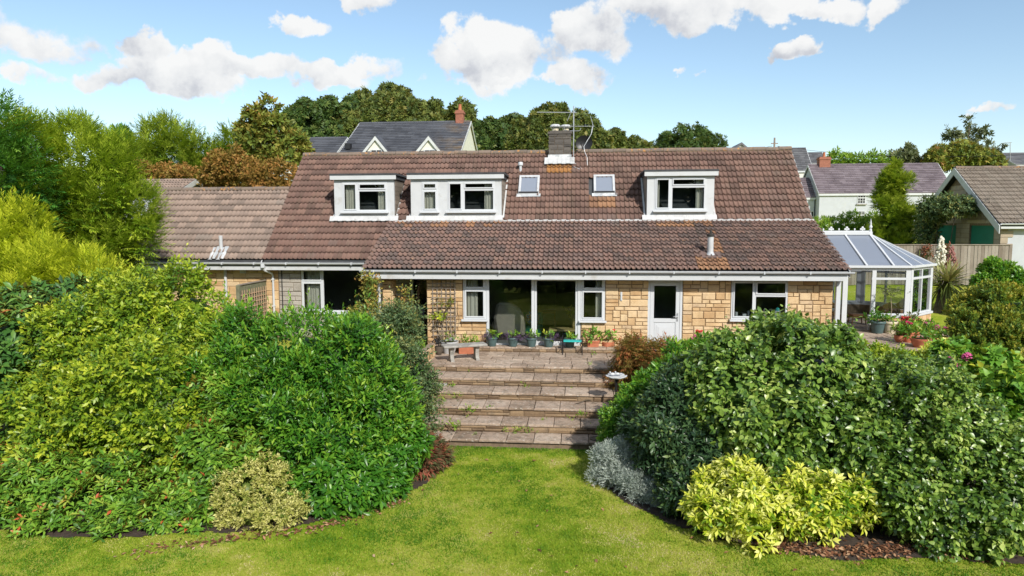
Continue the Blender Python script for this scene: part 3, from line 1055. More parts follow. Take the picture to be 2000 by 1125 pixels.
def stain(x, y):
    if abs(x - 4.25) < .2 and rnd.random() < .8: return TO
    if y > 22.3 and (2.2 < x < 4.4 or -6 < x < -2.4) and rnd.random() < .28: return TO
    if abs(x - 3.9) < .35 and y < 20.4: return TO
    return None


tile_roof(lean_roof, TLN, -6.36, 7.64, YE - .06, ZE - .015, YJ, ZJ, .30, .266, lambda x, y, z: True, special=stain)
gr = slope_deck(-15.3, XL + .02, 21.62, 2.54, 24.15, 5.07)
gr.prism([(24.17, 5.04), (26.6, 2.6), (26.6, 2.53), (24.17, 4.97)], 'x', -15.3, XL + .02)
gar_roof = part(gr, 'garage_roof', M['felt'])
tile_roof(gar_roof, TP, -15.35, XL, 21.70, 2.62, 24.15, 5.07, .30, .30, lambda x, y, z: True, nparts=150)
tile_roof(gar_roof, TP, -15.35, XL, 26.6, 2.62, 24.15, 5.07, .30, .30, lambda x, y, z: False)


# ridge tiles
def ridge_run(parent, x0, x1, y, z, m, skip=None):
    n = round((x1 - x0) / .45); w = (x1 - x0) / n
    meshes = []
    for s in range(4):
        mb = MB()
        arc = [(.135 * math.cos(a), .10 * math.sin(a)) for a in np.linspace(math.pi * 1.08, -math.pi * .08, 8)]
        inn = [(p[0] * .86, p[1] * .86 - .01) for p in arc[::-1]]
        mb.prism(arc + inn, 'x', .006, w - .004, rnd.random())
        me = bpy.data.meshes.new('ridge_tile'); me.from_pydata(mb.v, [], mb.f); me.materials.append(m)
        a = me.attributes.new('tint', 'FLOAT', 'POINT'); a.data.foreach_set('value', np.array(mb.c, np.float32))
        meshes.append(me)
    for i in range(n):
        x = x0 + i * w
        if skip and skip(x + w / 2): continue
        o = bpy.data.objects.new('ridge_tile', meshes[i % 4])
        o.location = Vector((x, y + rnd.uniform(-.008, .008), z - .03 + rnd.uniform(-.01, .01))) - Vector(wl(parent))
        o.rotation_euler = (0, rnd.uniform(-.008, .008), 0)
        put(o, parent)


ridge_run(main_roof, XL, XR, YR, ZR + .02, M['ridge'], lambda x: -1.05 < x < -.2)
ridge_run(gar_roof, -15.35, XL, 24.15, 5.09, M['ridge'])
# mortar bed under ridge
part(MB().box(XL, -1.05, YR - .11, YR + .11, ZR - .09, ZR - .005).box(-.2, XR, YR - .11, YR + .11, ZR - .09, ZR - .005), 'ridge_mortar', M['mortar'], main_roof)
# white mortar/lead line where the lean-to meets the main roof
wl_ = MB()
x = -6.2
while x < XR - .02:
    wl_.box(x, x + .148, YJ - .10, YJ + .02, ZJ - .01, ZJ + .035 + .018 * ((round(x / .15)) % 2))
    x += .15
part(wl_, 'flashing', M['flash'], lean_roof)
# verges: undercloak and barge
vg = MB()
for X in (XL - .02, XR - .0):
    vg.prism([(21.62, 2.52), (YR, ZR - .01), (YR, ZR - .16), (21.62, 2.37)], 'x', X - .01, X + .02)
part(vg, 'barge_board', M['paint'])
vg = MB().prism([(YE, ZE - .03), (YJ, ZJ - .03), (YJ, ZJ - .2), (YE, ZE - .2)], 'x', 7.60, 7.63)
vg.prism([(YE, ZE - .03), (YJ, ZJ - .03), (YJ, ZJ - .2), (YE, ZE - .2)], 'x', -6.345, -6.315)
vg.prism([(YE + .2, ZE - .2), (YJ, ZJ - .2), (YJ, 2.5), (YE + .2, 2.3)], 'x', -6.33, -6.318)
part(vg, 'barge_board', M['paint'])


# gutters, fascias, soffits
def gutter(mb, x0, x1, y, z, r=.058):
    arc = [(y + r * math.cos(a), z + r * math.sin(a)) for a in np.linspace(math.pi, 2 * math.pi, 9)]
    inner = [(y + (r - .006) * math.cos(a), z + (r - .006) * math.sin(a)) for a in np.linspace(2 * math.pi, math.pi, 9)]
    lip = [(y - r - .006, z + .008), (y - r - .006, z - .004)]
    mb.prism(arc + inner, 'x', x0, x1)
    mb.box(x0, x1, y - r - .006, y - r + .004, z - .003, z + .012)
    return mb


gt = MB(); gutter(gt, -6.42, 7.70, YE - .075, ZE - .05)
for x in np.arange(-6.0, 7.6, 1.25): gt.box(x, x + .03, YE - .14, YE - .02, ZE - .115, ZE - .03)
part(gt, 'gutter', M['upvc'])
part(MB().box(-6.40, 7.55, YE - .012, YE + .012, ZE - .30, ZE - .035), 'fascia', M['paint'])
part(MB().box(-6.32, 7.55, YE + .015, YW - .004, ZE - .29, ZE - .27).box(-6.32, -4.53, YE + .4, YM - .004, ZE - .262, ZE - .245), 'soffit', M['paint'])
gt = MB(); gutter(gt, -15.4, -6.36, 21.60, 2.53)
for x in np.arange(-15.0, -6.5, 1.1): gt.box(x, x + .03, 21.535, 21.66, 2.465, 2.55)
part(gt, 'gutter', M['upvc'])
part(MB().box(-15.35, -6.36, 21.665, 21.69, 2.29, 2.54), 'fascia', M['paint'])
part(MB().box(-15.3, -6.36, 21.693, YM - .004, 2.30, 2.32), 'soffit', M['paint'])


def downpipe(x, yg, zg_, yw, zb, name='downpipe'):
    mb = MB()
    mb.box(x - .055, x + .055, yg - .06, yg + .06, zg_ - .16, zg_ - .03)
    mb.tube([(x, yg, zg_ - .12), (x + .02, yg + .05, zg_ - .25), (x + .11, yw - .12, zg_ - .38), (x + .12, yw - .06, zg_ - .46), (x + .12, yw - .06, zb)], .036, 10)
    for z in (zg_ - .6, zg_ - 1.5): mb.box(x + .075, x + .165, yw - .1, yw, z, z + .04)
    return part(mb, name, M['upvc'], smooth=True)


downpipe(-10.28, 21.60, 2.53, YM, 0)
part(MB().tube([(-11.82, 22.02, 2.3), (-11.82, 22.02, 0)], .05, 10), 'downpipe', M['flue'], smooth=True)
part(MB().tube([(-6.02, YE + .02, 2.4), (-5.97, YW - .10, 2.15), (-5.97, YW - .06, 0)], .045, 10), 'downpipe', M['upvc'], smooth=True)
part(MB().tube([(-9.86, YM - .04, 2.3), (-9.86, YM - .04, 0)], .018, 6), 'cable_conduit', M['wire'])
part(MB().box(-11.32, -11.12, YM - .05, YM, 2.15, 2.29).box(-11.26, -11.18, YM - .07, YM - .052, 2.18, 2.26), 'wall_vent', M['paint'])
# corner post and side fascia at the right-hand end of the extension
part(MB().box(7.40, 7.52, YW - .12, YW - .02, 0, 2.18), 'corner_post', M['upvc'])


# ------------------------------------------------------------------ windows and doors
def window(x0, x1, z0, z1, y, bars, parent=house, curtains=(), sill=True, fw_=.065, name='window', opening=()):
    """frame with bars; bars: list of panes (ux0, ux1, uz0, uz1, sash?) in metres; panes are recessed glass"""
    d = .07
    fr = MB()
    yf = y - .012
    fr.box(x0, x0 + fw_, yf, yf + d, z0, z1).box(x1 - fw_, x1, yf, yf + d, z0, z1)
    fr.box(x0 + fw_, x1 - fw_, yf, yf + d, z0, z0 + fw_).box(x0 + fw_, x1 - fw_, yf, yf + d, z1 - fw_, z1)
    for b in bars: fr.box(b[0], b[1], yf + .002, yf + d - .002, b[2], b[3])
    w = fr.build(name, M['upvc'], parent, bevel=.006)
    for (a, b, c, e, s) in opening:
        if s:                               # opening sash stands proud
            sb = MB(); t = .042
            sb.box(a, a + t, yf - .022, yf - .001, c, e).box(b - t, b, yf - .022, yf - .001, c, e).box(a + t, b - t, yf - .022, yf - .001, c, c + t).box(a + t, b - t, yf - .022, yf - .001, e - t, e)
            sb.build('sash', M['upvc'], w if parent is house else parent, bevel=.005)
        MB().box(a + .006, b - .006, yf + .030, yf + .038, c + .006, e - .006).build('pane', M['glass'], w if parent is house else parent)
    if sill:
        MB().box(x0 - .05, x1 + .05, y - .14, y + .02, z0 - .06, z0 - .003).build('sill', M['upvc'], w if parent is house else parent, bevel=.008)
    for (a, b) in curtains:
        cb = []; n = int((b - a) / .018) + 2
        for i in range(n):
            xx = a + (b - a) * i / (n - 1)
            cb.append((xx, y + .17 + .022 * math.sin(xx * 62 + 1.3 * math.sin(xx * 17))))
        mb = MB(); vs = [(p[0], p[1], z0 + .02) for p in cb] + [(p[0], p[1], z1 - .03) for p in cb]
        mb.add(vs, [(i, i + 1, n + i + 1, n + i) for i in range(n - 1)])
        mb.build('curtain', M['curtain'], w if parent is house else parent, smooth=True)
    return w


def casement(x0, x1, z0, z1, y, tz, parent=house, **kw):
    """top-hung light above a fixed pane"""
    f = .06
    return window(x0, x1, z0, z1, y, [(x0 + f, x1 - f, tz - .035, tz + .035)], parent, fw_=f,
                  opening=[(x0 + f - .01, x1 - f + .01, tz + .03, z1 - f + .01, True), (x0 + f - .01, x1 - f + .01, z0 + f - .01, tz - .03, True)], **kw)


casement(-3.40, -2.70, .92, 2.22, YW, 1.83, curtains=[(-3.34, -2.98)])
casement(.13, .85, .92, 2.22, YW, 1.83, curtains=[(.58, .8)])
# patio doors: fixed light and sliding leaf
pdm = MB()
x0, x1, z0, z1 = -2.698, .128, .10, 2.22
yf = YW - .02
pdm.box(x0, x0 + .085, yf, yf + .1, z0, z1).box(x1 - .085, x1, yf, yf + .1, z0, z1).box(x0 + .085, x1 - .085, yf, yf + .1, z0, z0 + .09).box(x0 + .085, x1 - .085, yf, yf + .1, z1 - .06, z1)
pdm.box(-1.335, -1.245, yf, yf + .1, z0 + .09, z1 - .06)
pdoor = pdm.build('patio_door', M['upvc'], house, bevel=.006)
sb = MB(); a, b, c, e = -1.24, .043, z0 + .092, z1 - .062
sb.box(a, a + .065, yf + .02, yf + .06, c, e).box(b - .065, b, yf + .02, yf + .06, c, e).box(a + .065, b - .065, yf + .02, yf + .06, c, c + .08).box(a + .065, b - .065, yf + .02, yf + .06, e - .065, e)
sb.build('sliding_leaf', M['upvc'], pdoor, bevel=.005)
MB().box(-2.61, -1.34, yf + .04, yf + .05, z0 + .095, z1 - .065).build('pane', M['glass'], pdoor)
MB().box(a + .06, b - .06, yf + .035, yf + .045, c + .075, e - .06).build('pane', M['glass'], pdoor)
# kitchen window
f = .06
window(4.50, 6.10, 1.0, 2.15, YW, [(5.13, 5.20, 1.0 + f, 2.15 - f), (5.20, 6.10 - f, 1.66, 1.73)], curtains=(), opening=[(4.55, 5.135, 1.05, 2.10, True), (5.19, 6.05, 1.725, 2.10, True), (5.195, 6.05, 1.05, 1.665, False)])
# back door
db = MB(); x0, x1, z0, z1 = 2.10, 3.10, .02, 2.15
db.box(x0, x0 + .07, yf, yf + .09, z0, z1).box(x1 - .07, x1, yf, yf + .09, z0, z1).box(x0 + .07, x1 - .07, yf, yf + .09, z1 - .07, z1).box(x0 + .07, x1 - .07, yf, yf + .09, z0, z0 + .05)
door = db.build('door', M['upvc'], house, bevel=.006)
lf = MB(); a, b, c, e = x0 + .075, x1 - .075, z0 + .055, z1 - .075
lf.box(a, a + .11, yf + .01, yf + .06, c, e).box(b - .11, b, yf + .01, yf + .06, c, e).box(a + .11, b - .11, yf + .01, yf + .06, c, c + .2).box(a + .11, b - .11, yf + .01, yf + .06, e - .11, e).box(a + .11, b - .11, yf + .01, yf + .06, .88, 1.0)
lf.box(a + .11, b - .11, yf + .03, yf + .05, c + .2, .88)
for k_ in range(3):
    g_ = .02 + .055 * k_
    lf.box(a + .11 + g_, b - .11 - g_, yf + .028 - .008 * (k_ + 1), yf + .029 - .008 * k_, c + .2 + g_, .88 - g_)
lf.build('door_leaf', M['upvc'], door, bevel=.005)
MB().box(a + .11, b - .11, yf + .03, yf + .04, 1.0, e - .11).build('pane', M['glass'], door)
MB().box(b - .07, b - .035, yf - .012, yf + .009, .93, 1.16).tube([(b - .05, yf - .02, 1.06), (b - .05, yf - .055, 1.06), (b - .19, yf - .055, 1.06)], .011, 6).build('handle', M['steel'], door)
part(MB().box(1.30, 1.355, YW - .05, YW - .012, 1.52, 1.78).box(1.308, 1.347, YW - .06, YW - .051, 1.53, 1.70), 'wall_light', M['paint'])
# recessed picture window, far-left window, porch door
window(-9.20, -6.55, .85, 2.32, YM, [(-8.50, -8.43, .91, 2.26), (-9.14, -8.50, 1.84, 1.91)], opening=[(-9.15, -8.495, 1.90, 2.27, True), (-9.15, -8.495, .9, 1.845, True), (-8.435, -6.60, .9, 2.27, False)], curtains=[(-9.1, -8.55)])
window(-14.5, -13.85, 1.2, 2.30, YM, [], opening=[(-14.44, -13.91, 1.26, 2.24, True)])
dw = MB().box(-5.45, -5.37, YM - .03, YM + .06, .1, 2.2).box(-4.80, -4.72, YM - .03, YM + .06, .1, 2.2).box(-5.37, -4.80, YM - .03, YM + .06, 2.12, 2.2)
pdr = dw.build('porch_door', M['upvc'], house, bevel=.005)
MB().box(-5.37, -4.80, YM + .02, YM + .03, .1, 2.12).build('pane', M['glass'], pdr)

# interior shells: living room, kitchen, dining room
def room(x0, x1, y0, y1, z0, z1, m='room'):
    mb = MB()
    mb.add([(x0, y1, z0), (x1, y1, z0), (x1, y1, z1), (x0, y1, z1)], [(0, 1, 2, 3)])
    mb.add([(x0, y0, z0), (x0, y1, z0), (x0, y1, z1), (x0, y0, z1)], [(0, 1, 2, 3)])
    mb.add([(x1, y0, z0), (x1, y1, z0), (x1, y1, z1), (x1, y0, z1)], [(3, 2, 1, 0)])
    mb.add([(x0, y0, z1), (x1, y0, z1), (x1, y1, z1), (x0, y1, z1)], [(0, 1, 2, 3)])
    r = part(mb, 'room', M[m])
    MB().box(x0, x1, y0, y1, z0 - .02, z0).build('room_floor', M['carpet'], r)


room(-4.2, 1.6, YW + .29, 26.0, .1, 2.4)
room(1.7, 7.0, YW + .29, 24.5, .1, 2.4)
room(-9.9, -6.3, YM + .29, 26.0, .1, 2.4)
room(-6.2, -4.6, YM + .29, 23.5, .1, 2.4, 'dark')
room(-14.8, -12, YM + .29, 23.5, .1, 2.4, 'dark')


# dormers
def dormer(x0, x1, y=YJ + .02, z0=4.0, zt=5.43, lay=()):
    d = MB()
    zb = z0 + .14
    holes = [(l[0], l[1], l[2], l[3]) for l in lay]
    wall_box(d, x0, x1, y, y + .1, zb - .12, zt - .02, holes)
    d = d.build('dormer', M['paint'], house)
    # cheeks clad in slates
    for s, X in ((-1, x0), (1, x1)):
        yb = y + .1 + (zt - .05 - zb)
        MB().prism([(y + .103, zb - .05), (y + .103, zt - .05), (yb + .1, zt - .05)], 'x', X + (.0 if s < 0 else -.06), X + (.06 if s < 0 else .0)).build('cheek', M['felt'], d)
        n = 8
        for i in range(n):
            za = zb + (zt - .05 - zb) * i / n; zc = zb + (zt - .05 - zb) * (i + 1) / n + .01
            ya = y + .11; ye = y + .11 + (za - zb) + .08
            xo = X + s * .006
            mb = MB().prism([(ya, za), (ya, zc), (ye + .1, zc), (ye, za)], 'x', min(xo, xo + s * .012), max(xo, xo + s * .012), rnd.random())
            mb.build('slate', M['tile_tan'], d)
        MB().prism([(y + .0, zb - .14), (y + .16, zb - .14), (yb + .26, zt - .08), (yb + .08, zt - .08)], 'x', min(X + s * .03, X + s * .085), max(X + s * .03, X + s * .085)).build('flashing', M['flash'], d)
    MB().box(x0 - .11, x1 + .11, y - .13, y + 1.56, zt + .012, zt + .075).build('flat_roof', M['felt'], d)
    MB().box(x0 - .10, x1 + .10, y - .12, y - .09, zt - .13, zt + .010).build('fascia', M['paint'], d)
    MB().box(x0 - .08, x1 + .08, y - .088, y - .003, zt - .03, zt - .005).box(x0 - .06, x0 - .003, y, y + 1.3, zt - .10, zt + .005).box(x1 + .003, x1 + .06, y, y + 1.3, zt - .12, zt + .005).build('soffit', M['felt'], d)
    # apron flashing below
    ap = MB(); n = int((x1 - x0 + .3) / .15)
    for i in range(n):
        xa = x0 - .15 + i * .15; h = .012 * (i % 2)
        ap.prism([(y - .015, zb - .07), (y - .03, zb - .12), (y - .13, zb - .245 + h), (y - .13, zb - .225 + h), (y - .045, zb - .07)], 'x', xa, xa + .148)
    ap.build('apron', M['flash'], d)
    # attic room behind
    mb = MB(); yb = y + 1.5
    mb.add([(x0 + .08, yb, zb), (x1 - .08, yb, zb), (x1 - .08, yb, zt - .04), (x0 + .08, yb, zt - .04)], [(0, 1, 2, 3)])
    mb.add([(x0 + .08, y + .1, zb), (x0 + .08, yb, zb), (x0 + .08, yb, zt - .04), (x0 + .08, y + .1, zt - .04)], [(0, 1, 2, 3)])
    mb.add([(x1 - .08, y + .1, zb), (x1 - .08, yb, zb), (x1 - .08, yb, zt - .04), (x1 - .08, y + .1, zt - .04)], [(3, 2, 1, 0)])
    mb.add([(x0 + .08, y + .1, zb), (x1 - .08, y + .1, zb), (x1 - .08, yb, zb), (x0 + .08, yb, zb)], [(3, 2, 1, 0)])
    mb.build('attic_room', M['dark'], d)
    return d


ZB = 4.215
d1 = dormer(-8.30, -6.20, lay=[(-8.02, -6.44, ZB, 5.22)])
window(-8.02, -6.44, ZB, 5.22, YJ + .02, [(-7.52, -7.42, ZB + .06, 5.16), (-7.42, -6.5, 4.90, 4.98)], d1, curtains=[(-7.95, -7.55), (-6.8, -6.5)], opening=[(-7.97, -7.51, ZB + .05, 5.17, True), (-7.43, -6.49, 4.97, 5.17, True), (-7.43, -6.49, ZB + .05, 4.91, False)])
d2 = dormer(-5.62, -2.52, lay=[(-5.24, -4.68, ZB, 5.22), (-4.36, -2.74, ZB, 5.22)])
casement(-5.24, -4.68, ZB, 5.22, YJ + .02, 4.94, d2, curtains=[(-5.18, -4.74)])
window(-4.36, -2.74, ZB, 5.22, YJ + .02, [(-3.87, -3.77, ZB + .06, 5.16), (-3.77, -2.8, 4.90, 4.98)], d2, curtains=[(-3.12, -2.82)], opening=[(-4.31, -3.86, ZB + .05, 5.17, True), (-3.78, -2.79, 4.97, 5.17, True), (-3.78, -2.79, ZB + .05, 4.91, False)])
d3 = dormer(2.30, 4.46, zt=5.46, lay=[(2.54, 4.20, ZB, 5.30)])
window(2.54, 4.20, ZB, 5.30, YJ + .02, [(3.02, 3.12, ZB + .06, 5.24), (3.12, 4.14, 4.95, 5.03)], d3, curtains=[(2.6, 2.72), (3.9, 4.14)], opening=[(2.59, 3.03, ZB + .05, 5.25, True), (3.11, 4.15, 5.02, 5.25, True), (3.11, 4.15, ZB + .05, 4.96, False)])

# roof windows
for (x0, x1) in ((-2.03, -1.31), (.58, 1.31)):
    def pp(s, n): return (23.86 + s * .7071 - n * .7071, 4.78 + s * .7071 + n * .7071)
    S = .93
    rw_ = MB()
    for (s0, s1, xa, xb) in ((0, .09, x0, x1), (S - .09, S, x0, x1), (.09, S - .09, x0, x0 + .08), (.09, S - .09, x1 - .08, x1)):
        rw_.prism([pp(s0, -.02), pp(s1, -.02), pp(s1, .10), pp(s0, .10)], 'x', xa, xb)
    rw_ = rw_.build('roof_window', M['flue'], house, bevel=.006)
    MB().prism([pp(.09, .055), pp(S - .09, .055), pp(S - .09, .065), pp(.09, .065)], 'x', x0 + .08, x1 - .08).build('pane', M['polycarb'], rw_)
    MB().prism([pp(0.0, .101), pp(.05, .101), pp(.05, .12), pp(0, .12)], 'x', x0 + .02, x1 - .02).prism([pp(.055, .101), pp(.07, .101), pp(.07, .108), pp(.055, .108)], 'x', x0 + .01, x1 - .01).build('blind_box', M['black'], rw_)
    MB().prism([pp(-.13, .035), pp(0, .05), pp(0, .07), pp(-.13, .055)], 'x', x0 - .06, x1 + .06).build('apron', M['lead'], rw_)
    MB().prism([pp(.09, .02), pp(S - .09, .02), pp(S - .09, .01), pp(.09, .01)], 'x', x0 + .08, x1 - .08).build('blind', M['curtain'], rw_)

# small white roof vent, flue, grey stub with flashing
part(MB().tube([(-2.02, 24.75, 5.64), (-2.02, 24.72, 5.80), (-2.02, 24.72, 5.86)], .05, 10).lathe([(.0, 0), (.085, .01), (.095, .06), (.08, .13), (0, .14)], (-2.02, 24.72, 5.86), 14), 'roof_vent', M['upvc'], smooth=True)
fl = part(MB().tube([(3.94, 20.66, 2.75), (3.94, 20.66, 3.40)], .088, 16), 'flue', M['flue'], smooth=True)
MB().lathe([(.105, 0), (.115, .02), (.105, .07), (.09, .08)], (3.94, 20.66, 3.40), 16).lathe([(.04, 0), (.035, .1), (.0, .12)], (3.94, 20.66, 3.48), 10).build('flue_cap', M['dark'], fl, smooth=True)
MB().lathe([(.17, -.05), (.15, .02), (.10, .06), (.092, .10)], (3.94, 20.66, 2.85), 16).build('flue_collar', M['lead'], fl, smooth=True)
MB().prism([(20.4, 2.79), (20.75, 2.945), (20.75, 2.955), (20.4, 2.80)], 'x', 3.66, 4.24).build('flashing', M['tile_lean'], fl)
st = part(MB().tube([(-11.93, 22.02, 2.85), (-11.93, 22.02, 3.42)], .06, 12), 'soil_pipe', M['flue'], smooth=True)
ap = MB()
for i in range(4): ap.prism([(21.66, 2.63 + .03 * (i % 2)), (22.05, 3.02 + .03 * (i % 2)), (22.05, 3.03 + .03 * (i % 2)), (21.66, 2.645 + .03 * (i % 2))], 'x', -12.22 + i * .14, -12.22 + i * .14 + .138)
ap.build('flashing', M['lead'], st)

# chimney
CX0, CX1, CY0, CY1 = -1.03, -.22, 25.12, 25.88
ch = part(MB().box(CX0 + .02, CX1 - .02, CY0 + .02, CY1 - .02, 5.9, 7.06), 'chimney', M['mortar'])
for (org, ud, a, b) in (((0, CY0 + .02, 0), (1, 0), CX0, CX1), ((CX1 - .02, 0, 0), (0, 1), CY0, CY1), ((CX0 + .02, 0, 0), (0, -1), -CY1, -CY0)):
    stone_face(ch, lay_blocks(a, b, 6.26, 7.02, [], 91, mod=.1, wu=(.2, .36), tall=.5), org, ud, 'chimstone', .012, seed=12)
MB().box(CX0 - .03, CX1 + .03, CY0 - .03, CY1 + .03, 7.02, 7.10).box(CX0 + .05, CX1 - .05, CY0 + .05, CY1 - .05, 7.1, 7.14).build('capping', M['chimstone'], ch)
MB().box(CX0 - .02, CX1 + .02, CY0 - .02, CY0 + .01, 6.05, 6.28).build('apron', M['lead'], ch)
ap = MB()
for i in range(7): ap.prism([(CY0 - .30, 5.98 - .06 + .015 * (i % 2)), (CY0 - .02, 6.16), (CY0 - .02, 6.18), (CY0 - .30, 5.95 + .015 * (i % 2))], 'x', CX0 - .14 + i * .155, CX0 - .14 + i * .155 + .15)
ap.build('flashing', M['flash'], ch)
for (x, h, m) in ((-.80, .14, 'stalk'), (-.42, .12, 'stalk')):
    p = MB().lathe([(.13, 0), (.115, h)], (x, 25.5, 7.13), 14).build('chimney_pot', M['creampot'], ch, smooth=True)
    MB().lathe([(.19, 0), (.20, .03), (.15, .10), (0, .12)], (x, 25.5, 7.13 + h + .03), 16).lathe([(.12, 0), (.12, .05)], (x, 25.5, 7.12 + h), 12).build('cowl', M['flue'], ch, smooth=True)

# aerial mast, dish and cable
ae = thing('television_aerial', 'tall metal aerial mast with two television aerials strapped to the chimney', 'aerial', (-.12, 25.3, 6.1))
MB().tube([(-.13, 25.25, 6.1), (-.13, 25.25, 8.02)], .022, 8).build('mast', M['steel'], ae)
mb = MB().tube([(-1.45, 25.15, 7.80), (-.02, 25.25, 7.78)], .016, 6)
mb.tube([(-.33, 25.25, 8.0), (-.23, 25.25, 7.8)], .01, 5).tube([(-.23, 25.25, 7.78), (-.37, 25.25, 7.48)], .01, 5)
mb.build('long_aerial', M['steel'], ae)
mb = MB().tube([(-.98, 25.2, 7.30), (.62, 25.3, 7.29)], .013, 6)
for i in range(13):
    x = -.96 + i * .125
    mb.tube([(x, 25.08, 7.33), (x, 25.36, 7.33)], .007, 4)
for i in range(4): mb.tube([(-.93 + i * .1, 25.1, 7.22), (-.93 + i * .1, 25.3, 7.22)], .01, 4)
mb.tube([(.47, 25.3, 7.66), (.57, 25.3, 7.32), (.52, 25.3, 7.05)], .012, 5)
mb.build('yagi_aerial', M['steel'], ae)
MB().tube([(-.48, 25.2, 7.26), (-.45, 25.2, 7.14), (-.13, 25.25, 7.13), (.08, 25.25, 7.13), (.14, 25.25, 7.22)], .012, 6).build('bracket', M['steel'], ae)
MB().tube([(.55, 25.3, 7.3), (.50, 25.28, 7.0), (.35, 25.2, 6.75), (.24, 25.15, 6.55), (.27, 25.1, 6.38), (.36, 25.0, 6.15), (.37, 24.9, 5.86)], .011, 5).build('cable', M['upvc'], ae)
MB().tube([(-.2, 25.0, 6.05), (-.12, 24.85, 5.82), (.1, 24.75, 5.72)], .01, 5).tube([(-.2, 25.0, 6.05), (.05, 24.9, 5.85), (.18, 24.75, 5.73)], .01, 5).build('cable', M['upvc'], ae)
ds = thing('satellite_dish', 'black mesh satellite dish mounted behind the chimney mast', 'satellite dish', (.2, 25.5, 6.6))
mb = MB(); rr_ = [0, .1, .2, .28, .31]
vs = [(.25, 25.5 + .06, 6.72)]; fs = []
for i, r_ in enumerate(rr_[1:]):
    for j in range(20):
        a = 2 * math.pi * j / 20
        vs.append((.25 + r_ * math.cos(a), 25.56 - .9 * r_ * r_, 6.72 + .9 * r_ * math.sin(a)))
for j in range(20): fs.append((0, 1 + j, 1 + (j + 1) % 20))
for i in range(3):
    for j in range(20): fs.append((1 + i * 20 + j, 1 + (i + 1) * 20 + j, 1 + (i + 1) * 20 + (j + 1) % 20, 1 + i * 20 + (j + 1) % 20))
mb.add(vs, fs).build('reflector', M['black'], ds, smooth=True)
MB().tube([(.25, 25.5, 6.46), (.18, 25.15, 6.55), (.13, 25.1, 6.66)], .014, 5).box(.10, .17, 25.03, 25.12, 6.62, 6.70).build('feed_arm', M['black'], ds)
MB().tube([(.25, 25.6, 6.6), (-.1, 25.6, 6.55), (-.2, 25.6, 6.55)], .018, 6).build('wall_bracket', M['black'], ds)

# ------------------------------------------------------------------ foliage
def unit(a): return a / (np.linalg.norm(a, axis=-1, keepdims=True) + 1e-9)


def leaf_shape(kind):
    """outline templates: leaf along +y, upper side +z; length 1"""
    if kind == 'ovate':
        w, V = .30, []
        for (y, x, z) in ((0, 0, 0), (.28, -w, .05), (.28, 0, .0), (.28, w, .05), (.64, -w * .78, .03), (.64, 0, -.03), (.64, w * .78, .03), (1, 0, -.12)): V.append((x, y, z))
        F = [(0, 2, 1), (0, 3, 2), (1, 2, 5, 4), (2, 3, 6, 5), (4, 5, 7), (5, 6, 7)]
    elif kind == 'lance':
        w, V = .15, []
        for (y, x, z) in ((0, 0, 0), (.4, -w, .05), (.4, 0, .0), (.4, w, .05), (1, 0, -.10)): V.append((x, y, z))
        F = [(0, 2, 1), (0, 3, 2), (1, 2, 4), (2, 3, 4)]
    elif kind == 'oval':
        w, V = .24, []
        for (y, x, z) in ((0, 0, 0), (.5, -w, .06), (.5, 0, .0), (.5, w, .06), (1, 0, -.06)): V.append((x, y, z))
        F = [(0, 2, 1), (0, 3, 2), (1, 2, 4), (2, 3, 4)]
    elif kind == 'obov':
        w, V = .165, []
        for (y, x, z) in ((0, 0, 0), (.62, -w, .05), (.60, 0, .0), (.62, w, .05), (1, 0, -.12)): V.append((x, y, z))
        F = [(0, 2, 1), (0, 3, 2), (1, 2, 4), (2, 3, 4)]
    elif kind == 'needle':
        V = [(0, 0, 0), (-.10, .45, .0), (.10, .45, .0), (0, 1, -.06)]
        F = [(0, 2, 1), (1, 2, 3)]
    elif kind == 'strap':
        V = [(-.016, 0, 0), (.016, 0, 0), (-.03, .5, .03), (.03, .5, .03), (0, 1, -.10)]
        F = [(0, 1, 3, 2), (2, 3, 4)]
    elif kind == 'tuft':                    # a ragged clump of three leaves for far trees
        V, F = [], []
        for i, a in enumerate((-.7, .05, .8)):
            c, s = math.cos(a), math.sin(a); b = len(V)
            for (x, y, z) in ((0, 0, 0), (-.2, .5, .08), (.2, .5, .0), (0, 1, -.15)): V.append((x * c + y * s, -x * s + y * c, z + .1 * i))
            F += [(b, b + 2, b + 1), (b + 1, b + 2, b + 3)]
    return np.array(V, float), F


SHAPES = {k: leaf_shape(k) for k in ('ovate', 'lance', 'oval', 'obov', 'needle', 'strap', 'tuft')}


def frames(axis, nrm):
    y = unit(axis)
    z = nrm - (nrm * y).sum(-1, keepdims=True) * y
    z = unit(z)
    x = np.cross(y, z)
    return np.stack([x, y, z], -1)          # columns


def scatter_mesh(name, shape, P, Fm, S, T, mat):
    V, F = SHAPES[shape]
    n, m = len(P), len(V)
    W = np.einsum('nij,kj->nki', Fm, V) * S[:, None, None] + P[:, None, :]
    lo = np.concatenate([np.array(f) for f in F]); tot = np.array([len(f) for f in F])
    L = (lo[None, :] + (np.arange(n) * m)[:, None]).ravel()
    tt = np.tile(tot, n); st = np.concatenate([[0], np.cumsum(tt)[:-1]]) if n else np.zeros(0, int)
    return np_mesh(name, W.reshape(-1, 3), L, st, tt, [mat], np.repeat(T, m))


LEAFMESH = {}


def leaf_variant(shape, mat, t):
    k = (shape, mat.name, t)
    if k not in LEAFMESH:
        V, F = SHAPES[shape]
        LEAFMESH[k] = np_mesh('leaf', V, np.concatenate([np.array(f) for f in F]), np.concatenate([[0], np.cumsum([len(f) for f in F])[:-1]]), [len(f) for f in F], [mat], np.full(len(V), (t + .5) / 8))
    return LEAFMESH[k]


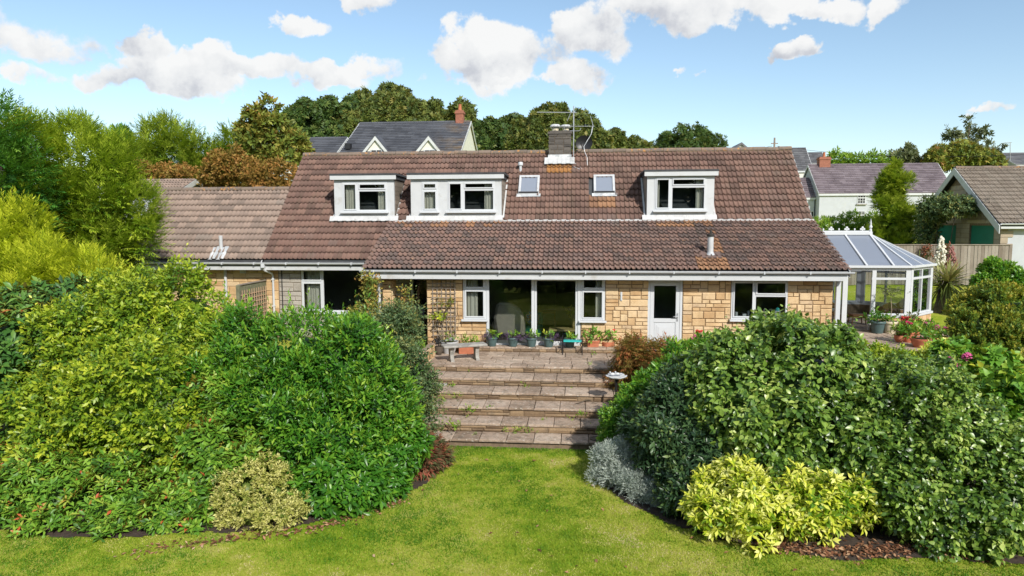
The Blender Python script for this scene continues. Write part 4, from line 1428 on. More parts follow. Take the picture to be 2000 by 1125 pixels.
def sample(lobes, n, rng, depth=.10, lump=.10, lf=1.5, zcut=None, hole=.0, back=.35, clump=.05, cf=3.2):
    """points through the outer shell of a union of ellipsoids, with outward normals"""
    L = np.array(lobes, float); C, R = L[:, :3], L[:, 3:6]
    area = (R[:, 0] * R[:, 1]) ** .8 + (R[:, 0] * R[:, 2]) ** .8 + (R[:, 1] * R[:, 2]) ** .8
    k = rng.choice(len(L), int(n * 3.2), p=area / area.sum())
    d = unit(rng.normal(size=(len(k), 3)))
    nr = unit(d / R[k])
    base = C[k] + d * R[k]
    f = 1 + lump * 2 * (fbm(base, lf, 5, 3) - .5) + clump * 2 * (fbm(base, cf, 8, 2) - .5) - np.abs(rng.normal(0, depth, len(k)))
    P = C[k] + d * R[k] * f[:, None]
    ok = np.ones(len(P), bool)
    for i in range(len(L)):
        q = (((P - C[i]) / (R[i] * .86)) ** 2).sum(1)
        ok &= (q > 1) | (k == i)
    gz = ground_z(P[:, 0], P[:, 1])
    ok &= P[:, 2] > gz + .04
    if zcut is not None: ok &= P[:, 2] > zcut
    if hole: ok &= fbm(P, cf, 21, 2) > hole
    v = unit(CAM - P)
    face = (nr * v).sum(1)
    ok &= (face > -.25) | (rng.random(len(P)) < back)
    I = np.where(ok)[0][:n]
    return P[I], nr[I], face[I]


def shoots(P, N, rng, nl, slen, a0, a1, size, up=.35, out=.8, rand=.35, droop=.15, flat=False, taper=0.0, tip=.3, t0=.35, tv=.16, lsize_var=.35):
    n = len(P)
    A = unit(N * out + np.array([0, 0, up]) + rng.normal(0, rand, (n, 3)))
    ref = np.where(np.abs(A[:, 2:3]) > .93, np.array([[1., 0, 0]]), np.array([[0, 0, 1.]]))
    U = unit(np.cross(A, ref)); V = np.cross(A, U)
    ph0 = rng.uniform(0, 2 * math.pi, n)
    st = rng.normal(t0, tv, n)
    out_ = []
    for j in range(nl):
        q = j / max(1, nl - 1)
        if flat: ph = np.where(j % 2, 0., math.pi) + rng.normal(0, .25, n) + 0 * ph0
        else: ph = ph0 + j * 2.4 + rng.normal(0, .25, n)
        th = (a0 + (a1 - a0) * q) + rng.normal(0, .15, n)
        if flat and j == nl - 1: th = th * 0 + rng.normal(0, .1, n)
        S = U * np.cos(ph)[:, None] + V * np.sin(ph)[:, None]
        D = A * np.cos(th)[:, None] + S * np.sin(th)[:, None]
        D[:, 2] -= droop * rng.uniform(.4, 1.4, n)
        D = unit(D)
        nm = V + rng.normal(0, .2, (n, 3)) if flat else A + rng.normal(0, .18, (n, 3))
        if flat: nm = np.where((nm[:, 2:3] < 0), -nm, nm)
        B = P + A * (slen * q)[..., None] if np.ndim(slen) else P + A * slen * q
        s = size * (1 - taper * q) * rng.uniform(1 - lsize_var, 1 + lsize_var, n)
        out_.append((B, frames(D, nm), s, st + tip * (q - .5) + rng.normal(0, .07, n)))
    return [np.concatenate([o_[i] for o_ in out_]) for i in range(4)]


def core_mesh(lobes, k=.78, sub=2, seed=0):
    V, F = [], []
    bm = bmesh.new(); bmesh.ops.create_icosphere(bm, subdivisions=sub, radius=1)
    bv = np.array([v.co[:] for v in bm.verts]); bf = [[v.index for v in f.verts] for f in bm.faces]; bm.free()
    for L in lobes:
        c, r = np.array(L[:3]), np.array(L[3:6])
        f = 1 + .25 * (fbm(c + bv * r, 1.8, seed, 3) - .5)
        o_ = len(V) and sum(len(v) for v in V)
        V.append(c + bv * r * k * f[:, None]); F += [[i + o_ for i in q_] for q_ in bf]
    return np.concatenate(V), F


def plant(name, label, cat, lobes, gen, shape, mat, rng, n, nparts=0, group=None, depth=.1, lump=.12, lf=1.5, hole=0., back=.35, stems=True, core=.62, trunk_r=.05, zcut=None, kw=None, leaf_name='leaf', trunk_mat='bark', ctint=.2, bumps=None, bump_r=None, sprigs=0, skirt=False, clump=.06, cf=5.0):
    """lobes: (x, y, z, rx, ry, rz) in metres"""
    lo = np.array(lobes, float)
    if skirt:                               # foliage down to the ground under each bough
        low = lo.copy()
        gz = ground_z(low[:, 0], low[:, 1])
        b_ = low[:, 2] - low[:, 5] * .5
        low[:, 2] = (gz + b_) / 2; low[:, 5] = np.maximum((b_ - gz) / 2 * 1.25, .12); low[:, 3:5] *= .95
        lo = np.concatenate([lo, low]); n = int(n * 1.6)
    med = float(np.median(lo[:, 3]))
    if bumps is None: bumps = {'tree': 14, 'shrub': 8, 'hedge': 4}.get(cat, 3) * len(lo)
    if bump_r is None: bump_r = med * {'tree': .30, 'shrub': .24}.get(cat, .2)
    if bumps:                               # secondary boughs breaking the outline
        L_ = lo[rng.integers(0, len(lo), bumps)]
        d_ = unit(rng.normal(size=(bumps, 3)) + [0, 0, .35])
        r_ = bump_r * rng.uniform(.6, 1.3, (bumps, 1))
        lo[:, 3:6] = np.maximum(lo[:, 3:6] * .97 - .55 * gen.ext, lo[:, 3:6] * .5)
        lobes = list(map(tuple, lo)) + list(map(tuple, np.column_stack([L_[:, :3] + d_ * L_[:, 3:6] * rng.uniform(.82, .97, (bumps, 1)), r_, r_, r_ * 1.25])))
    c = lo[:, :3].mean(0); g = float(ground_z(c[0], c[1]))
    root = thing(name, label, cat, (c[0], c[1], g), group)
    base = wl(root)
    P, N, face = sample(lobes, n, rng, depth, lump, lf, zcut, hole, back, clump, cf)
    B, Fm, S, T = gen(P, N, rng)
    if sprigs:                              # long new shoots standing out of the outline
        ups = np.where(N[:, 2] > .35)[0]
        J = ups[rng.integers(0, len(ups), sprigs)]
        k2 = dict(gen.k); k2.update(slen=gen.k['slen'] * rng.uniform(1.6, 3.4, sprigs), nl=gen.k['nl'] + 4, up=1.3, rand=.3, t0=gen.k.get('t0', .4) + .12)
        X = shoots(P[J], N[J], rng, **k2)
        face = np.concatenate([face])
        sB, sF, sS, sT = X[0], X[1], X[2] * .72, X[3]
    T = np.clip(T, 0, 1)
    part_ix = np.zeros(len(B), bool)
    if nparts:
        m = len(B) // len(P)
        fc = np.tile(face, m)
        px, py, dep = project(B)
        vis = (px > 5) & (px < 1995) & (py < 1120) & (fc > .05)
        # outermost first: those whose base sits furthest towards the camera among their neighbours
        score = dep / S ** .5 - .6 * fc
        score[~vis] = 1e9
        ix = np.argsort(score)[:nparts]
        ix = ix[score[ix] < 1e8]
        part_ix[ix] = True
    me = scatter_mesh('foliage', shape, (B - base)[~part_ix], Fm[~part_ix], S[~part_ix], T[~part_ix], mat)
    if sprigs:
        me2 = scatter_mesh('new_shoots', shape, sB - base, sF, sS, np.clip(sT, 0, 1), mat)
        put(bpy.data.objects.new('new_shoots', me2), root, kind='stuff')
    crown = bpy.data.objects.new('crown', me)
    put(crown, root, kind='stuff'); WLOC[crown.name] = base
    for i in np.where(part_ix)[0]:
        o = bpy.data.objects.new(leaf_name, leaf_variant(shape, mat, int(min(7, T[i] * 8))))
        R = Matrix(Fm[i].tolist()).to_4x4()
        o.matrix_local = Matrix.Translation(Vector(B[i] - base)) @ R @ Matrix.Scale(float(S[i]), 4)
        put(o, crown)
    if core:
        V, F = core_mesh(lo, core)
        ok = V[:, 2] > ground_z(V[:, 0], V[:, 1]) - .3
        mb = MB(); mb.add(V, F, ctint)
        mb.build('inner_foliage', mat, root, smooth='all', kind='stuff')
    if stems:
        mb = MB()
        for i, L in enumerate(lo):
            top = L[:3] + np.array([0, 0, L[5] * .3])
            b0 = np.array([c[0] * .5 + L[0] * .5, c[1] * .5 + L[1] * .5, 0]); b0[2] = float(ground_z(b0[0], b0[1])) - .05
            mid = (b0 + top) / 2 + np.array([rng.normal(0, .08), rng.normal(0, .08), 0])
            mb.tube([b0, mid, top], [trunk_r, trunk_r * .75, trunk_r * .35], 6)
        mb.build('trunk', M[trunk_mat], root, smooth='all')
    return root


def lobe(px, py, rx, ry, Y, ry_m=None):
    """an ellipsoid seen at a photo pixel with pixel radii, at distance Y; depth radius in metres"""
    c = at(px, py, Y)
    s = np.linalg.norm(ray(px, py)) * 0 + ((c - CAM) @ fwd) / FPX
    return (c[0], c[1], c[2], rx * s, ry_m if ry_m else (rx * s + ry * s) / 2 * .9, ry * s)


LM = {}
LM['camellia'] = leafmat('camellia_leaf', [(0, (.028, .070, .012)), (.3, (.070, .155, .022)), (.6, (.20, .32, .045)), (1, (.50, .58, .15))], .36, .22, .55)
LM['laurel'] = leafmat('laurel_leaf', [(0, (.025, .10, .012)), (.35, (.055, .19, .016)), (.65, (.14, .32, .028)), (1, (.36, .50, .05))], .36, .28, .45)
LM['privet'] = leafmat('golden_privet_leaf', [(0, (.055, .13, .012)), (.3, (.15, .26, .018)), (.6, (.34, .44, .03)), (1, (.62, .64, .06))], .4, .3, .4)
LM['rhodo'] = leafmat('rhododendron_leaf', [(0, (.025, .075, .022)), (.4, (.06, .17, .03)), (.7, (.15, .29, .05)), (.93, (.28, .39, .07)), (1, (.40, .13, .04))], .4, .22, .4)
LM['azalea'] = leafmat('azalea_leaf', [(0, (.035, .11, .015)), (.4, (.11, .27, .025)), (.75, (.25, .43, .045)), (.96, (.38, .47, .07)), (1, (.55, .13, .05))], .42, .25, .35)
LM['darkrhodo'] = leafmat('dark_rhododendron_leaf', [(0, (.018, .048, .020)), (.4, (.042, .092, .034)), (.75, (.09, .16, .05)), (1, (.22, .28, .08))], .38, .18, .45)
LM['choisya'] = leafmat('golden_choisya_leaf', [(0, (.08, .20, .012)), (.3, (.27, .40, .02)), (.55, (.66, .68, .06)), (1, (.85, .84, .30))], .42, .3, .35)
LM['euonymus'] = leafmat('variegated_leaf', [(0, (.06, .13, .025)), (.35, (.20, .25, .045)), (.6, (.42, .42, .10)), (1, (.66, .62, .24))], .45, .25, .3)
LM['silver'] = leafmat('silver_leaf', [(0, (.16, .20, .17)), (.5, (.33, .38, .34)), (1, (.52, .57, .52))], .7, .15, .2)
LM['hydrangea'] = leafmat('hydrangea_leaf', [(0, (.05, .15, .02)), (.4, (.12, .30, .035)), (.75, (.23, .43, .05)), (1, (.52, .54, .06))], .45, .3, .3)
LM['goldcon'] = leafmat('golden_conifer_spray', [(0, (.045, .10, .010)), (.3, (.13, .24, .014)), (.6, (.28, .41, .025)), (1, (.52, .60, .06))], .6, .28, .25)
LM['yelcon'] = leafmat('yellow_conifer_spray', [(0, (.09, .15, .010)), (.3, (.26, .36, .016)), (.6, (.48, .55, .025)), (1, (.72, .74, .06))], .6, .3, .25)
LM['greencon'] = leafmat('green_conifer_spray', [(0, (.016, .065, .012)), (.4, (.045, .165, .022)), (.75, (.10, .28, .032)), (1, (.22, .38, .05))], .6, .22, .25)
LM['lime'] = leafmat('lime_conifer_spray', [(0, (.045, .105, .010)), (.4, (.13, .23, .018)), (.75, (.27, .38, .03)), (1, (.45, .51, .06))], .6, .25, .25)
LM['cotone'] = leafmat('cotoneaster_leaf', [(0, (.035, .07, .030)), (.4, (.085, .15, .055)), (.75, (.17, .23, .09)), (1, (.33, .30, .08))], .5, .22, .3)
LM['acer'] = leafmat('bronze_maple_leaf', [(0, (.09, .085, .02)), (.3, (.20, .16, .035)), (.6, (.33, .16, .05)), (.8, (.42, .11, .05)), (1, (.30, .27, .06))], .55, .3, .25)
LM['heath'] = leafmat('rusty_juniper_spray', [(0, (.05, .075, .025)), (.4, (.11, .125, .05)), (.7, (.22, .10, .055)), (1, (.34, .10, .06))], .7, .2, .2)
LM['oak'] = leafmat('broadleaf_tree_leaf', [(0, (.035, .065, .016)), (.35, (.085, .125, .028)), (.65, (.165, .20, .04)), (1, (.26, .22, .06))], .55, .22, .3)
LM['darktree'] = leafmat('dark_tree_leaf', [(0, (.026, .058, .016)), (.4, (.06, .115, .026)), (.75, (.115, .17, .036)), (1, (.20, .21, .06))], .55, .22, .3)
LM['autumn'] = leafmat('yellowing_tree_leaf', [(0, (.06, .11, .022)), (.4, (.16, .22, .035)), (.75, (.33, .34, .06)), (1, (.42, .24, .07))], .55, .28, .25)
LM['orange'] = leafmat('orange_shrub_leaf', [(0, (.13, .10, .02)), (.4, (.28, .16, .035)), (.7, (.40, .19, .055)), (1, (.30, .28, .06))], .6, .25, .25)
LM['hedge'] = leafmat('hedge_leaf', [(0, (.05, .12, .015)), (.4, (.13, .27, .025)), (.75, (.25, .39, .04)), (1, (.42, .48, .08))], .5, .28, .25)
LM['pale'] = leafmat('pale_grey_green_leaf', [(0, (.06, .085, .04)), (.5, (.14, .165, .075)), (1, (.24, .25, .12))], .6, .25, .25)
LM['yucca'] = leafmat('cabbage_palm_leaf', [(0, (.08, .12, .03)), (.4, (.19, .24, .06)), (.75, (.36, .38, .11)), (1, (.46, .36, .18))], .4, .2, .4)
LM['tipgold'] = leafmat('gold_tipped_leaf', [(0, (.035, .085, .012)), (.35, (.085, .175, .022)), (.62, (.22, .28, .03)), (1, (.46, .37, .05))], .5, .25, .3)


def G(**k):
    f = lambda P, N, r: shoots(P, N, r, **k)
    f.k = k
    f.ext = k['slen'] * k.get('out', .8) + k['size'] * .7
    return f


def R_(s): return np.random.default_rng(s)


# ---- the shrubbery left of the steps
plant('golden_privet', 'huge golden green privet bush with small yellow leaves left of the lattice fence', 'shrub',
      [lobe(290, 695, 180, 118, 13.4), lobe(368, 622, 95, 80, 13.9), lobe(190, 715, 145, 108, 13.0), lobe(300, 790, 205, 125, 12.2), lobe(190, 830, 175, 120, 11.8), lobe(340, 850, 115, 95, 11.7), lobe(445, 690, 62, 74, 13.2), lobe(265, 610, 70, 50, 13.8)],
      G(nl=8, slen=.20, a0=1.15, a1=.5, size=.10, up=.45, rand=.4, droop=.32, tip=.42, t0=.33, tv=.18), 'oval', LM['privet'], R_(1), 6200, 300, sprigs=90, depth=.11, lump=.13, hole=.36)
plant('cherry_laurel', 'big bright green laurel shrub with long glossy leaves below the picture window', 'shrub',
      [lobe(600, 720, 120, 115, 12.6), lobe(680, 740, 110, 105, 12.4), lobe(560, 800, 115, 110, 12.0), lobe(640, 860, 130, 100, 11.7), lobe(740, 820, 80, 110, 12.2), lobe(520, 700, 85, 70, 12.9), lobe(460, 760, 70, 80, 12.3)],
      G(nl=9, slen=.24, a0=1.15, a1=.35, size=.12, up=.75, rand=.4, droop=.12, tip=.38, t0=.38, tv=.18), 'obov', LM['laurel'], R_(2), 4400, 300, sprigs=110, depth=.09, lump=.13, hole=.30)
plant('rhododendron', 'pale leaved rhododendron at the left edge of the photo under the yellow conifer', 'shrub',
      [lobe(30, 700, 95, 130, 12.6), lobe(110, 620, 80, 55, 13.6), lobe(-60, 780, 110, 150, 12.0)],
      G(nl=8, slen=.06, a0=1.45, a1=.85, size=.20, up=.7, rand=.3, droop=.12, tip=.1, t0=.42, tv=.2), 'obov', LM['rhodo'], R_(3), 1100, 150, depth=.08, group=None)
plant('azalea', 'low azalea with reddening leaf rosettes along the left lawn edge', 'shrub',
      [lobe(110, 985, 120, 115, 10.6), lobe(230, 1005, 110, 95, 10.5), lobe(40, 1015, 115, 95, 10.4), lobe(330, 1030, 85, 66, 10.4), lobe(-80, 985, 115, 115, 10.6), lobe(150, 1060, 115, 60, 10.1), lobe(20, 1055, 115, 60, 10.15), lobe(240, 1068, 70, 45, 10.1)],
      G(nl=8, slen=.05, a0=1.4, a1=.75, size=.125, up=.8, rand=.3, droop=.1, tip=.08, t0=.48, tv=.24), 'obov', LM['azalea'], R_(4), 3300, 300, depth=.08, lump=.14, hole=.30)
plant('azalea', 'leafy azalea with dull bronze shoots between the privet and the laurel', 'shrub',
      [lobe(440, 905, 85, 105, 11.3), lobe(405, 985, 75, 78, 10.9), lobe(385, 1040, 62, 48, 10.35), lobe(430, 800, 65, 70, 11.9)],
      G(nl=8, slen=.05, a0=1.4, a1=.75, size=.145, up=.7, rand=.3, droop=.1, tip=.08, t0=.44, tv=.22), 'obov', LM['azalea'], R_(5), 1400, 120, depth=.08, hole=.30)
plant('rhododendron', 'dark glossy rhododendron right of the cream variegated bush', 'shrub',
      [lobe(660, 950, 105, 72, 11.2), lobe(610, 985, 60, 48, 11.0), lobe(735, 930, 70, 75, 11.7), lobe(770, 870, 60, 85, 12.2)],
      G(nl=8, slen=.06, a0=1.4, a1=.75, size=.15, up=.6, rand=.35, droop=.12, tip=.1, t0=.36, tv=.18), 'obov', LM['laurel'], R_(6), 1500, 250, depth=.08, hole=.30)
plant('variegated_euonymus', 'cream and yellow variegated bush at the foot of the laurel', 'shrub',
      [lobe(478, 958, 56, 50, 10.75), lobe(532, 960, 50, 50, 10.75), lobe(458, 992, 52, 40, 10.5), lobe(545, 1000, 52, 40, 10.5), lobe(500, 1010, 70, 38, 10.4), lobe(508, 935, 40, 34, 10.85)],
      G(nl=9, slen=.10, a0=1.2, a1=.6, size=.055, up=.6, rand=.5, droop=.05, tip=.3, t0=.62, tv=.2), 'oval', LM['euonymus'], R_(7), 2000, 0, depth=.15, lump=.35, lf=4, core=.6, hole=.38, cf=7, bumps=44, bump_r=.13, sprigs=40)
plant('cotoneaster', 'loose grey green small leaved shrub beside the left ends of the steps', 'shrub',
      [lobe(760, 700, 55, 85, 14.6), lobe(800, 760, 52, 85, 14.2), lobe(720, 680, 55, 60, 14.8), lobe(815, 830, 42, 60, 13.6), lobe(780, 640, 45, 45, 15.2)],
      G(nl=9, slen=.24, a0=1.2, a1=.6, size=.07, up=.5, rand=.6, droop=.15, tip=.25, t0=.42, tv=.2), 'oval', LM['cotone'], R_(8), 3000, 0, sprigs=70, depth=.16, lump=.25, lf=2.2, core=.66, hole=.30)
plant('climbing_rose', 'tall yellowing climber growing up the white downpipe at the porch corner', 'climber',
      [lobe(722, 590, 24, 62, 19.3, .35), lobe(735, 640, 34, 55, 18.8, .4), lobe(722, 553, 20, 20, 19.6, .25), lobe(700, 640, 20, 40, 18.6, .3), lobe(792, 610, 14, 50, 18.4, .25), lobe(775, 650, 30, 40, 18.2, .3)],
      G(nl=7, slen=.25, a0=1.3, a1=.7, size=.10, up=.7, rand=.6, droop=.15, tip=.3, t0=.5, tv=.28), 'oval', LM['autumn'], R_(9), 620, 0, depth=.3, lump=.3, lf=2, core=0, trunk_r=.018)
plant('prostrate_juniper', 'rusty brown juniper drooping onto the lawn left of the bottom step', 'shrub',
      [lobe(815, 905, 42, 45, 12.9), lobe(835, 880, 26, 30, 13.3), lobe(800, 940, 40, 30, 12.5)],
      G(nl=9, slen=.22, a0=.9, a1=.35, size=.13, up=.1, rand=.5, droop=.45, flat=True, tip=.25, t0=.5, tv=.28), 'needle', LM['heath'], R_(10), 1700, 0, depth=.15, lump=.25, lf=3, core=.62)

# ---- conifers at the left
def conifer_lobes(px, top, bot, wid, Y, n=9, seed=0, lean=0):
    """stacked lobes widening downwards"""
    r = random.Random(seed); out = []
    for i in range(n):
        q = (i + .6) / n
        py = top + (bot - top) * q
        w = wid * (.16 + .84 * q ** .85)
        m = 1 if q < .2 else 3
        for j in range(m):
            a = (j / m) * 6.283 + r.uniform(0, 6.28)
            off = 0 if m == 1 else w * .42
            L = lobe(px + math.cos(a) * off + lean * q, py + r.uniform(-.3, .3) * (bot - top) / n, w * (.62 if m > 1 else .8), (bot - top) / n * 1.25, Y)
            L = list(L); L[1] += math.sin(a) * off * Y / FPX; L[4] = L[3]
            out.append(tuple(L))
    return out


def tree_base(px, Y): p = at(px, 600, Y); return p[0], p[1], float(ground_z(p[0], p[1]))


SPRAY = dict(nl=15, a0=.8, a1=.4, flat=True, taper=.4, rand=.34)
plant('leyland_cypress', 'dark green feathery conifer at the far left edge', 'tree', conifer_lobes(-5, 228, 640, 150, 16.5, 9, 1),
      G(slen=.46, size=.19, up=.5, out=.9, droop=.22, tip=.5, t0=.46, tv=.24, **SPRAY), 'needle', LM['greencon'], R_(11), 5200, 0, depth=.14, lump=.22, lf=1.3, core=.5, hole=.28, cf=2.6, trunk_r=.1)
plant('leyland_cypress', 'broad golden green conifer overhanging the garage roof', 'tree',
      [lobe(140, 345, 78, 62, 18.4), lobe(185, 330, 60, 52, 18.7), lobe(110, 380, 80, 70, 18.2), lobe(167, 378, 71, 86, 18.6), lobe(112, 338, 59, 68, 18.2), lobe(207, 438, 78, 76, 18.8), lobe(142, 478, 104, 86, 18.4), lobe(237, 468, 65, 59, 18.9), lobe(182, 528, 86, 66, 18.6), lobe(82, 438, 76, 86, 18.0), lobe(157, 310, 38, 34, 18.6), lobe(52, 300, 40, 38, 17.8)],
      G(slen=.50, size=.19, up=.62, out=.9, droop=.10, tip=.5, t0=.46, tv=.24, **SPRAY), 'needle', LM['goldcon'], R_(12), 9000, 0, depth=.15, lump=.22, lf=1.2, core=.5, hole=.25, cf=2.6, trunk_r=.1)
plant('golden_cypress', 'bright yellow plumed conifer in front of the darker ones at the left', 'tree',
      [lobe(54, 522, 90, 71, 15.6), lobe(14, 482, 52, 43, 15.6), lobe(134, 562, 81, 49, 15.2), lobe(44, 592, 104, 49, 15.0), lobe(34, 457, 25, 28, 15.8), lobe(184, 597, 48, 34, 15.1)],
      G(slen=.44, size=.18, up=.7, out=.9, droop=.06, tip=.55, t0=.50, tv=.22, **SPRAY), 'needle', LM['yelcon'], R_(13), 3300, 0, depth=.16, lump=.26, lf=1.5, core=.5, hole=.28, cf=2.8, trunk_r=.08)

# ---- the shrubbery right of the steps
plant('camellia', 'massive dark glossy camellia dome in front of the kitchen window', 'shrub',
      [lobe(1555, 765, 160, 135, 12.6), lobe(1465, 795, 130, 115, 12.3), lobe(1578, 732, 70, 78, 13.2), lobe(1545, 695, 92, 80, 13.3), lobe(1430, 745, 90, 72, 12.9), lobe(1588, 860, 125, 108, 11.8), lobe(1490, 880, 110, 95, 11.7)],
      G(nl=6, slen=.16, a0=1.25, a1=.7, size=.105, up=.35, rand=.4, droop=.45, tip=.32, t0=.37, tv=.2), 'ovate', LM['camellia'], R_(21), 6200, 300, sprigs=40, depth=.10, lump=.12, hole=.37)
plant('camellia', 'second camellia with smaller leaves filling the lower right corner', 'shrub',
      [lobe(1780, 835, 125, 115, 11.8), lobe(1870, 885, 120, 112, 11.4), lobe(1750, 930, 105, 110, 11.2), lobe(1860, 990, 130, 90, 10.8), lobe(1960, 990, 90, 92, 10.7), lobe(1735, 790, 80, 64, 12.4), lobe(2050, 985, 110, 115, 10.8), lobe(1820, 780, 80, 56, 12.5), lobe(1960, 915, 80, 76, 11.1)],
      G(nl=6, slen=.15, a0=1.25, a1=.7, size=.078, up=.35, rand=.45, droop=.4, tip=.32, t0=.35, tv=.2), 'ovate', LM['camellia'], R_(22), 8200, 300, sprigs=60, depth=.10, lump=.12, hole=.37)
plant('dark_rhododendron', 'sombre rhododendron with narrow leaves on the shaded side of the camellia', 'shrub',
      [lobe(1340, 830, 90, 95, 12.6), lobe(1300, 880, 70, 80, 12.2), lobe(1390, 910, 80, 75, 11.7), lobe(1370, 760, 70, 60, 13.2), lobe(1340, 965, 50, 45, 11.4), lobe(1270, 830, 45, 50, 13.0)],
      G(nl=8, slen=.07, a0=1.35, a1=.7, size=.13, up=.6, rand=.4, droop=.15, tip=.12, t0=.36, tv=.2), 'obov', LM['darkrhodo'], R_(23), 2600, 200, depth=.09, lump=.16, hole=.30)
plant('skimmia', 'bright narrow leaved evergreen mound on top of the right hand bed beside the back door', 'shrub',
      [lobe(1360, 700, 55, 36, 15.2), lobe(1320, 730, 48, 40, 14.8), lobe(1410, 690, 45, 28, 15.4), lobe(1285, 760, 35, 35, 14.5)],
      G(nl=8, slen=.10, a0=1.2, a1=.5, size=.13, up=.8, rand=.35, droop=.0, tip=.2, t0=.52, tv=.18), 'lance', LM['laurel'], R_(24), 1300, 100, skirt=True, depth=.1)
plant('daphne_shrub', 'small fresh green shrub spilling over the lower steps on the right', 'shrub',
      [lobe(1212, 830, 40, 52, 13.9), lobe(1235, 795, 36, 38, 14.2), lobe(1203, 860, 34, 34, 13.7)],
      G(nl=8, slen=.10, a0=1.2, a1=.6, size=.065, up=.5, rand=.5, droop=.1, tip=.2, t0=.45, tv=.2), 'oval', LM['laurel'], R_(25), 1500, 0, depth=.12, lump=.25, lf=3)
plant('golden_choisya', 'small yellow leaved bush squeezed between green shrubs by the bottom step', 'shrub',
      [lobe(1255, 835, 22, 34, 13.0), lobe(1248, 860, 26, 18, 12.9), lobe(1262, 812, 12, 18, 13.1)],
      G(nl=7, slen=.06, a0=1.3, a1=.7, size=.075, up=.7, rand=.4, droop=.1, tip=.2, t0=.6, tv=.15), 'obov', LM['choisya'], R_(26), 420, 0, depth=.14, lump=.3, lf=4)
plant('silver_santolina', 'rounded silver leaved shrub at the right corner of the lawn', 'shrub',
      [lobe(1205, 905, 42, 42, 12.6), lobe(1188, 925, 26, 28, 12.5), lobe(1225, 935, 34, 26, 12.3)],
      G(nl=12, slen=.14, a0=.8, a1=.4, size=.045, up=.6, rand=.4, droop=0, tip=.3, t0=.6, tv=.18), 'needle', LM['silver'], R_(27), 2600, 0, depth=.13, lump=.22, lf=4, core=.72)
plant('silver_santolina', 'lower straggling grey green silver shrub nearer the golden bush', 'shrub',
      [lobe(1262, 965, 36, 24, 11.8), lobe(1285, 985, 34, 20, 11.6), lobe(1240, 950, 26, 24, 12.0)],
      G(nl=10, slen=.14, a0=.9, a1=.4, size=.05, up=.5, rand=.5, droop=.05, tip=.3, t0=.35, tv=.18), 'needle', LM['silver'], R_(28), 1500, 0, depth=.16, lump=.3, lf=4, core=.65)
plant('golden_choisya', 'larger golden yellow choisya mound at the edge of the lawn', 'shrub',
      [lobe(1450, 970, 72, 56, 10.8), lobe(1500, 985, 66, 55, 10.65), lobe(1415, 1000, 55, 45, 10.6), lobe(1470, 1020, 80, 34, 10.4), lobe(1530, 1010, 42, 44, 10.5), lobe(1400, 955, 40, 30, 11.0)],
      G(nl=9, slen=.05, a0=1.4, a1=.7, size=.125, up=.75, rand=.35, droop=.22, tip=.55, t0=.48, tv=.22), 'obov', LM['choisya'], R_(29), 900, 300, bumps=46, bump_r=.17, depth=.13, lump=.2, lf=3, hole=.30)
plant('golden_choisya', 'slightly smaller golden choisya right beside the larger mound', 'shrub',
      [lobe(1615, 975, 62, 45, 10.7), lobe(1660, 990, 46, 42, 10.6), lobe(1600, 1015, 50, 36, 10.45), lobe(1580, 955, 36, 30, 10.9)],
      G(nl=9, slen=.05, a0=1.4, a1=.7, size=.125, up=.75, rand=.35, droop=.22, tip=.55, t0=.46, tv=.22), 'obov', LM['choisya'], R_(30), 560, 250, bumps=46, bump_r=.17, depth=.13, lump=.2, lf=3, hole=.30)
plant('dissected_maple', 'bronze and rust feathery low maple spreading over the patio edge near the lantern', 'shrub',
      [lobe(1255, 690, 52, 24, 17.2, .7), lobe(1225, 695, 30, 22, 17.2, .5), lobe(1285, 700, 36, 36, 16.9, .6), lobe(1270, 735, 40, 26, 16.6, .6)],
      G(nl=11, slen=.22, a0=.9, a1=.4, size=.11, up=.1, rand=.55, droop=.4, flat=True, tip=.2, t0=.5, tv=.3), 'needle', LM['acer'], R_(31), 1700, 0, skirt=True, depth=.2, lump=.25, lf=3, core=.55)
plant('hydrangea', 'fresh green hydrangea with pink flower heads right of the terrace pots', 'shrub',
      [lobe(1890, 715, 62, 34, 14.2), lobe(1950, 740, 60, 42, 13.8), lobe(1840, 710, 34, 24, 14.4), lobe(1985, 780, 50, 45, 13.2), lobe(2060, 780, 70, 60, 13.4)],
      G(nl=7, slen=.08, a0=1.3, a1=.7, size=.14, up=.8, rand=.4, droop=.2, tip=.2, t0=.5, tv=.2), 'ovate', LM['hydrangea'], R_(32), 1300, 150, skirt=True, depth=.1, lump=.2, lf=2.4)
plant('golden_shrub', 'small lemon yellow plant between the terrace pots and the camellia', 'shrub',
      [lobe(1838, 690, 26, 18, 14.9, .3), lobe(1812, 700, 22, 12, 14.8, .3), lobe(1860, 702, 20, 15, 14.7, .3)],
      G(nl=8, slen=.08, a0=1.2, a1=.6, size=.10, up=.8, rand=.4, droop=.1, tip=.2, t0=.55, tv=.18), 'obov', LM['choisya'], R_(33), 420, 0, skirt=True, depth=.15, lump=.3)
plant('golden_shrub', 'pale lime plant on the terrace edge left of the terracotta pots', 'shrub',
      [lobe(1735, 697, 40, 14, 14.6, .35), lobe(1700, 690, 26, 12, 14.9, .3)],
      G(nl=8, slen=.08, a0=1.2, a1=.6, size=.085, up=.8, rand=.4, droop=.1, tip=.2, t0=.4, tv=.18), 'oval', LM['privet'], R_(34), 500, 0, skirt=True, depth=.15, lump=.3)
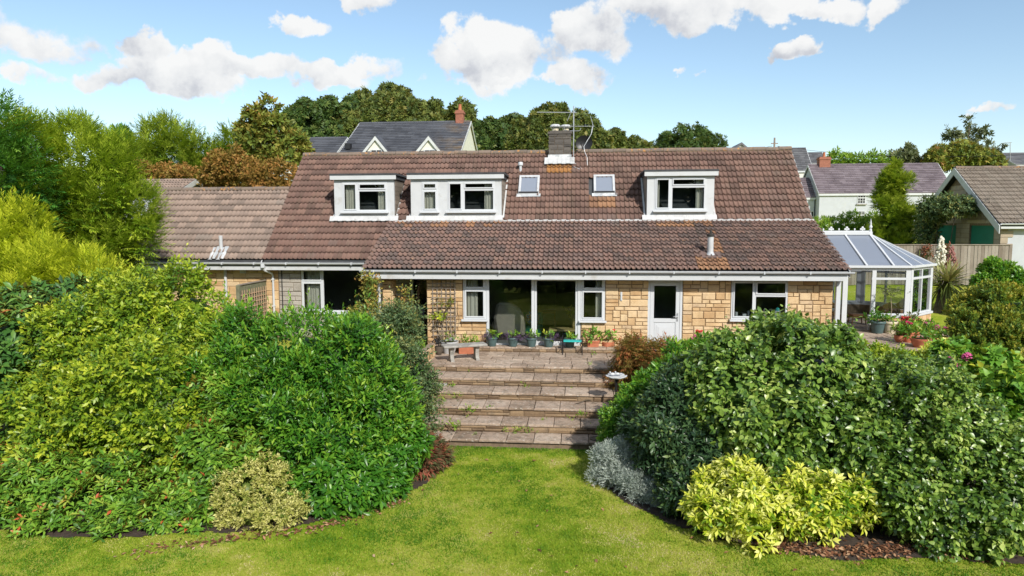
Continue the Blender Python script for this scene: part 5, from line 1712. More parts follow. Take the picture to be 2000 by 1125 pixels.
plant('gold_tipped_shrub', 'big dark green shrub with gold tipped leaves at the right edge', 'shrub',
      [lobe(1960, 640, 90, 70, 17.6), lobe(1920, 665, 62, 52, 17.2), lobe(2000, 620, 80, 58, 18.0), lobe(1990, 700, 80, 50, 16.8), lobe(2070, 660, 80, 80, 17.6)],
      G(nl=8, slen=.12, a0=1.2, a1=.5, size=.085, up=.9, rand=.4, droop=.05, tip=.45, t0=.42, tv=.14), 'oval', LM['tipgold'], R_(35), 4200, 0, skirt=True, depth=.07, lump=.12, lf=1.6)
plant('round_bush', 'neat rounded dark green bush on the right lawn in front of the fence', 'shrub',
      [lobe(1952, 545, 40, 36, 27.5), lobe(1935, 560, 26, 22, 27.3), lobe(1972, 556, 22, 24, 27.4)],
      G(nl=8, slen=.15, a0=1.2, a1=.5, size=.12, up=.6, rand=.4, droop=.05, tip=.3, t0=.42, tv=.16), 'oval', LM['laurel'], R_(36), 1500, 0, skirt=True, depth=.08, lump=.1)
plant('conical_cypress', 'cone shaped golden green cypress standing before the white cottage', 'tree',
      conifer_lobes(1746, 335, 500, 62, 42, 8, 3),
      G(slen=.36, size=.27, up=.7, out=.9, droop=.05, tip=.5, t0=.72, tv=.22, **SPRAY), 'needle', LM['lime'], R_(37), 3300, 0, depth=.12, lump=.3, lf=1.0, core=.78, hole=.34, cf=1.6, bumps=70, trunk_r=.1)
plant('clipped_hedge', 'bright clipped garden hedge between the bungalow roof and the cottage', 'hedge',
      [lobe(1600 + i * 34, 446, 30, 22, 45, 1.0) for i in range(5)],
      G(nl=6, slen=.2, a0=1.1, a1=.5, size=.22, up=.8, rand=.4, droop=.0, tip=.3, t0=.55, tv=.16), 'lance', LM['hedge'], R_(38), 1500, 0, skirt=True, depth=.08, lump=.1, stems=True)


# ---- trees behind
def tree(label, lobes, mat, seed, n, size, name='broadleaf_tree', group=None, hole=.33, cf=.75, core=.62, shape='tuft', lump=.28, lf=.5, depth=.16, nl=3, tr=.25, **kw):
    return plant(name, label, 'tree', lobes, G(nl=nl, slen=size * .8, a0=1.2, a1=.5, size=size, up=.45, rand=.6, droop=.1, tip=.2, t0=.42, tv=.2), shape, mat, R_(seed), n, 0, group, depth=depth, lump=lump, lf=lf, hole=hole, cf=cf, back=.25, core=core, trunk_r=tr, **kw)


rt = random.Random(3)
tree('dark green rounded tree left of the big tree behind the slate house', [lobe(640, 254, 62, 48, 84), lobe(605, 249, 36, 36, 82), lobe(680, 239, 46, 42, 86), lobe(620, 289, 52, 34, 82)], LM['darktree'], 51, 4940, 0.51)
tree('largest broad brownish green tree crown behind the slate house roof', [lobe(740, 235, 61, 49, 88), lobe(800, 242, 61, 47, 88), lobe(850, 260, 47, 35, 87), lobe(700, 265, 45, 39, 85), lobe(770, 215, 41, 27, 90), lobe(890, 252, 29, 33, 86), lobe(780, 275, 78, 29, 86)], LM['oak'], 52, 8740, 0.51)
tree('dark ragged tree just right of the slate house', [lobe(950, 270, 34, 30, 80), lobe(985, 278, 32, 34, 80), lobe(1000, 258, 26, 22, 82), lobe(930, 293, 26, 22, 78)], LM['darktree'], 53, 3420, 0.48, hole=.3)
tree('domed olive green tree behind the chimney', [lobe(1080, 271, 60, 46, 72), lobe(1110, 278, 52, 46, 73), lobe(1040, 286, 40, 34, 71), lobe(1140, 296, 36, 30, 72), lobe(1080, 306, 70, 20, 71)], LM['oak'], 54, 6840, 0.41)
tree('low scrubby tree sloping down right of the chimney', [lobe(1195, 282, 28, 18, 75), lobe(1225, 290, 26, 14, 76), lobe(1170, 285, 20, 20, 75), lobe(1250, 295, 14, 10, 76)], LM['oak'], 55, 2090, 0.37, hole=.3)
tree('thin crowned small tree rising above the ridge right of centre', [lobe(1340, 275, 40, 18, 78), lobe(1310, 284, 28, 13, 78), lobe(1385, 285, 24, 14, 78), lobe(1345, 292, 55, 10, 78)], LM['darktree'], 56, 2090, 0.34, hole=.34, core=.5)
tree('wispy pale windswept tree on the right skyline', [lobe(1893, 250, 26, 14, 95), lobe(1868, 268, 20, 12, 95), lobe(1912, 272, 24, 12, 95), lobe(1880, 290, 26, 14, 95), lobe(1930, 292, 20, 14, 95), lobe(1905, 305, 34, 12, 94), lobe(1858, 300, 18, 12, 95)], LM['pale'], 57, 520, .5, hole=.46, core=0, depth=.5, clump=.2, tr=.12)
tree('yellow green bushy tree low on the right skyline beside the tall see through one', [lobe(1870, 308, 30, 18, 88), lobe(1835, 312, 20, 12, 88), lobe(1910, 318, 40, 14, 88)], LM['autumn'], 58, 1300, .42, hole=.30)
tree('sparse twiggy trees behind the cottage ridge', [lobe(1775, 306, 26, 16, 90), lobe(1805, 308, 20, 14, 90), lobe(1765, 316, 22, 10, 90)], LM['pale'], 59, 300, .45, hole=.45, core=0, depth=.5)
plant('tall_hedge', 'long bright green hedge along the skyline behind the cottage roof', 'hedge', [lobe(1630 + i * 20, 316, 20, 15, 96, 1.5) for i in range(6)],
      G(nl=5, slen=.4, a0=1.1, a1=.5, size=.55, up=.8, rand=.4, droop=.0, tip=.3, t0=.5, tv=.16), 'lance', LM['hedge'], R_(60), 900, 0, skirt=True, depth=.1)
SP2 = dict(nl=13, a0=.75, a1=.4, flat=True, taper=.45, rand=.3)
plant('golden_cypress', 'dense round headed golden cypress beyond the garage roof', 'tree', [lobe(320, 324, 62, 58, 36), lobe(360, 314, 39, 45, 36), lobe(275, 344, 47, 43, 35.5), lobe(320, 374, 75, 38, 35.5), lobe(320, 279, 28, 21, 36.5), lobe(375, 354, 34, 41, 36), lobe(265, 379, 47, 32, 35)],
      G(slen=.8, size=.34, up=.5, out=.9, droop=.0, tip=.55, t0=.46, tv=.24, **SP2), 'needle', LM['lime'], R_(61), 3000, 0, depth=.15, lump=.26, lf=.9, core=.5, hole=.33, cf=1.2, trunk_r=.15)
plant('dark_cypress', 'small dark green cypress peeping out left of the golden cypress', 'tree', [lobe(235, 299, 22, 34, 38), lobe(215, 314, 14, 24, 38), lobe(252, 314, 18, 26, 38)],
      G(slen=.5, size=.45, up=.8, out=.8, droop=.0, tip=.4, t0=.35, tv=.15, **SP2), 'needle', LM['greencon'], R_(62), 900, 0, depth=.12, lump=.2, lf=1, trunk_r=.1)
plant('golden_cypress', 'yellow green cypress behind the autumn tree', 'tree', [lobe(450, 316, 46, 42, 37), lobe(480, 306, 30, 36, 37.5), lobe(430, 346, 40, 32, 36.5)],
      G(slen=.7, size=.32, up=.5, out=.9, droop=.0, tip=.55, t0=.45, tv=.18, **SP2), 'needle', LM['lime'], R_(63), 1500, 0, depth=.15, lump=.3, lf=.9, hole=.38, cf=1.0, trunk_r=.12)
tree('open yellowing autumn tree left of the slate house', [lobe(520, 265, 42, 46, 33), lobe(555, 285, 40, 42, 33), lobe(490, 290, 36, 38, 33), lobe(515, 228, 24, 22, 33), lobe(575, 310, 26, 34, 33), lobe(540, 320, 50, 26, 33)], LM['autumn'], 64, 1300, .26, hole=.42, cf=1.1, core=0, shape='oval', nl=7, depth=.3, lf=1, tr=.07)
tree('orange brown rounded shrub above the garage ridge', [lobe(470, 338, 62, 34, 30), lobe(430, 350, 44, 28, 30), lobe(520, 350, 50, 28, 30), lobe(560, 358, 26, 18, 30)], LM['orange'], 65, 2600, .16, cf=2, shape='oval', nl=7, name='autumn_shrub', lf=1.2, tr=.05)
tree('bronze hedge strip behind the little gabled roof', [lobe(285, 345, 34, 16, 33), lobe(340, 345, 40, 16, 33)], LM['orange'], 66, 700, .16, cf=2, shape='oval', nl=7, name='autumn_shrub', lf=1.2, tr=.04)
plant('climbing_ivy', 'straggling brownish creeper over the garage gable and its lattice', 'climber', [lobe(1868, 404, 46, 20, 36.5, .6), lobe(1830, 412, 28, 26, 38, .6), lobe(1811, 450, 20, 34, 38.5, .6)],
      G(nl=7, slen=.3, a0=1.2, a1=.6, size=.16, up=.2, rand=.6, droop=.3, tip=.3, t0=.45, tv=.25), 'oval', LM['cotone'], R_(67), 1300, 0, depth=.2, lump=.3, lf=1.2, core=.6, trunk_r=.03)

# the far end of the garden, behind the viewpoint: seen only as the dark reflection in the windows
for i, (x, y, h, r_) in enumerate(((-16, -19, 12.5, 5), (-8, -21, 13.5, 5), (0, -22, 12.0, 5.2), (8, -21, 13.5, 5), (16, -19, 11, 5), (-24, -14, 12, 5), (25, -14, 11, 5))):
    g_ = float(ground_z(x, y))
    tree(('spreading', 'rounded', 'lowest', 'tall', 'broad', 'leaning', 'outermost')[i] + ' garden boundary tree reflected in the bungalow windows', [(x, y, g_ + h * .55, r_, r_, h * .45), (x + 1.6, y + .5, g_ + h * .35, r_, r_ * .8, h * .35)], LM['darktree'], 200 + i, 1300, .7, group='boundary trees reflected in the windows')

# ------------------------------------------------------------------ conservatory
CV = thing('conservatory', 'white framed conservatory with hipped glass roof and ridge cresting beside the bungalow', 'conservatory', (10.4, 26.8, 0))
CO = [(7.36, 24.9), (11.61, 24.9), (13.0, 26.29), (13.0, 27.7), (11.61, 29.09), (7.36, 29.09)]
ZS, ZEV, ZRC, YRC, XRC = .53, 2.26, 3.36, 27.0, 11.0
MB().prism(CO, 'z', -.2, .02).build('floor', M['slab'], CV)


def seg_box(mb, a, b, t0, t1, off0, off1, z0, z1):
    a = np.array(a); b = np.array(b); d = b - a; L = np.linalg.norm(d); d /= L; n = np.array([d[1], -d[0]])
    pts = [a + d * t0 + n * off0, a + d * t1 + n * off0, a + d * t1 + n * off1, a + d * t0 + n * off1]
    if off1 > off0: pts = pts[::-1]
    mb.prism([tuple(p) for p in pts], 'z', z0, z1)


for k in range(5):
    a, b = np.array(CO[k]), np.array(CO[k + 1]); L = np.linalg.norm(b - a); d = (b - a) / L
    t0 = 3.62 if k == 0 else .0
    st = 0.06
    w_ = MB(); seg_box(w_, a, b, (3.0 if k == 0 else .12), L - .01, -.02, -.26, -.2, ZS - .05)
    wall = w_.build('dwarf_wall', M['mortar'], CV)
    if k in (0, 1, 2):
        stone_face(wall, lay_blocks((3.0 if k == 0 else 0), L, 0, ZS - .05, [], 130 + k, mod=.12), (a[0] + .0, a[1], 0), tuple(d), 'stone', .014, seed=30 + k)
    s_ = MB(); seg_box(s_, a, b, (2.98 if k == 0 else -.02), L + .03, .07, -.25, ZS - .047, ZS + .03); s_.build('sill', M['upvc'], CV)
    # frame
    fr = MB()
    def vbar(t, w, z0=ZS + .033, z1=ZEV - .06, o0=.01, o1=-.08): seg_box(fr, a, b, t - w / 2, t + w / 2, o0, o1, z0, z1)
    if k == 0: posts = [2.06, 3.02, 4.16]
    elif k == 2: posts = [.08, L / 2, L - .08]
    else: posts = [.1, L / 2, L - .1]
    if k == 4: posts = [.1, 1.1, 2.1, 3.1, L - .1]
    for i, t in enumerate(posts):
        vbar(t, .17 if i in (0, len(posts) - 1) else (.14 if k == 0 else .07), ZS + .033 if not (k == 0 and i < 1) else .03)
    if k == 0:
        vbar(1.30, .14, .03); vbar(.5, .12, .03); vbar(2.92, .10, .03, ZS + .03)
    ta = 2.94 if k == 0 else .18
    seg_box(fr, a, b, ta, L - .06, .008, -.078, 1.80, 1.88)
    seg_box(fr, a, b, (.4 if k == 0 else .06), L - .06, .012, -.082, ZEV - .13, ZEV - .002)
    seg_box(fr, a, b, ta, L - .06, .006, -.076, ZS + .034, ZS + .09)
    if k == 0: seg_box(fr, a, b, 1.3, 2.0, .006, -.076, .03, .12)
    fr.build('window_frame', M['upvc'], CV, bevel=.005)
    edges = [p for p in posts]
    for t_a, t_b in zip(posts[:-1], posts[1:]):
        for (z0, z1) in ((ZS + .09, 1.80), (1.88, ZEV - .13)):
            if k == 0 and t_a < 2.5:
                continue
            pn = MB(); seg_box(pn, a, b, t_a + .03, t_b - .03, -.035, -.045, z0 - .004, z1 + .004); pn.build('pane', M['clear'], CV)
            if z0 > 1.8 and k < 3:          # leaded lights
                ld = MB(); q0 = (t_a + t_b) / 2
                for s in np.linspace(t_a + .1, t_b - .1, 7)[1:-1]: seg_box(ld, a, b, s - .004, s + .004, -.030, -.034, z0, z1)
                seg_box(ld, a, b, t_a + .06, t_b - .06, -.0295, -.0335, z0 + .06, z0 + .068); seg_box(ld, a, b, t_a + .06, t_b - .06, -.0295, -.0335, z1 - .068, z1 - .06)
                for sg in (-1, 1):
                    seg_box(ld, a, b, q0 + sg * .035 - .015, q0 + sg * .035 + .015, -.0290, -.0330, z0 + .09, z1 - .09)
                ld.build('lead_came', M['black'], CV)
    if k == 0:
        pn = MB(); seg_box(pn, a, b, 1.36, 2.0, -.035, -.045, .10, ZEV - .13); pn.build('pane', M['clear'], CV)
        hd = MB(); seg_box(hd, a, b, 1.28, 1.31, .03, .012, .92, 1.18); hd.build('handle', M['steel'], CV)
    g_ = MB(); seg_box(g_, a, b, (0 if k == 0 else -.03), L + .05, .12, .012, ZEV - .03, ZEV + .05); g_.build('gutter', M['upvc'], CV)
# glazed roof
RP = (XRC, YRC, ZRC)
def lerp(a, b, t): return tuple(a[i] + (b[i] - a[i]) * t for i in range(3))
EV = [(p[0], p[1], ZEV + .03) for p in CO]
bars = []
tops = [7.4, 8.2, 9.15, 10.1, 11.0]
pane_list = []
for x0, x1 in zip(tops[:-1], tops[1:]):
    pane_list.append([(x0, 24.9, ZEV + .03), (x1, 24.9, ZEV + .03), (x1, YRC, ZRC), (x0, YRC, ZRC)])
    pane_list.append([(x1, 29.09, ZEV + .03), (x0, 29.09, ZEV + .03), (x0, YRC, ZRC), (x1, YRC, ZRC)])
ends = [(11.0, 24.9, ZEV + .03), EV[1], lerp(EV[1], EV[2], .5), EV[2], lerp(EV[2], EV[3], .5), EV[3], lerp(EV[3], EV[4], .5), EV[4], (11.0, 29.09, ZEV + .03)]
for p, q_ in zip(ends[:-1], ends[1:]): pane_list.append([p, q_, RP])
for p in pane_list:
    P = np.array(p); n = unit(np.cross(P[1] - P[0], P[2] - P[0])); n = n if n[2] > 0 else -n
    k = len(P); vs = [tuple(v) for v in P] + [tuple(v - n * .02) for v in P]
    MB().add(vs, [tuple(range(k)), tuple(range(2 * k - 1, k - 1, -1))] + [(i, i + k, (i + 1) % k + k, (i + 1) % k) for i in range(k)]).build('roof_pane', M['polycarb'], CV)
for x in tops[1:]:
    for ye in (24.86, 29.13): bars.append([(x, ye, ZEV + .045), (x, YRC, ZRC + .015)])
for e in ends[1:-1]: bars.append([lerp(RP, e, 1.015), (XRC, YRC, ZRC + .015)])
for a, b in bars:
    a = np.array(a); b = np.array(b); d = unit(b - a); s = unit(np.cross(d, [0, 0, 1])); n = np.cross(s, d)
    vs = []
    for p in (a, b):
        for (u, v) in ((-.032, -.02), (.032, -.02), (.032, .025), (-.032, .025)): vs.append(tuple(p + s * u + n * v))
    MB().add(vs, [(0, 1, 2, 3), (7, 6, 5, 4), (0, 4, 5, 1), (1, 5, 6, 2), (2, 6, 7, 3), (3, 7, 4, 0)]).build('rafter', M['upvc'], CV)
MB().box(7.36, XRC + .08, YRC - .09, YRC + .09, ZRC - .02, ZRC + .10).build('ridge', M['upvc'], CV)
cr = MB().box(7.36, XRC + .05, YRC - .012, YRC + .012, ZRC + .101, ZRC + .135)
x = XRC - .25; i = 0
while x > 7.4:
    if i % 2 == 0:
        for (dx, dz, r_) in ((0, .26, .045), (-.06, .20, .04), (.06, .20, .04), (0, .18, .035)): cr.blob((x + dx, YRC, ZRC + dz - .01), (r_, .013, r_), 0, 1, 8, 6)
        cr.box(x - .012, x + .012, YRC - .010, YRC + .010, ZRC + .13, ZRC + .2)
    else:
        cr.blob((x, YRC, ZRC + .185), (.03, .013, .045), 0, 1, 8, 6); cr.box(x - .010, x + .010, YRC - .010, YRC + .010, ZRC + .13, ZRC + .16)
    x -= .285; i += 1
cr.build('cresting', M['upvc'], CV)
MB().lathe([(.05, 0), (.05, .08), (.025, .1), (.06, .16), (.06, .2), (.03, .24), (.035, .3), (.0, .5)], (XRC + .04, YRC, ZRC + .1), 10).build('finial', M['upvc'], CV, smooth=True)

# wicker chairs inside
def wicker_chair(x, y, rz, label):
    t = thing('wicker_armchair', label, 'armchair', (0, 0, 0), 'wicker chairs in the conservatory')
    bk = MB(); vs = []; n = 15
    for i in range(n):
        a = math.pi * (-.12 + 1.24 * i / (n - 1))
        r_ = .40; h = .92 - .32 * abs(math.cos(a)) ** 1.5
        for (rr_, z) in ((r_, .22), (r_ + .03, .5), (r_ + .02, h), (r_ - .04, h + .02), (r_ - .07, h - .03), (r_ - .06, .25)): vs.append((rr_ * math.cos(a), rr_ * math.sin(a) * .95, z))
    fs = [(i * 6 + j, (i + 1) * 6 + j, (i + 1) * 6 + (j + 1) % 6, i * 6 + (j + 1) % 6) for i in range(n - 1) for j in range(6)] + [tuple(range(5, -1, -1)), tuple(range((n - 1) * 6, n * 6))]
    bk.add(vs, fs).build('backrest', M['wicker'], t, smooth=True)
    MB().prism([(.36 * math.cos(a), .36 * math.sin(a) - .03) for a in np.linspace(0, 6.283, 17)[:-1]], 'z', .27, .36).build('seat', M['wicker'], t)
    ap = MB()
    for i in range(14): ap.box(-.34 + i * .05, -.315 + i * .05, -.39, -.37, .14, .27)
    ap.build('skirt', M['wicker'], t)
    for (a, b) in ((-.28, -.3), (.28, -.3), (-.26, .26), (.26, .26)): MB().tube([(a, b, .3), (a * 1.05, b * 1.08, 0)], .022, 6).build('leg', M['wicker'], t)
    MB().blob((0, -.05, .42), (.30, .30, .075), .05, 3, 16, 8).build('seat_cushion', M['cushion'], t, smooth='all')
    MB().blob((0, .23, .66), (.27, .09, .24), .05, 4, 16, 8).build('back_cushion', M['cushion'], t, smooth='all')
    t.location = (x, y, .02); t.rotation_euler = (0, 0, rz)
    return t


wicker_chair(9.75, 27.3, .35, 'wicker armchair with cream cushions visible through the conservatory door')
wicker_chair(11.35, 25.75, 2.6, 'wicker armchair turned away with its back against the conservatory front window')
wicker_chair(12.35, 27.0, -.9, 'wicker armchair with patterned cushion in the glazed end of the conservatory')
ft = thing('wicker_footstool', 'small wicker footstool in the conservatory doorway', 'footstool', (10.5, 26.5, .02))
MB().box(10.25, 10.75, 26.28, 26.72, .3, .40).build('top', M['wicker'], ft, bevel=.02)
for a in (10.29, 10.71):
    for b in (26.32, 26.68): MB().tube([(a, b, .31), (a + (a - 10.5) * .2, b, .02)], .02, 6).build('leg', M['wicker'], ft)

# ------------------------------------------------------------------ board fence on the right
fc = thing('board_fence', 'weathered grey close boarded fence behind the conservatory lawn', 'fence', (14, 33.6, .9))
x = 8.6; i = 0
BM = []
for s in range(5):
    r_ = random.Random(s)
    me = bpy.data.meshes.new('board'); w, t = .142, .016
    vs = [(0, 0, 0), (w, -.006, 0), (w, t - .006, 0), (0, t, 0), (r_.uniform(-.004, .004), 0, 1), (w + r_.uniform(-.004, .004), -.006, 1), (w, t - .006, 1), (0, t, 1)]
    me.from_pydata(vs, [], [(0, 3, 2, 1), (4, 5, 6, 7), (0, 1, 5, 4), (1, 2, 6, 5), (2, 3, 7, 6), (3, 0, 4, 7)]); me.materials.append(M['fencewood']); BM.append(me)
while x < 19.9:
    g = float(ground_z(x, 33.5))
    o = bpy.data.objects.new('board', BM[rnd.randrange(5)])
    o.location = (x - 14, 33.5 - 33.6 + rnd.uniform(-.006, .004), g + .03 - .9); o.scale = (1, 1, 2.74 + rnd.uniform(-.012, .012) - g); o.rotation_euler = (0, rnd.uniform(-.006, .006), .09)
    put(o, fc); x += .150; i += 1
for z in (1.2, 1.85, 2.5): MB().box(8.6, 19.9, 33.53, 33.58, z, z + .08).build('rail', M['wood'], fc)
for x in np.arange(8.7, 20, 1.85): MB().box(x, x + .1, 33.585, 33.69, .3, 2.76).build('post', M['wood'], fc)
MB().box(8.6, 19.9, 33.46, 33.53, 2.752, 2.785).build('capping_rail', M['wood'], fc)
plant('climbing_plant', 'patch of reddish creeper hanging on the board fence', 'climber', [lobe(1846, 500, 10, 22, 33.3, .15), lobe(1812, 492, 10, 14, 33.3, .15)],
      G(nl=6, slen=.15, a0=1.2, a1=.6, size=.09, up=.2, rand=.6, droop=.3, tip=.3, t0=.5, tv=.3), 'oval', LM['heath'], R_(70), 200, 0, core=0, trunk_r=.012)

# cabbage palm and yucca plumes
cp = thing('cabbage_palm', 'cabbage palm with spiky yellow green leaves beside the conservatory', 'palm tree', (13.9, 28.6, .2))
base = at(1826, 612, 28.6); hd1 = at(1852, 552, 28.6); hd2 = at(1838, 560, 28.9)
MB().tube([base - [0, 0, .4], (base + hd1) / 2 + [0.05, 0, -.1], hd1], [.13, .11, .09], 8).build('trunk', M['bark'], cp, smooth='all')
MB().tube([base, (base + hd2) / 2, hd2], [.1, .08, .07], 8).build('trunk', M['bark'], cp, smooth='all')
rg = R_(71)
for h, n in ((hd1, 260), (hd2, 90)):
    d = unit(rg.normal(size=(n, 3)) + [0.1, 0, .25])
    P = np.repeat(h[None], n, 0) + d * .05
    s = rg.uniform(.75, 1.15, n)
    d[:, 2] -= .05
    me = scatter_mesh('leaf_head', 'strap', P - wl(cp), frames(d, np.tile([0, 0, 1.], (n, 1)) + rg.normal(0, .2, (n, 3))), s, np.clip(.45 + .35 * d[:, 2] + rg.normal(0, .15, n), 0, 1), LM['yucca'])
    put(bpy.data.objects.new('leaf_head', me), cp, kind='stuff')
for (px, py, h_, m, lab) in ((1838, 490, 52, 'whitepetal', 'tall cream yucca flower plume in front of the board fence'), (1858, 505, 45, 'dusty', 'reddish fading yucca flower plume beside the cream one')):
    c = at(px, py, 30.3); t = thing('yucca_flower_spike', lab, 'flower spike', (c[0], c[1], .4))
    s = h_ / FPX * 30.5
    MB().tube([(c[0], c[1], .4), c + [0, 0, s * .5]], [.03, .01], 6).build('stem', M['stalk'], t)
    mb = MB(); r_ = random.Random(px)
    for i in range(110):
        q = r_.random(); a = r_.uniform(0, 6.28); rr_ = .26 * (1 - q) ** .7 * r_.uniform(.4, 1) + .02
        mb.blob((c[0] + rr_ * math.cos(a), c[1] + rr_ * math.sin(a), c[2] - s * .5 + q * s), (.045, .045, .055), .3, i, 5, 4)
    mb.build('flowers', M[m], t, kind='stuff')

# ------------------------------------------------------------------ neighbours' garage
GX = 20.0
gg = thing('neighbour_garage', 'buff block double garage with white verge boards and two green doors', 'garage', (26, 38, 1.4))
gA, gB_, gC = atx(1962, 437, GX), atx(1797, 429, GX), atx(1876, 330, GX)
gy0, gy1, gym = gA[1], gB_[1], (gA[1] + gB_[1]) / 2
gze, gzr = (gA[2] + gB_[2]) / 2, atx(1876, 328, GX)[2]
dr = []
for (p0, p1) in ((1828, 1868), (1895, 1942)):
    a, b = atx(p0, 438, GX)[1], atx(p1, 438, GX)[1]
    dr.append((min(a, b), max(a, b), 1.2, atx((p0 + p1) / 2, 440, GX)[2]))
w_ = MB()
cuts = sorted([gy0 + .3, gy1 - .3] + [c for d in dr for c in d[:2]])
for a, b in zip(cuts[:-1], cuts[1:]):
    inside = any(d[0] <= a + 1e-6 and d[1] >= b - 1e-6 for d in dr)
    w_.box(GX, GX + .3, a, b, (dr[0][3] if inside else .8), gze)
w_.prism([(gy0 + .3, gze), (gy1 - .3, gze), (gym, gzr - .35)], 'x', GX + .002, GX + .3)
w_.box(GX + .302, 33, gy0 + .3, gy0 + .6, .6, gze).box(GX + .302, 33, gy1 - .6, gy1 - .3, .6, gze)
gw = w_.build('wall', M['mortar'], gg)
bl = lay_blocks(gy0 + .3, gy1 - .3, 1.0, gzr - .4, [(d[0], d[1], 0, d[3]) for d in dr], 201, mod=.25, wu=(.45, .8), tall=.1, cu=.15)
bl = [b for b in bl if b[1] < gze or abs(b[0] - gym) + b[2] / 2 < (gzr - .3 - b[1]) / (gzr - gze) * (gym - gy0 - .3)]
stone_face(gw, [(-u, z, w, h) for (u, z, w, h) in bl], (GX - .0, 0, 0), (0, -1), 'buffstone', .018, name='block', seed=60)
for d in dr:
    dm = MB().box(GX + .08, GX + .12, d[0], d[1], .8, d[3])
    z = 1.0
    dm = dm.build('garage_door', M['doorgreen'], gg)
    while z < d[3] - .1:
        MB().box(GX + .065, GX + .079, d[0] + .02, d[1] - .02, z, z + .22).build('panel', M['doorgreen'], dm); z += .25
MB().box(GX + .302, 33, gy0 + .26, gy0 + .297, .6, gze - .02).build('rendered_wall', M['render'], gg)
for i in range(9):
    w = .55 if i % 2 else .32
    MB().box(GX - .01, GX + w, gy0 + .22, gy0 + .298, 1.0 + i * .3, 1.285 + i * .3).build('quoin', M['buffstone'], gg)
rd = MB().prism([(gy0 - .1, gze - .13), (gym, gzr - .03), (gym, gzr - .13), (gy0 - .1, gze - .23)], 'x', GX - .25, 33)
rd.prism([(gym + .01, gzr - .03), (gy1 + .1, gze - .13), (gy1 + .1, gze - .23), (gym + .01, gzr - .13)], 'x', GX - .25, 33)
rd = rd.build('roof', M['felt'], gg)
TT_ = [tile_mesh(.30, .34, M['tile_tan'], 80 + i) for i in range(4)]
tile_roof(rd, TT_, GX - .3, 32.7, gy0 - .12, gze - .1, gym, gzr, .30, .34, lambda x, y, z: True, nparts=60)
ridge_run(rd, GX - .3, 32.7, gym, gzr + .02, M['ridge'])
for (a, b) in (((gy0 - .2, gze - .2), (gym, gzr + .02)), ((gym, gzr + .02), (gy1 + .2, gze - .2))):
    MB().prism([a, b, (b[0], b[1] - .38), (a[0], a[1] - .38)], 'x', GX - .34, GX - .305).build('barge_board', M['paint'], gg)
gt = MB(); gutter(gt, GX - .25, 33, gy0 - .17, gze - .12); gt.build('gutter', M['upvc'], gg)
MB().box(GX - .2, 33, gy0 - .10, gy0 - .08, gze - .35, gze - .1).build('fascia', M['paint'], gg)
tr_ = thing('wall_lattice', 'wooden lattice screwed to the garage gable above the right green door', 'trellis', (GX, 36, 3.5))
ya, yb = atx(1936, 400, GX)[1], atx(1880, 400, GX)[1]; za, zb_ = atx(1905, 430, GX)[2], atx(1905, 385, GX)[2]
for y in np.arange(ya, yb, .17):
    MB().box(GX - .06, GX - .04, y, y + .03, za, min(zb_, zb_ - .0)).build('lath', M['wood'], tr_)
for z in np.arange(za, zb_, .17): MB().box(GX - .039, GX - .02, ya, yb, z, z + .03).build('lath', M['wood'], tr_)

# ------------------------------------------------------------------ houses behind
S1 = slate_mat('dark_slate', (.055, .058, .068), (.105, .11, .125), (-11.0, -3.5))
S2 = slate_mat('purple_slate', (.12, .095, .105), (.20, .165, .18))
S3 = slate_mat('grey_slate', (.085, .085, .09), (.15, .15, .155))


def slate_slope(parent, x0, x1, y0, z0, y1, z1, m, n=14, name='slate_course'):
    """courses of slates, each a thin lapped strip, joined"""
    mb = MB(); r_ = random.Random(1)
    L = math.hypot(y1 - y0, z1 - z0); ny, nz = -(z1 - z0) / L, (y1 - y0) / L
    for i in range(n):
        a, b = i / n, (i + 1.15) / n
        cols = max(1, int((x1 - x0) / .6)); w = (x1 - x0) / cols
        for c in range(cols):
            xa = x0 + c * w + (.3 if i % 2 else 0) * w; xb = min(xa + w - .012, x1)
            if i % 2 and c == 0: mb.prism([(y0 + (y1 - y0) * a + ny * .05, z0 + (z1 - z0) * a + nz * .05), (y0 + (y1 - y0) * min(b, 1), z0 + (z1 - z0) * min(b, 1)), (y0 + (y1 - y0) * a, z0 + (z1 - z0) * a)], 'x', x0, xa - .012, r_.random())
            h = .05 + r_.uniform(-.01, .01)
            mb.prism([(y0 + (y1 - y0) * a + ny * h, z0 + (z1 - z0) * a + nz * h), (y0 + (y1 - y0) * min(b, 1), z0 + (z1 - z0) * min(b, 1)), (y0 + (y1 - y0) * a, z0 + (z1 - z0) * a)], 'x', xa, xb, r_.random())
    return mb.build(name, m, parent, kind='stuff')


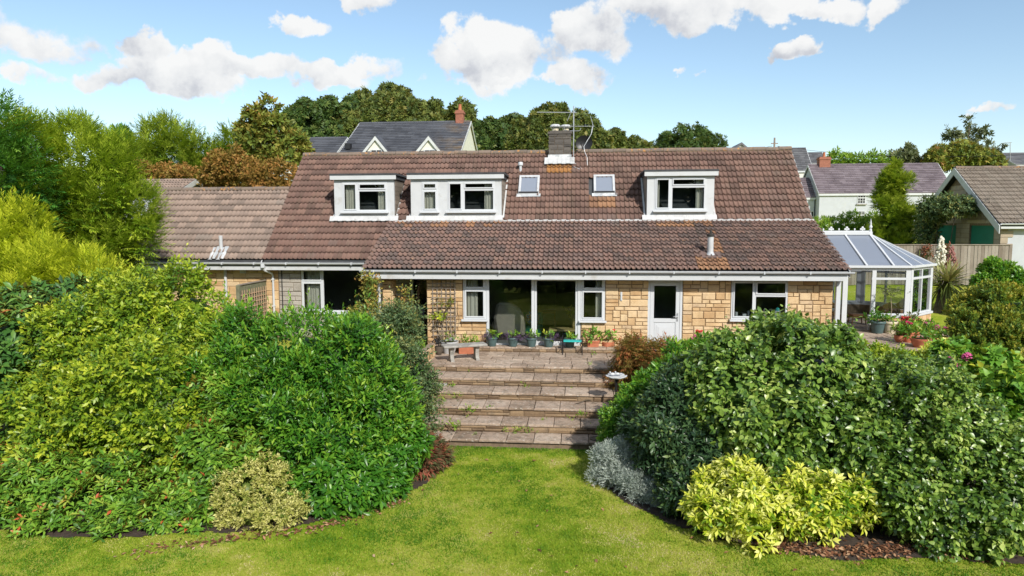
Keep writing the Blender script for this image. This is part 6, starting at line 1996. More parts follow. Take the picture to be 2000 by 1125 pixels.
def gable_house(t, x0, x1, y0, y1, zg, ze, zr, wallm, roofm, oh=.25, n=14):
    ym = (y0 + y1) / 2
    MB().box(x0, x1, y0, y1, zg, ze).prism([(y0, ze + .001), (y1, ze + .001), (ym, zr - .12)], 'x', x0, x0 + .3).prism([(y0, ze + .001), (y1, ze + .001), (ym, zr - .12)], 'x', x1 - .3, x1).build('wall', M[wallm], t)
    s = (zr - ze) / (ym - y0)
    rf = MB().prism([(y0 - oh, ze - oh * s + .02), (ym, zr - .02), (ym, zr - .14), (y0 - oh, ze - oh * s - .1)], 'x', x0 - .12, x1 + .12)
    rf.prism([(ym + .01, zr - .02), (y1 + oh, ze - oh * s + .02), (y1 + oh, ze - oh * s - .1), (ym + .01, zr - .14)], 'x', x0 - .12, x1 + .12)
    rf = rf.build('roof', roofm, t)
    slate_slope(rf, x0 - .12, x1 + .12, y0 - oh, ze - oh * s + .02, ym, zr - .02, roofm, n)
    rt_ = MB()
    for x in np.arange(x0 - .12, x1, .5): rt_.prism([(ym - .14, zr - .05), (ym, zr + .07), (ym + .14, zr - .05)], 'x', x, min(x + .48, x1 + .12))
    rt_.build('ridge_tiles', roofm, rf, kind='stuff')
    MB().box(x0 - .1, x1 + .1, y0 - oh - .02, y0 - oh + .01, ze - oh * s - .22, ze - oh * s - .02).build('fascia', M['paint'], t)
    for X in (x0 - .125, x1 + .125):
        for sg in (-1, 1):
            ya = ym + sg * (ym - y0 + oh)
            MB().prism([(ya, ze - oh * s + .03), (ym, zr + .01), (ym, zr - .2), (ya, ze - oh * s - .18)], 'x', X - .03, X + .03).build('barge_board', M['paint'], t)


def small_window(t, x0, x1, z0, z1, y, nx_=1, nz_=1, fw_=.07):
    f = MB().box(x0, x0 + fw_, y - .05, y + .03, z0, z1).box(x1 - fw_, x1, y - .05, y + .03, z0, z1).box(x0 + fw_, x1 - fw_, y - .05, y + .03, z0, z0 + fw_).box(x0 + fw_, x1 - fw_, y - .05, y + .03, z1 - fw_, z1)
    for i in range(1, nx_): xx = x0 + (x1 - x0) * i / nx_; f.box(xx - .025, xx + .025, y - .04, y + .02, z0 + fw_, z1 - fw_)
    for i in range(1, nz_): zz = z0 + (z1 - z0) * i / nz_; f.box(x0 + fw_, x1 - fw_, y - .038, y + .018, zz - .02 - (.03 if i * 2 == nz_ else 0), zz + .02 + (.03 if i * 2 == nz_ else 0))
    f = f.build('window', M['paint'], t)
    MB().box(x0 + fw_, x1 - fw_, y - .02, y - .01, z0 + fw_, z1 - fw_).build('pane', M['screen'], f)
    MB().box(x0 - .1, x1 + .1, y - .16, y - .001, z0 - .12, z0 - .005).build('sill', M['concrete'], f)


def chimney_stack(t, x, y, z0, z1, w=.7, d=.5, pots=1, m='brick'):
    c = MB().box(x - w / 2, x + w / 2, y - d / 2, y + d / 2, z0, z1).box(x - w / 2 - .06, x + w / 2 + .06, y - d / 2 - .06, y + d / 2 + .06, z1 - .28, z1 - .12).build('chimney', M[m], t)
    for i in range(pots): MB().lathe([(.15, 0), (.12, .45), (.15, .5)], (x + (i - (pots - 1) / 2) * .35, y, z1), 10).build('chimney_pot', M['terracotta'], c, smooth=True)


# slate house with two gablets
hb = thing('slate_house', 'cream house with dark slate roof, two gablets and lichen by its red chimney', 'house', (-12, 54, 4))
ya_, yb_ = 50.0, 59.5; ymd = (ya_ + yb_) / 2
eL, eR = at(690, 295, ya_ - .25), at(897, 295, ya_ - .25)
rL, rR = at(714, 240, ymd), at(908, 237, ymd)
zr1, ze1 = rR[2], eR[2] + .12
gable_house(hb, at(668, 295, ya_)[0], eR[0], ya_, yb_, 3, ze1, zr1, 'cream', S1, n=18)
for (pa, pl_, pr_) in ((733, 709, 757), (837, 812, 861)):
    ap_, l_, r__ = at(pa, 266, ya_ - .3), at(pl_, 295, ya_ - .3), at(pr_, 295, ya_ - .3)
    xm, za_, zb2 = ap_[0], ap_[2], l_[2]
    MB().prism([(l_[0] + .25, zb2 - 1.6), (r__[0] - .25, zb2 - 1.6), (r__[0] - .25, zb2), (xm, za_ - .25), (l_[0] + .25, zb2)], 'y', ya_ - .22, ya_ - .02).build('gablet', M['cream'], hb)
    dp = (za_ - ze1) / ((zr1 - ze1) / (ymd - ya_)) + .4
    for (q0, sg) in ((l_, -1), (r__, 1)):
        MB().prism([(q0[0], zb2 - .05), (xm, za_), (xm, za_ - .28), (q0[0], zb2 - .33)][::sg], 'y', ya_ - .40, ya_ - .34).build('barge_board', M['paint'], hb)
        MB().prism([(q0[0] - sg * 0, zb2 + .02), (xm, za_ + .08), (xm, za_ - .05), (q0[0], zb2 - .1)][::sg], 'y', ya_ - .335, ya_ + dp).build('gablet_roof', S1, hb)
    w0, w1 = at(pa - 9, 300, ya_ - .22)[0], at(pa + 14, 300, ya_ - .22)[0]
    small_window(hb, w0, w1, at(pa, 318, ya_)[2], at(pa, 292.5, ya_)[2], ya_ - .225, 2)
chimney_stack(hb, at(907, 230, ymd)[0] - .35, ymd, zr1 - .4, at(907, 216, ymd)[2], .62, .6)
gt = MB(); gutter(gt, eL[0], eR[0] + .1, ya_ - .34, ze1 - .15, .07); gt.build('gutter', M['upvc'], hb)
MB().box(at(676, 290, 50.3)[0], at(686, 290, 50.3)[0], 50.0, 50.5, at(680, 296, 50)[2] + .2, at(680, 293, 50)[2] + .5).build('roof_window', M['black'], hb)
h2 = thing('slate_wing', 'lower slate roofed wing left of the house with two gablets', 'house', (-19, 54, 4))
xa_, xb_ = at(560, 290, 52)[0], at(652, 290, 52)[0]
gable_house(h2, xa_, xb_, 52, 58, 3, at(640, 297, 52)[2] - .2, at(640, 269, 55)[2], 'cream', S1, n=10)

# white cottage
cb = thing('white_cottage', 'long white cottage with purple slate roof and a brick chimney', 'house', (40, 75, 2.4))
cy0, cy1 = 72.0, 79.0; cym = 75.5
xa_, xb_ = at(1601, 375, cy0)[0], at(1862, 375, cy0)[0]
cze, czr = at(1700, 375, cy0)[2], at(1740, 320, cym)[2]
gable_house(cb, xa_, xb_, cy0, cy1, 2.2, cze, czr, 'render', S2, .15, n=16)
for (p0, p1, q0, q1) in ((1674, 1690, 398, 375), (1800, 1818, 397, 374), (1669, 1689, 428, 412), (1797, 1812, 428, 411)):
    small_window(cb, at(p0, q0, cy0)[0], at(p1, q0, cy0)[0], at(p0, q0, cy0)[2], at(p0, q1, cy0)[2], cy0, 3, 4)
chimney_stack(cb, at(1603, 320, cym)[0] + .3, cym, czr - .6, at(1600, 307, cym)[2], 1.1, .8, 1)
c2 = thing('cottage_extension', 'low slate roofed extension at the left end of the white cottage', 'house extension', (33, 76, 2.4))
gable_house(c2, at(1545, 385, 73)[0], xa_ - .15, 73, 77, 2.2, at(1580, 384, 73)[2], at(1580, 348, 75)[2], 'render', S2, .1, n=9)
small_window(c2, at(1578, 425, 73)[0], at(1589, 425, 73)[0], at(1580, 424, 73)[2], at(1580, 412, 73)[2], 73, 2)
c3 = thing('cream_house', 'distant cream house with grey slate roof above the bungalow gable', 'house', (36, 90, 3))
gable_house(c3, at(1500, 330, 88)[0], at(1586, 330, 88)[0], 88, 94, 2.5, at(1570, 331, 88)[2], at(1570, 289, 91)[2], 'cream', S3, .15, n=12)
c4 = thing('grey_roofed_house', 'dull grey roofed house just behind the cottage chimney', 'house', (40, 97, 3))
gable_house(c4, at(1586, 310, 96)[0], at(1616, 310, 96)[0], 96, 101, 2.5, at(1600, 318, 96)[2], at(1600, 298, 98.5)[2], 'cream', S3, .15, n=8)
c5 = thing('white_gabled_cottage', 'small white cottage with slate roof at the right skyline edge', 'house', (70, 92, 3))
gable_house(c5, at(1966, 322, 90)[0], at(2080, 322, 90)[0], 88, 96, 2.5, at(1990, 321, 88)[2], at(1990, 299, 92)[2], 'render', S3, .15, n=8)
c6 = thing('gabled_house', 'far house with a pale front gable poking above the bungalow ridge', 'house', (34, 112, 5))
ap_, l_, r__ = at(1448, 278, 110), at(1430, 294, 110), at(1466, 294, 110)
MB().prism([(l_[0], 5), (r__[0], 5), (r__[0], l_[2]), (ap_[0], ap_[2] - .2), (l_[0], l_[2])], 'y', 110, 116).build('wall', M['cream'], c6)
for (q0, sg) in ((l_, -1), (r__, 1)):
    MB().prism([(q0[0] + sg * .3, l_[2] - .25), (ap_[0], ap_[2]), (ap_[0], ap_[2] - .35), (q0[0] + sg * .3, l_[2] - .6)][::sg], 'y', 109.7, 116).build('roof', S3, c6)
c7 = thing('brick_chimney_house', 'far roof with a dull brick chimney just over the ridge', 'house', (28, 100, 5))
gable_house(c7, at(1330, 310, 98)[0], at(1420, 310, 98)[0], 98, 104, 4, at(1380, 315, 98)[2], at(1380, 296, 101)[2], 'cream', S3, .15, n=6)
chimney_stack(c7, at(1374, 285, 101)[0], 101, at(1374, 298, 101)[2], at(1374, 279, 101)[2], 1.1, .8, 2, 'brick')
# small gabled roof beyond the garage ridge, left
ob = thing('small_outbuilding', 'small tiled outbuilding with a white gable board beyond the garage', 'outbuilding', (-17, 30, 1.5))
ox0, ox1 = at(230, 360, 29)[0], at(338, 360, 29)[0]; oz0, ozr = at(300, 373, 29)[2], at(300, 351, 30.5)[2]
MB().box(ox0, ox1, 29, 32, .8, oz0).prism([(29, oz0), (32, oz0), (30.5, ozr - .1)], 'x', ox1 - .2, ox1).build('wall', M['render'], ob)
rf = MB().prism([(28.8, oz0 - .1), (30.5, ozr - .02), (30.5, ozr - .1), (28.8, oz0 - .2)], 'x', ox0, ox1 + .2).prism([(30.51, ozr - .02), (32.2, oz0 - .1), (32.2, oz0 - .2), (30.51, ozr - .1)], 'x', ox0, ox1 + .2).build('roof', M['felt'], ob)
tile_roof(rf, TP, ox0, ox1 + .25, 28.75, oz0 - .08, 30.5, ozr, .30, .30, lambda x, y, z: True, nparts=0)
for sg in (-1, 1):
    MB().prism([(30.5 + sg * 1.75, oz0 - .1), (30.5, ozr + .03), (30.5, ozr - .2), (30.5 + sg * 1.75, oz0 - .33)], 'x', ox1 + .255, ox1 + .28).build('barge_board', M['paint'], ob)

# pole, wires, aerials on the skyline
up = thing('utility_pole', 'wooden utility pole on the skyline behind the right end of the ridge', 'utility pole', (42, 105, 5))
p = at(1513, 269, 105)
MB().tube([(p[0], p[1], 4), p], [.17, .13], 8).build('pole', M['wood'], up)
MB().box(p[0] - .5, p[0] + .5, p[1] - .06, p[1] + .06, p[2] - .9, p[2] - .75).build('crossarm', M['wood'], up)
def wire(name, a, b, sag, lab):
    pts = [np.array(a) + (np.array(b) - np.array(a)) * t - np.array([0, 0, sag * 4 * t * (1 - t)]) for t in np.linspace(0, 1, 14)]
    t = MB().tube(pts, .025, 5).build(name, M['wire'], None, label=lab, cat='cable')
wire('overhead_wire', p + [.3, 0, -1.2], at(2010, 301, 80), .8, 'thin overhead wire running right from the utility pole')
wire('overhead_wire', p + [-.3, 0, -1.2], at(1300, 300, 120), .5, 'overhead wire running left from the utility pole')
sa = thing('roof_aerial', 'thin television aerial above the white gabled cottage', 'aerial', at(1973, 300, 89))
q = at(1973, 278, 89)
MB().tube([at(1973, 318, 89), q], .04, 5).build('mast', M['steel'], sa)
MB().tube([q + [-1.0, 0, -.1], q + [.2, 0, 0]], .03, 5).build('boom', M['steel'], sa)

# ------------------------------------------------------------------ patio things
def tuft(parent, c, r, n, size, mat, shape='oval', seed=0, up=.6, nl=6, name='foliage', slen=None, **kw):
    rg = R_(seed)
    P = np.array(c) + rg.normal(0, 1, (n, 3)) * np.array([r, r, r * .5])
    N = unit(P - np.array(c) + [0, 0, .02])
    k_ = dict(nl=nl, slen=slen or size, a0=1.2, a1=.5, size=size, up=up, rand=.4, droop=.15, tip=.2, t0=.5, tv=.2); k_.update(kw)
    B, Fm, S, T = shoots(P, N, rg, **k_)
    me = scatter_mesh(name, shape, B - wl(parent), Fm, S, np.clip(T, 0, 1), mat)
    o = put(bpy.data.objects.new(name, me), parent, kind='stuff')
    WLOC[o.name] = wl(parent)
    return o


def blooms(parent, c, r, n, size, mat, seed=0, name='flower_head'):
    rr_ = random.Random(seed)
    for i in range(n):
        a, q = rr_.uniform(0, 6.28), rr_.random() ** .5
        p = (c[0] + r * q * math.cos(a), c[1] + r * q * math.sin(a), c[2] + rr_.uniform(-.4, .6) * r)
        mb = MB()
        for j in range(9):
            d = unit(np.array([rr_.gauss(0, 1), rr_.gauss(0, 1), rr_.gauss(.3, 1)]))
            mb.blob(tuple(np.array(p) + d * size * .6), (size * .45, size * .45, size * .3), .4, j + i, 6, 4)
        mb.build(name, mat, parent)


def pot(x, y, z, r, h, m, label, seed=0, square=False, style=0, name='plant_pot', grp=None):
    t = thing(name, label, 'plant pot', (x, y, z), grp)
    if square:
        k = .8; mb = MB()
        vs = [(x + a * r * k, y + b * r * k, z) for a, b in ((-1, -1), (1, -1), (1, 1), (-1, 1))] + [(x + a * r, y + b * r, z + h * .86) for a, b in ((-1, -1), (1, -1), (1, 1), (-1, 1))]
        mb.add(vs, [(3, 2, 1, 0), (0, 1, 5, 4), (1, 2, 6, 5), (2, 3, 7, 6), (3, 0, 4, 7), (4, 5, 6, 7)])
        R2 = r * 1.1
        mb.box(x - R2, x + R2, y - R2, y - r * .86, z + h * .85, z + h).box(x - R2, x + R2, y + r * .86, y + R2, z + h * .85, z + h).box(x - R2, x - r * .86, y - r * .86, y + r * .86, z + h * .85, z + h).box(x + r * .86, x + R2, y - r * .86, y + r * .86, z + h * .85, z + h)
        mb.build('pot', M[m], t, bevel=.006)
        MB().box(x - r * .85, x + r * .85, y - r * .85, y + r * .85, z + h * .87, z + h * .93).build('soil', M['soil'], t)
    else:
        pr = {0: [(.66, 0), (.72, .1), (.90, .78), (1.0, .8), (1.04, .86), (1.04, .97), (1.0, 1), (.92, 1), (.90, .86)],
              1: [(.5, 0), (.8, .25), (1.0, .55), (.98, .85), (1.02, .92), (1.0, 1), (.9, 1), (.88, .88)],
              2: [(.6, 0), (.62, .06), (.94, .72), (1.06, .9), (1.06, 1), (.97, 1), (.92, .85)]}[style]
        MB().lathe([(a * r, b * h) for a, b in pr], (x, y, z), 22).build('pot', M[m], t, smooth=True)
        MB().lathe([(.0, 0), (r * .9, 0.0), (r * .9, .01)], (x, y, z + h * .88), 16).build('soil', M['soil'], t)
    return t


PL = [(961, 'leftmost green pot on the plinth, purple foliage trailing to its left'), (1002, 'second green pot from the left on the plinth, tall green shoots above purple leaves'), (1038, 'middle green pot on the plinth below the door mullion'), (1072, 'fourth green pot on the plinth with purple leaves to its right'), (1113, 'green pot of leafy shoots behind the teal kneeler')]
for i, (px, lab) in enumerate(PL):
    p = at(px, 668, 20.05)
    t = pot(p[0], 20.05, .15, .17, .27, 'greenpot', lab, style=0, grp='green pots along the plinth')
    tuft(t, (p[0] + .02, 20.05, .47), .07, 16, .09, LM['hydrangea'], seed=80 + i)
    dx = (-.13, -.12, -.02, .12, -.03)[i]
    if i != 4: tuft(t, (p[0] + dx, 20.0, .44), .085, 46, .055, M['purple'], shape='needle', seed=90 + i, nl=9, name='purple_foliage')
    if i == 1: tuft(t, (p[0] + .2, 20.0, .42), .08, 34, .055, M['purple'], shape='needle', seed=97, nl=9, name='purple_foliage')
p = atz(1158, 686, 0)
t = pot(p[0], p[1], 0, .175, .34, 'terracotta', 'square terracotta pot of geraniums right of the teal kneeler', square=True)
tuft(t, (p[0], p[1], .5), .11, 30, .10, LM['hydrangea'], seed=101, t0=.35); blooms(t, (p[0] + .08, p[1], .56), .08, 2, .03, M['crimson'], 3)
p = atz(1187, 685, 0)
t = pot(p[0], p[1], 0, .19, .28, 'terracotta', 'round terracotta pot with one bright red geranium beside the square pot', style=1)
tuft(t, (p[0], p[1], .46), .12, 34, .11, LM['hydrangea'], seed=102, t0=.3); blooms(t, (p[0] + .16, p[1] - .05, .63), .01, 1, .06, M['red'], 4)
p = at(877, 663, 19.6)
t = pot(p[0], 19.6, 0, .27, .36, 'flue', 'wide pale grey bowl planter standing behind the stone bench', style=2)
tuft(t, (p[0], 19.6, .42), .13, 24, .06, LM['hydrangea'], seed=103)
MB().blob((p[0] + .08, 19.55, .42), (.09, .07, .06), .3, 4, 8, 6).build('stone_ornament', M['concrete'], t)
p = at(912, 665, 19.62)
t = thing('terracotta_trough', 'rectangular terracotta trough of seedlings behind the bench', 'planter', (p[0], 19.62, 0))
MB().box(p[0] - .22, p[0] + .22, 19.47, 19.77, 0, .22).box(p[0] - .25, p[0] + .25, 19.44, 19.80, .221, .28).build('trough', M['terracotta'], t, bevel=.01)
tuft(t, (p[0], 19.62, .34), .12, 26, .09, LM['hedge'], seed=104)
p = at(857, 668, 19.35)
t = pot(p[0], 19.35, .0, .13, .24, 'bark', 'small brown pot with almost black foliage at the left end of the bench', style=1)
tuft(t, (p[0], 19.35, .36), .07, 40, .07, M['wire'], shape='oval', seed=105, up=.2)
p = at(826, 668, 18.6)
for k, (dx, dy) in enumerate(((0, 0), (-.25, .12), (.2, .25))):
    pass
tuft(pb, (-4.5, 18.5, .42), .25, 60, .07, LM['hydrangea'], seed=106, name='planting', t0=.55)

# stone bench
bL, bR = atz(884, 705, 0), atz(928, 702, 0)
ang = math.atan2(bR[1] - bL[1], bR[0] - bL[0])
bc = (bL + bR) / 2
bn = thing('stone_bench', 'weathered concrete garden bench on the left side of the patio', 'bench', (bc[0], bc[1], 0))
seat = MB().box(-.62, .62, -.2, .2, .40, .465)
sv = seat.v; seat.v = [(v[0], v[1] - (.05 * (v[0] / .62) ** 2), v[2]) for v in sv]
bs = seat.build('seat', M['concrete'], None, bevel=.015); bs.parent = bn
for sx_ in (-.36, .36):
    lg = MB()
    prof = [(.17, 0), (.17, .05), (.12, .08), (.10, .2), (.12, .32), (.18, .38), (.18, .398)]
    for (a, z0), (b, z1) in zip(prof[:-1], prof[1:]):
        if z1 > z0:
            lg.add([(sx_ - .05, -a, z0), (sx_ + .05, -a, z0), (sx_ + .05, a, z0), (sx_ - .05, a, z0), (sx_ - .05, -b, z1), (sx_ + .05, -b, z1), (sx_ + .05, b, z1), (sx_ - .05, b, z1)],
                   [(0, 3, 2, 1), (4, 5, 6, 7), (0, 1, 5, 4), (1, 2, 6, 5), (2, 3, 7, 6), (3, 0, 4, 7)])
    l_ = lg.build('leg', M['concrete'], None); l_.parent = bn
bn.rotation_euler = (0, 0, ang)

# kneeler stool
kx0, kx1, ky = at(1099, 688, 19.72)[0], at(1137, 688, 19.72)[0], 19.72
kn = thing('garden_kneeler', 'black framed garden kneeler with a teal pad in front of the fifth green pot', 'kneeler', ((kx0 + kx1) / 2, ky, 0))
for x in (kx0, kx1):
    MB().tube([(x, ky - .13, 0), (x, ky - .13, .50), (x, ky, .56), (x, ky + .13, .50), (x, ky + .13, 0)], .014, 7).tube([(x, ky - .13, .2), (x, ky + .13, .2)], .011, 6).build('side_frame', M['black'], kn, smooth=True)
MB().box(kx0 + .02, kx1 - .02, ky - .12, ky + .12, .37, .41).build('pad', M['teal'], kn, bevel=.01)

# barbecue in the porch
bq = thing('barbecue', 'black hooded barbecue standing in the shaded porch', 'barbecue', (-5.0, 21.2, 0))
MB().prism([(20.95, .92), (21.45, .92), (21.36, 1.22), (21.04, 1.22)], 'x', -5.28, -4.74).build('hood', M['black'], bq, bevel=.02)
MB().box(-5.30, -4.72, 20.93, 21.47, .74, .915).build('firebox', M['black'], bq, bevel=.01)
MB().box(-5.62, -5.305, 20.98, 21.42, .83, .86).build('side_shelf', M['black'], bq)
for x in (-5.27, -4.77):
    for y in (20.97, 21.43): MB().box(x, x + .03, y - .015, y + .015, .02, .74).build('leg', M['black'], bq)
MB().box(-5.26, -4.76, 20.98, 21.42, .3, .33).build('lower_shelf', M['black'], bq)
MB().tube([(-5.2, 20.94, 1.0), (-5.2, 20.9, 1.0), (-4.82, 20.9, 1.0), (-4.82, 20.94, 1.0)], .012, 6).build('handle', M['steel'], bq)

# red flowers by the porch and by the back door
for (px, py, Y, n, m, lab, s) in ((797, 650, 19.3, 6, 'red', 'pot of red geraniums in front of the barbecue', 7), (1368, 648, 19.6, 6, 'red', 'pot of bright red geraniums against the wall right of the back door', 8), (1357, 660, 18.9, 2, 'pink', 'pot with a pink geranium under the red ones by the back door', 9), (1243, 660, 19.4, 2, 'red', 'half hidden pot of red geraniums behind the lantern', 10)):
    p = at(px, py, Y)
    t = pot(p[0], Y, 0, .14, .26, 'terracotta', lab)
    tuft(t, (p[0], Y, .42), .1, 26, .09, LM['hydrangea'], seed=110 + s, t0=.35)
    MB().tube([(p[0], Y, .25), (p[0], Y, p[2])], .012, 5).build('stem', M['stalk'], t)
    blooms(t, (p[0], Y, p[2]), .11, n, .05, M[m], s)
t = thing('garden_lantern', 'black carriage lantern on a short post in the bronze maple', 'lantern', (1.75, 17.9, .03))
lp = at(1243, 672, 17.7); x, y, z = lp
MB().tube([(x, y, -.1), (x, y, z - .01)], .025, 8).build('post', M['black'], t)
MB().lathe([(.05, 0), (.055, .015), (.05, .02)], (x, y, z), 6).build('base', M['black'], t)
MB().lathe([(.045, .02), (.065, .15)], (x, y, z), 6).build('glass', M['lampglass'], t)
for j in range(6):
    a = 2 * math.pi * j / 6
    MB().tube([(x + .047 * math.cos(a), y + .047 * math.sin(a), z + .02), (x + .068 * math.cos(a), y + .068 * math.sin(a), z + .15)], .006, 4).build('bar', M['black'], t)
MB().lathe([(.095, .15), (.09, .165), (.04, .21), (.02, .22), (.025, .24), (0, .26)], (x, y, z), 6).build('hood', M['black'], t)

# bird bath
b0 = atz(1203, 797, -.55)
bx, by = b0[0], b0[1]
bb = thing('bird_bath', 'black stemmed bird bath with a white scalloped bowl on the steps', 'bird bath', (bx, by, -.55))
MB().lathe([(.16, 0), (.17, .02), (.1, .05), (.03, .08), (.025, .4), (.03, .62), (.05, .70)], (bx, by, -.55), 14).build('stem', M['black'], bb, smooth=True)
bowl = MB(); n = 32
for (r_, z) in ((.04, .70), (.18, .73), (.245, .775), (.235, .785), (.16, .75), (0.001, .745)):
    for j in range(n):
        a = 2 * math.pi * j / n; k = 1 + (.05 * math.cos(8 * a) if r_ > .2 else 0)
        bowl.v.append((bx + r_ * k * math.cos(a), by + r_ * k * math.sin(a), -.55 + z + (.012 * math.cos(8 * a) if r_ > .2 else 0))); bowl.c.append(.5)
bowl.f = [(i * n + j, i * n + (j + 1) % n, (i + 1) * n + (j + 1) % n, (i + 1) * n + j) for i in range(5) for j in range(n)]
bowl.build('bowl', M['paint'], bb, smooth='all')
for (dx, dy, s) in ((-.09, .03, 1), (.03, .06, .9)):
    MB().blob((bx + dx, by + dy, -.55 + .81), (.06 * s, .035 * s, .035 * s), 0, 1, 10, 6).blob((bx + dx - .055 * s, by + dy, -.55 + .85), (.022, .02, .022), 0, 1, 8, 5).prism([(bx + dx + .05, -.55 + .80), (bx + dx + .12, -.55 + .83), (bx + dx + .05, -.55 + .83)], 'y', by + dy - .015, by + dy + .015).build('bird_figure', M['paint'], bb, smooth='all')
p = atz(858, 752, -.36)
MB().lathe([(.2, 0), (.21, .02), (.2, .04), (.05, .045), (.04, .06), (0, .065)], (p[0], p[1], -.36), 20).build('stone_disc', M['concrete'], None, smooth=True, label='flat round stone lid lying at the left end of a step', cat='stone lid')
p = atz(1163, 857, -.97)
MB().lathe([(.13, 0), (.14, .02), (.1, .025), (.09, .015), (0, .015)], (p[0], p[1], -.97), 20).build('rusty_saucer', M['bark'], None, smooth=True, label='rusty brown saucer on the bottom step at the right', cat='saucer')
tw = MB(); a = atz(1125, 790, -.55); b = atz(1168, 783, -.55)
tw.tube([a + [0, 0, .02], (a + b) / 2 + [0, .03, .06], b + [0, 0, .02]], [.012, .01, .005], 5).tube([(a + b) / 2 + [0, 0, .05], atz(1170, 792, -.55) + [0, 0, .02]], [.008, .004], 5).build('dead_branch', M['bark'], None, label='dead dark branch lying on the steps left of the bird bath', cat='branch')

# weeds in the joints
wd = thing('weeds', 'small bright weeds growing from the joints of the garden steps', 'weeds', (-1, 16.5, -.5)); wd['kind'] = 'stuff'
for i, (px, py, z, r_, n, s) in enumerate(((884, 755, -.36, .06, 12, .07), (1025, 757, -.36, .05, 12, .07), (914, 725, -.17, .04, 8, .05), (916, 802, -.60, .08, 22, .07), (888, 832, -.77, .06, 18, .09), (980, 838, -.93, .09, 30, .05), (1005, 840, -.93, .14, 50, .05), (1030, 841, -.93, .1, 34, .05), (1137, 812, -.62, .04, 12, .08), (1155, 838, -.9, .05, 12, .08), (870, 778, -.45, .1, 22, .06), (895, 775, -.45, .1, 22, .06), (1118, 755, -.36, .07, 14, .04), (1150, 712, 0, .06, 12, .05), (1160, 692, 0, .06, 14, .05), (930, 850, -.97, .03, 8, .05), (1065, 820, -.77, .04, 8, .05), (1118, 820, -.77, .04, 8, .05), (957, 798, -.6, .03, 8, .05))):
    p = atz(px, py, z)
    tuft(wd, (p[0], p[1], z + .02), r_ * .8, max(4, int(n * .7)), s * .75, LM['hedge'], seed=130 + i, name='weed', nl=5)


# trellis on the front wall with bare stems
tl = thing('wall_trellis', 'brown wooden lattice trellis on the stone wall left of the patio doors', 'trellis', (-3.98, YW - .08, .3))
for x in np.linspace(-4.32, -3.64, 6): MB().box(x - .012, x + .012, YW - .075, YW - .06, .35, 2.2).build('lath', M['wood'], tl)
for z in np.linspace(.42, 2.15, 13): MB().box(-4.36, -3.60, YW - .095, YW - .0755, z - .012, z + .012).build('lath', M['wood'], tl)
cs = thing('bare_climber', 'almost bare climbing plant with a yellow leafed tip on the wall trellis', 'climber', (-3.9, YW - .15, .1))
rr_ = random.Random(8); mb = MB()
for i in range(8):
    x = -4.1 + i * .06; pts = [(x, YW - .2, .1)]
    for j in range(6): pts.append((pts[-1][0] + rr_.uniform(-.12, .13), YW - .12 + rr_.uniform(-.04, .03), .1 + (j + 1) * rr_.uniform(.16, .24)))
    mb.tube(pts, [.016, .014, .012, .01, .008, .006, .004], 5)
mb.build('stems', M['stalk'], cs)
p = at(857, 618, YW - .15); tuft(cs, p, .09, 26, .09, LM['privet'], seed=150)
p = at(873, 592, YW - .15); tuft(cs, p, .14, 24, .07, LM['autumn'], seed=151)

# lattice fence on the left
lf_ = thing('lattice_fence', 'green tinted boundary fence panel with tan lattice below the garage wall vent', 'fence', (-10.4, 21.1, 0))
FX = -10.42
y = 20.25; i = 0
while y < 22.0:
    MB().box(FX - .02, FX, y, y + .135, 0, 1.90 + .03 * (y - 20.2)).build('board', M['greenwood'], lf_); y += .145
MB().box(FX - .06, FX + .04, 20.12, 20.22, 0, 1.92).build('post', M['greenwood'], lf_)
MB().box(FX - .05, FX + .03, 20.22, 22.05, 1.905, 1.94).build('capping_rail', M['wood'], lf_)
for z in np.arange(.6, 1.72, .14): MB().box(FX + .02, FX + .035, 20.24, 22.02, z, z + .028).build('lath', M['tanwood'], lf_)
for y in np.arange(20.3, 22.0, .16): MB().box(FX + .036, FX + .05, y, y + .028, .4, 1.74).build('lath', M['tanwood'], lf_)

# terrace pots by the conservatory
def px_pot(px, py, r, h, m, lab, **k):
    p = atz(px, py, 0)
    if p[1] > 24.4 and p[0] < 12.2: p = at(px, py, 24.42)        # stands against the dwarf wall
    return pot(p[0], p[1], 0, r, h, m, lab, **k), p
t, p = px_pot(1714, 640, .25, .42, 'greenpot', 'green pot of dark leaves against the conservatory wall')
tuft(t, (p[0], p[1], .52), .16, 40, .13, LM['laurel'], seed=160, t0=.25)
t, p = px_pot(1738, 641, .24, .42, 'creampot', 'cream pot holding a thin stemmed standard tree by the conservatory')
MB().tube([(p[0], p[1], .38), (p[0] + .03, p[1], .8), (p[0] - .02, p[1], 1.25)], .012, 6).build('stem', M['stalk'], t)
tuft(t, (p[0] - .03, p[1], 1.42), .15, 70, .06, LM['pale'], seed=161, name='crown'); tuft(t, (p[0], p[1], .48), .08, 14, .08, LM['hedge'], seed=162)
t, p = px_pot(1768, 638, .24, .36, 'terracotta', 'terracotta pot with a dense red flower head at the conservatory corner')
tuft(t, (p[0] + .12, p[1], .5), .12, 24, .12, LM['pale'], seed=163); blooms(t, (p[0] - .05, p[1] - .1, .5), .12, 7, .07, M['red'], 21)
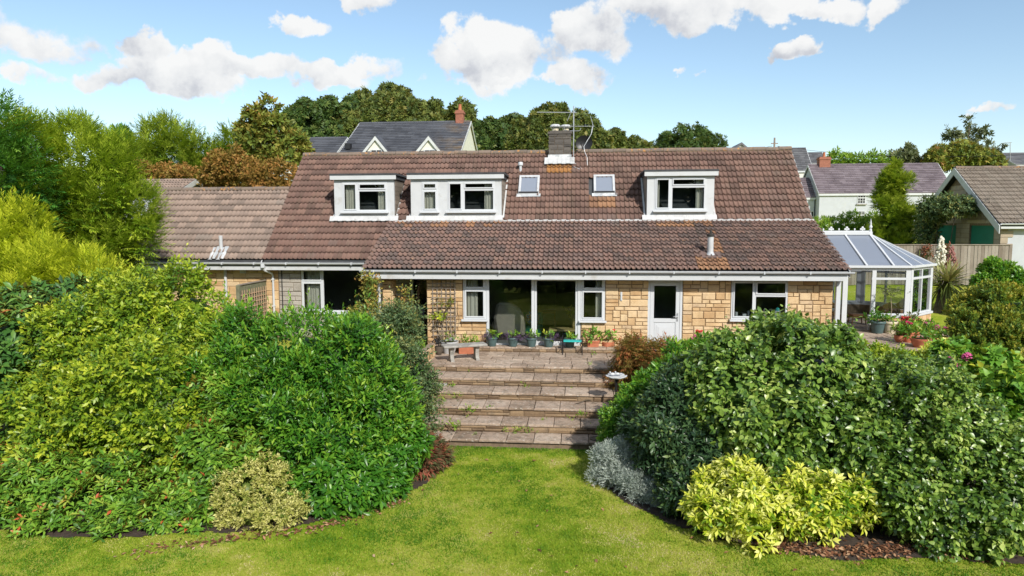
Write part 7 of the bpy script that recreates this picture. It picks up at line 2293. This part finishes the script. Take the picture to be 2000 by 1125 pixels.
for (px, py, r, h, lab, m, n, sty) in ((1756, 668, .15, .22, 'small squat terracotta pot of low green leaves on the terrace', None, 0, 1), (1773, 668, .18, .34, 'tall terracotta pot of pinkish crimson flowers on the terrace', 'crimson', 9, 0),
                                  (1796, 678, .27, .28, 'wide terracotta bowl of green leaves among the terrace pots', None, 0, 2), (1812, 664, .16, .30, 'terracotta pot with upright dark leaves and pink blooms on the terrace', 'pink', 4, 0),
                                  (1835, 672, .24, .24, 'terracotta bowl of pink flowers right of the other terrace pots', 'pink', 7, 2), (1858, 676, .24, .24, 'terracotta bowl of dusky red flowers nearest the gold tipped shrub', 'crimson', 7, 2), (1790, 655, .15, .25, 'terracotta pot of tall crimson blooms at the back of the group', 'crimson', 5, 0)):
    t, p = px_pot(px, py, r, h, 'terracotta', lab, style=sty)
    tuft(t, (p[0], p[1], h + .12), r * .6, 36, .12, LM['hydrangea'], seed=int(px), t0=.35)
    if m: blooms(t, (p[0], p[1], h + .24), r * .85, n, .06, M[m], px)
for i, (px, py, m) in enumerate(((1853, 703, 'pink'), (1889, 697, 'pink'), (1866, 716, 'pink'), (1945, 729, 'crimson'))):
    p = at(px, py, 14.1 - .25 * (i == 3) - .2); mb = MB(); r_ = random.Random(i)
    for j in range(30):
        d = unit(np.array([r_.gauss(0, 1), r_.gauss(0, 1), r_.gauss(.3, 1)]))
        mb.blob(tuple(p + d * .075), (.03, .03, .018), .4, j, 6, 4)
    hr = [o for o in COL.objects if o.name == 'hydrangea'][0]
    mb.build('flower_head', M[m], hr)

# fallen leaves along the bed edges
rg = R_(180); n = 1500
F1 = np.array([ground_at(*p)[:2] for p in [(250, 1085), (450, 1056), (600, 1040), (700, 1008), (790, 980)]]); F2 = np.array([ground_at(*p)[:2] for p in [(1480, 1072), (1560, 1080), (1660, 1090), (1740, 1084), (1850, 1082), (1960, 1098)]])
P = []
for Fp, k in ((F1, 420), (F2, 1000)):
    sgm = rg.integers(0, len(Fp) - 1, k); t_ = rg.random(k)[:, None]
    P.append(Fp[sgm] * (1 - t_) + Fp[sgm + 1] * t_ + rg.normal(0, .09 if k < 500 else .13, (k, 2)) + [0, .03 if k < 500 else .12])
P.append(np.column_stack([rg.uniform(-5, 5, 80), rg.uniform(8.6, 14.4, 80)])); P[-1] = P[-1][~in_poly(P[-1][:, 0], P[-1][:, 1], LB) & ~in_poly(P[-1][:, 0], P[-1][:, 1], RB)]
P = np.concatenate(P); Z = ground_z(P[:, 0], P[:, 1]) + .03
P3 = np.column_stack([P, Z]); n = len(P3)
d = rg.normal(size=(n, 3)); d[:, 2] *= .25
leafb = leafmat('fallen_leaf', [(0, (.07, .035, .02)), (.4, (.20, .085, .045)), (.75, (.38, .20, .11)), (1, (.52, .36, .22))], .8, .05, .1)
me = scatter_mesh('fallen_leaves', 'oval', P3, frames(d, np.tile([0, 0, 1.], (n, 1)) + rg.normal(0, .3, (n, 3))), rg.uniform(.05, .10, n), rg.random(n), leafb)
put(bpy.data.objects.new('fallen_leaves', me), kind='stuff', label='brown fallen leaves scattered along the flower bed edges', cat='leaves')

# ------------------------------------------------------------------ living room and kitchen seen through the glass
rc = thing('recliner', 'beige recliner armchair behind the left pane of the patio doors', 'armchair', (-2.2, 21.7, .1))
MB().prism([(-2.52, .25), (-1.75, .25), (-1.62, .75), (-1.72, 1.05), (-2.0, 1.28), (-2.5, 1.32), (-2.6, .8)], 'y', 21.3, 21.62).build('backrest', M['fabric'], rc, bevel=.08)
MB().box(-2.5, -1.8, 21.63, 22.4, .2, .5).build('seat', M['fabric'], rc, bevel=.06)
for x in (-2.68, -1.8): MB().box(x, x + .16, 21.55, 22.4, .2, .68).build('arm', M['fabric'], rc, bevel=.05)
MB().box(-2.5, -1.8, 21.4, 22.3, .1, .2).build('base', M['black'], rc)
fcx = thing('tub_chair', 'dark green tub chair next to the recliner', 'armchair', (-1.45, 22.3, .1))
MB().lathe([(.3, 0), (.38, .2), (.36, .38), (0, .38)], (-1.45, 22.3, .1), 16).build('seat', M['doorgreen'], fcx, smooth=True)
MB().box(-1.8, -1.1, 22.55, 22.68, .3, .85).build('backrest', M['doorgreen'], fcx, bevel=.04)
MB().blob((-1.45, 22.28, .70), (.24, .09, .23), .05, 2, 14, 8).build('floral_cushion', M['floral'], None, smooth='all', label='colourful floral cushion on the tub chair behind the patio door', cat='cushion')
tb = thing('coffee_table', 'pale pine low table behind the right patio door pane', 'table', (-.35, 21.6, .1))
MB().box(-.85, .1, 21.3, 21.9, .42, .47).build('top', M['pine'], tb)
for x in (-.83, .04):
    for y in (21.32, 21.84): MB().box(x, x + .05, y, y + .05, .1, .42).build('leg', M['pine'], tb)
s2 = thing('side_table', 'brown side table further back in the living room', 'table', (-1.1, 23.3, .1))
MB().box(-1.6, -.7, 23.1, 23.6, .74, .80).build('top', M['wicker'], s2)
for x in (-1.58, -.76):
    for y in (23.12, 23.54): MB().box(x, x + .05, y, y + .05, .1, .74).build('leg', M['wicker'], s2)
tv = thing('television', 'black television at the back of the living room', 'television', (-1.1, 25.3, .5))
MB().box(-1.7, -.75, 25.3, 25.38, .75, 1.5).build('screen', M['screen'], tv); MB().box(-1.35, -1.05, 25.25, 25.45, .6, .75).build('stand', M['black'], tv)
sf = thing('sofa', 'grey sofa at the right side of the living room', 'sofa', (.5, 22.9, .1))
MB().box(-.1, 1.3, 22.6, 23.4, .15, .55).build('seat', M['fabric'], sf, bevel=.06); MB().box(-.1, 1.3, 23.35, 23.6, .4, .95).build('backrest', M['fabric'], sf, bevel=.06)
fv = thing('flower_vase', 'tan vase of dried flowers standing on the pine table', 'vase', (-.05, 21.6, .47))
MB().lathe([(.05, 0), (.08, .1), (.05, .25), (.06, .3)], (-.05, 21.6, .47), 12).build('vase', M['pine'], fv, smooth=True)
tuft(fv, (-.05, 21.6, .95), .12, 22, .10, LM['autumn'], seed=190)
for i, (px, w, h, m, lab, nm, cat) in enumerate(((1438, .09, .12, 'paint', 'white mug at the left end of the kitchen window sill', 'mug', 'mug'), (1453, .15, .10, 'black', 'small black framed clock on the kitchen window sill', 'sill_clock', 'clock'), (1462, .06, .16, 'paint', 'slim white bottle beside the sill clock', 'bottle', 'bottle'), (1490, .20, .14, 'creampot', 'pale tub of brushes in the middle of the kitchen sill', 'utensil_tub', 'tub'), (1515, .26, .18, 'paint', 'white washing up bowl at the right end of the kitchen sill', 'washing_up_bowl', 'bowl'))):
    x = at(px, 605, YW + .16)[0]
    t = thing(nm, lab, cat, (x, YW + .16, 1.07))
    MB().lathe([(w * .42, 0), (w * .5, h * .2), (w * .5, h), (w * .44, h), (w * .4, h * .3)], (x, YW + .16, 1.07), 12).build('body', M[m], t, smooth=True)
    if i == 1: MB().box(x - .05, x + .05, YW + .075, YW + .085, 1.08, 1.15).build('dial', M['paint'], t)
    if i == 3: MB().tube([(x, YW + .16, 1.1), (x - .12, YW + .14, 1.35)], .008, 5).tube([(x, YW + .16, 1.1), (x + .05, YW + .18, 1.3)], .008, 5).build('brush', M['paint'], t)
    if i == 4: MB().blob((x + .05, YW + .16, 1.27), (.06, .05, .06), .3, 2, 8, 6).build('sponge', M['teal'], t)
MB().box(4.56, 6.04, YW + .07, YW + .28, 1.04, 1.068).build('window_board', M['paint'], house)
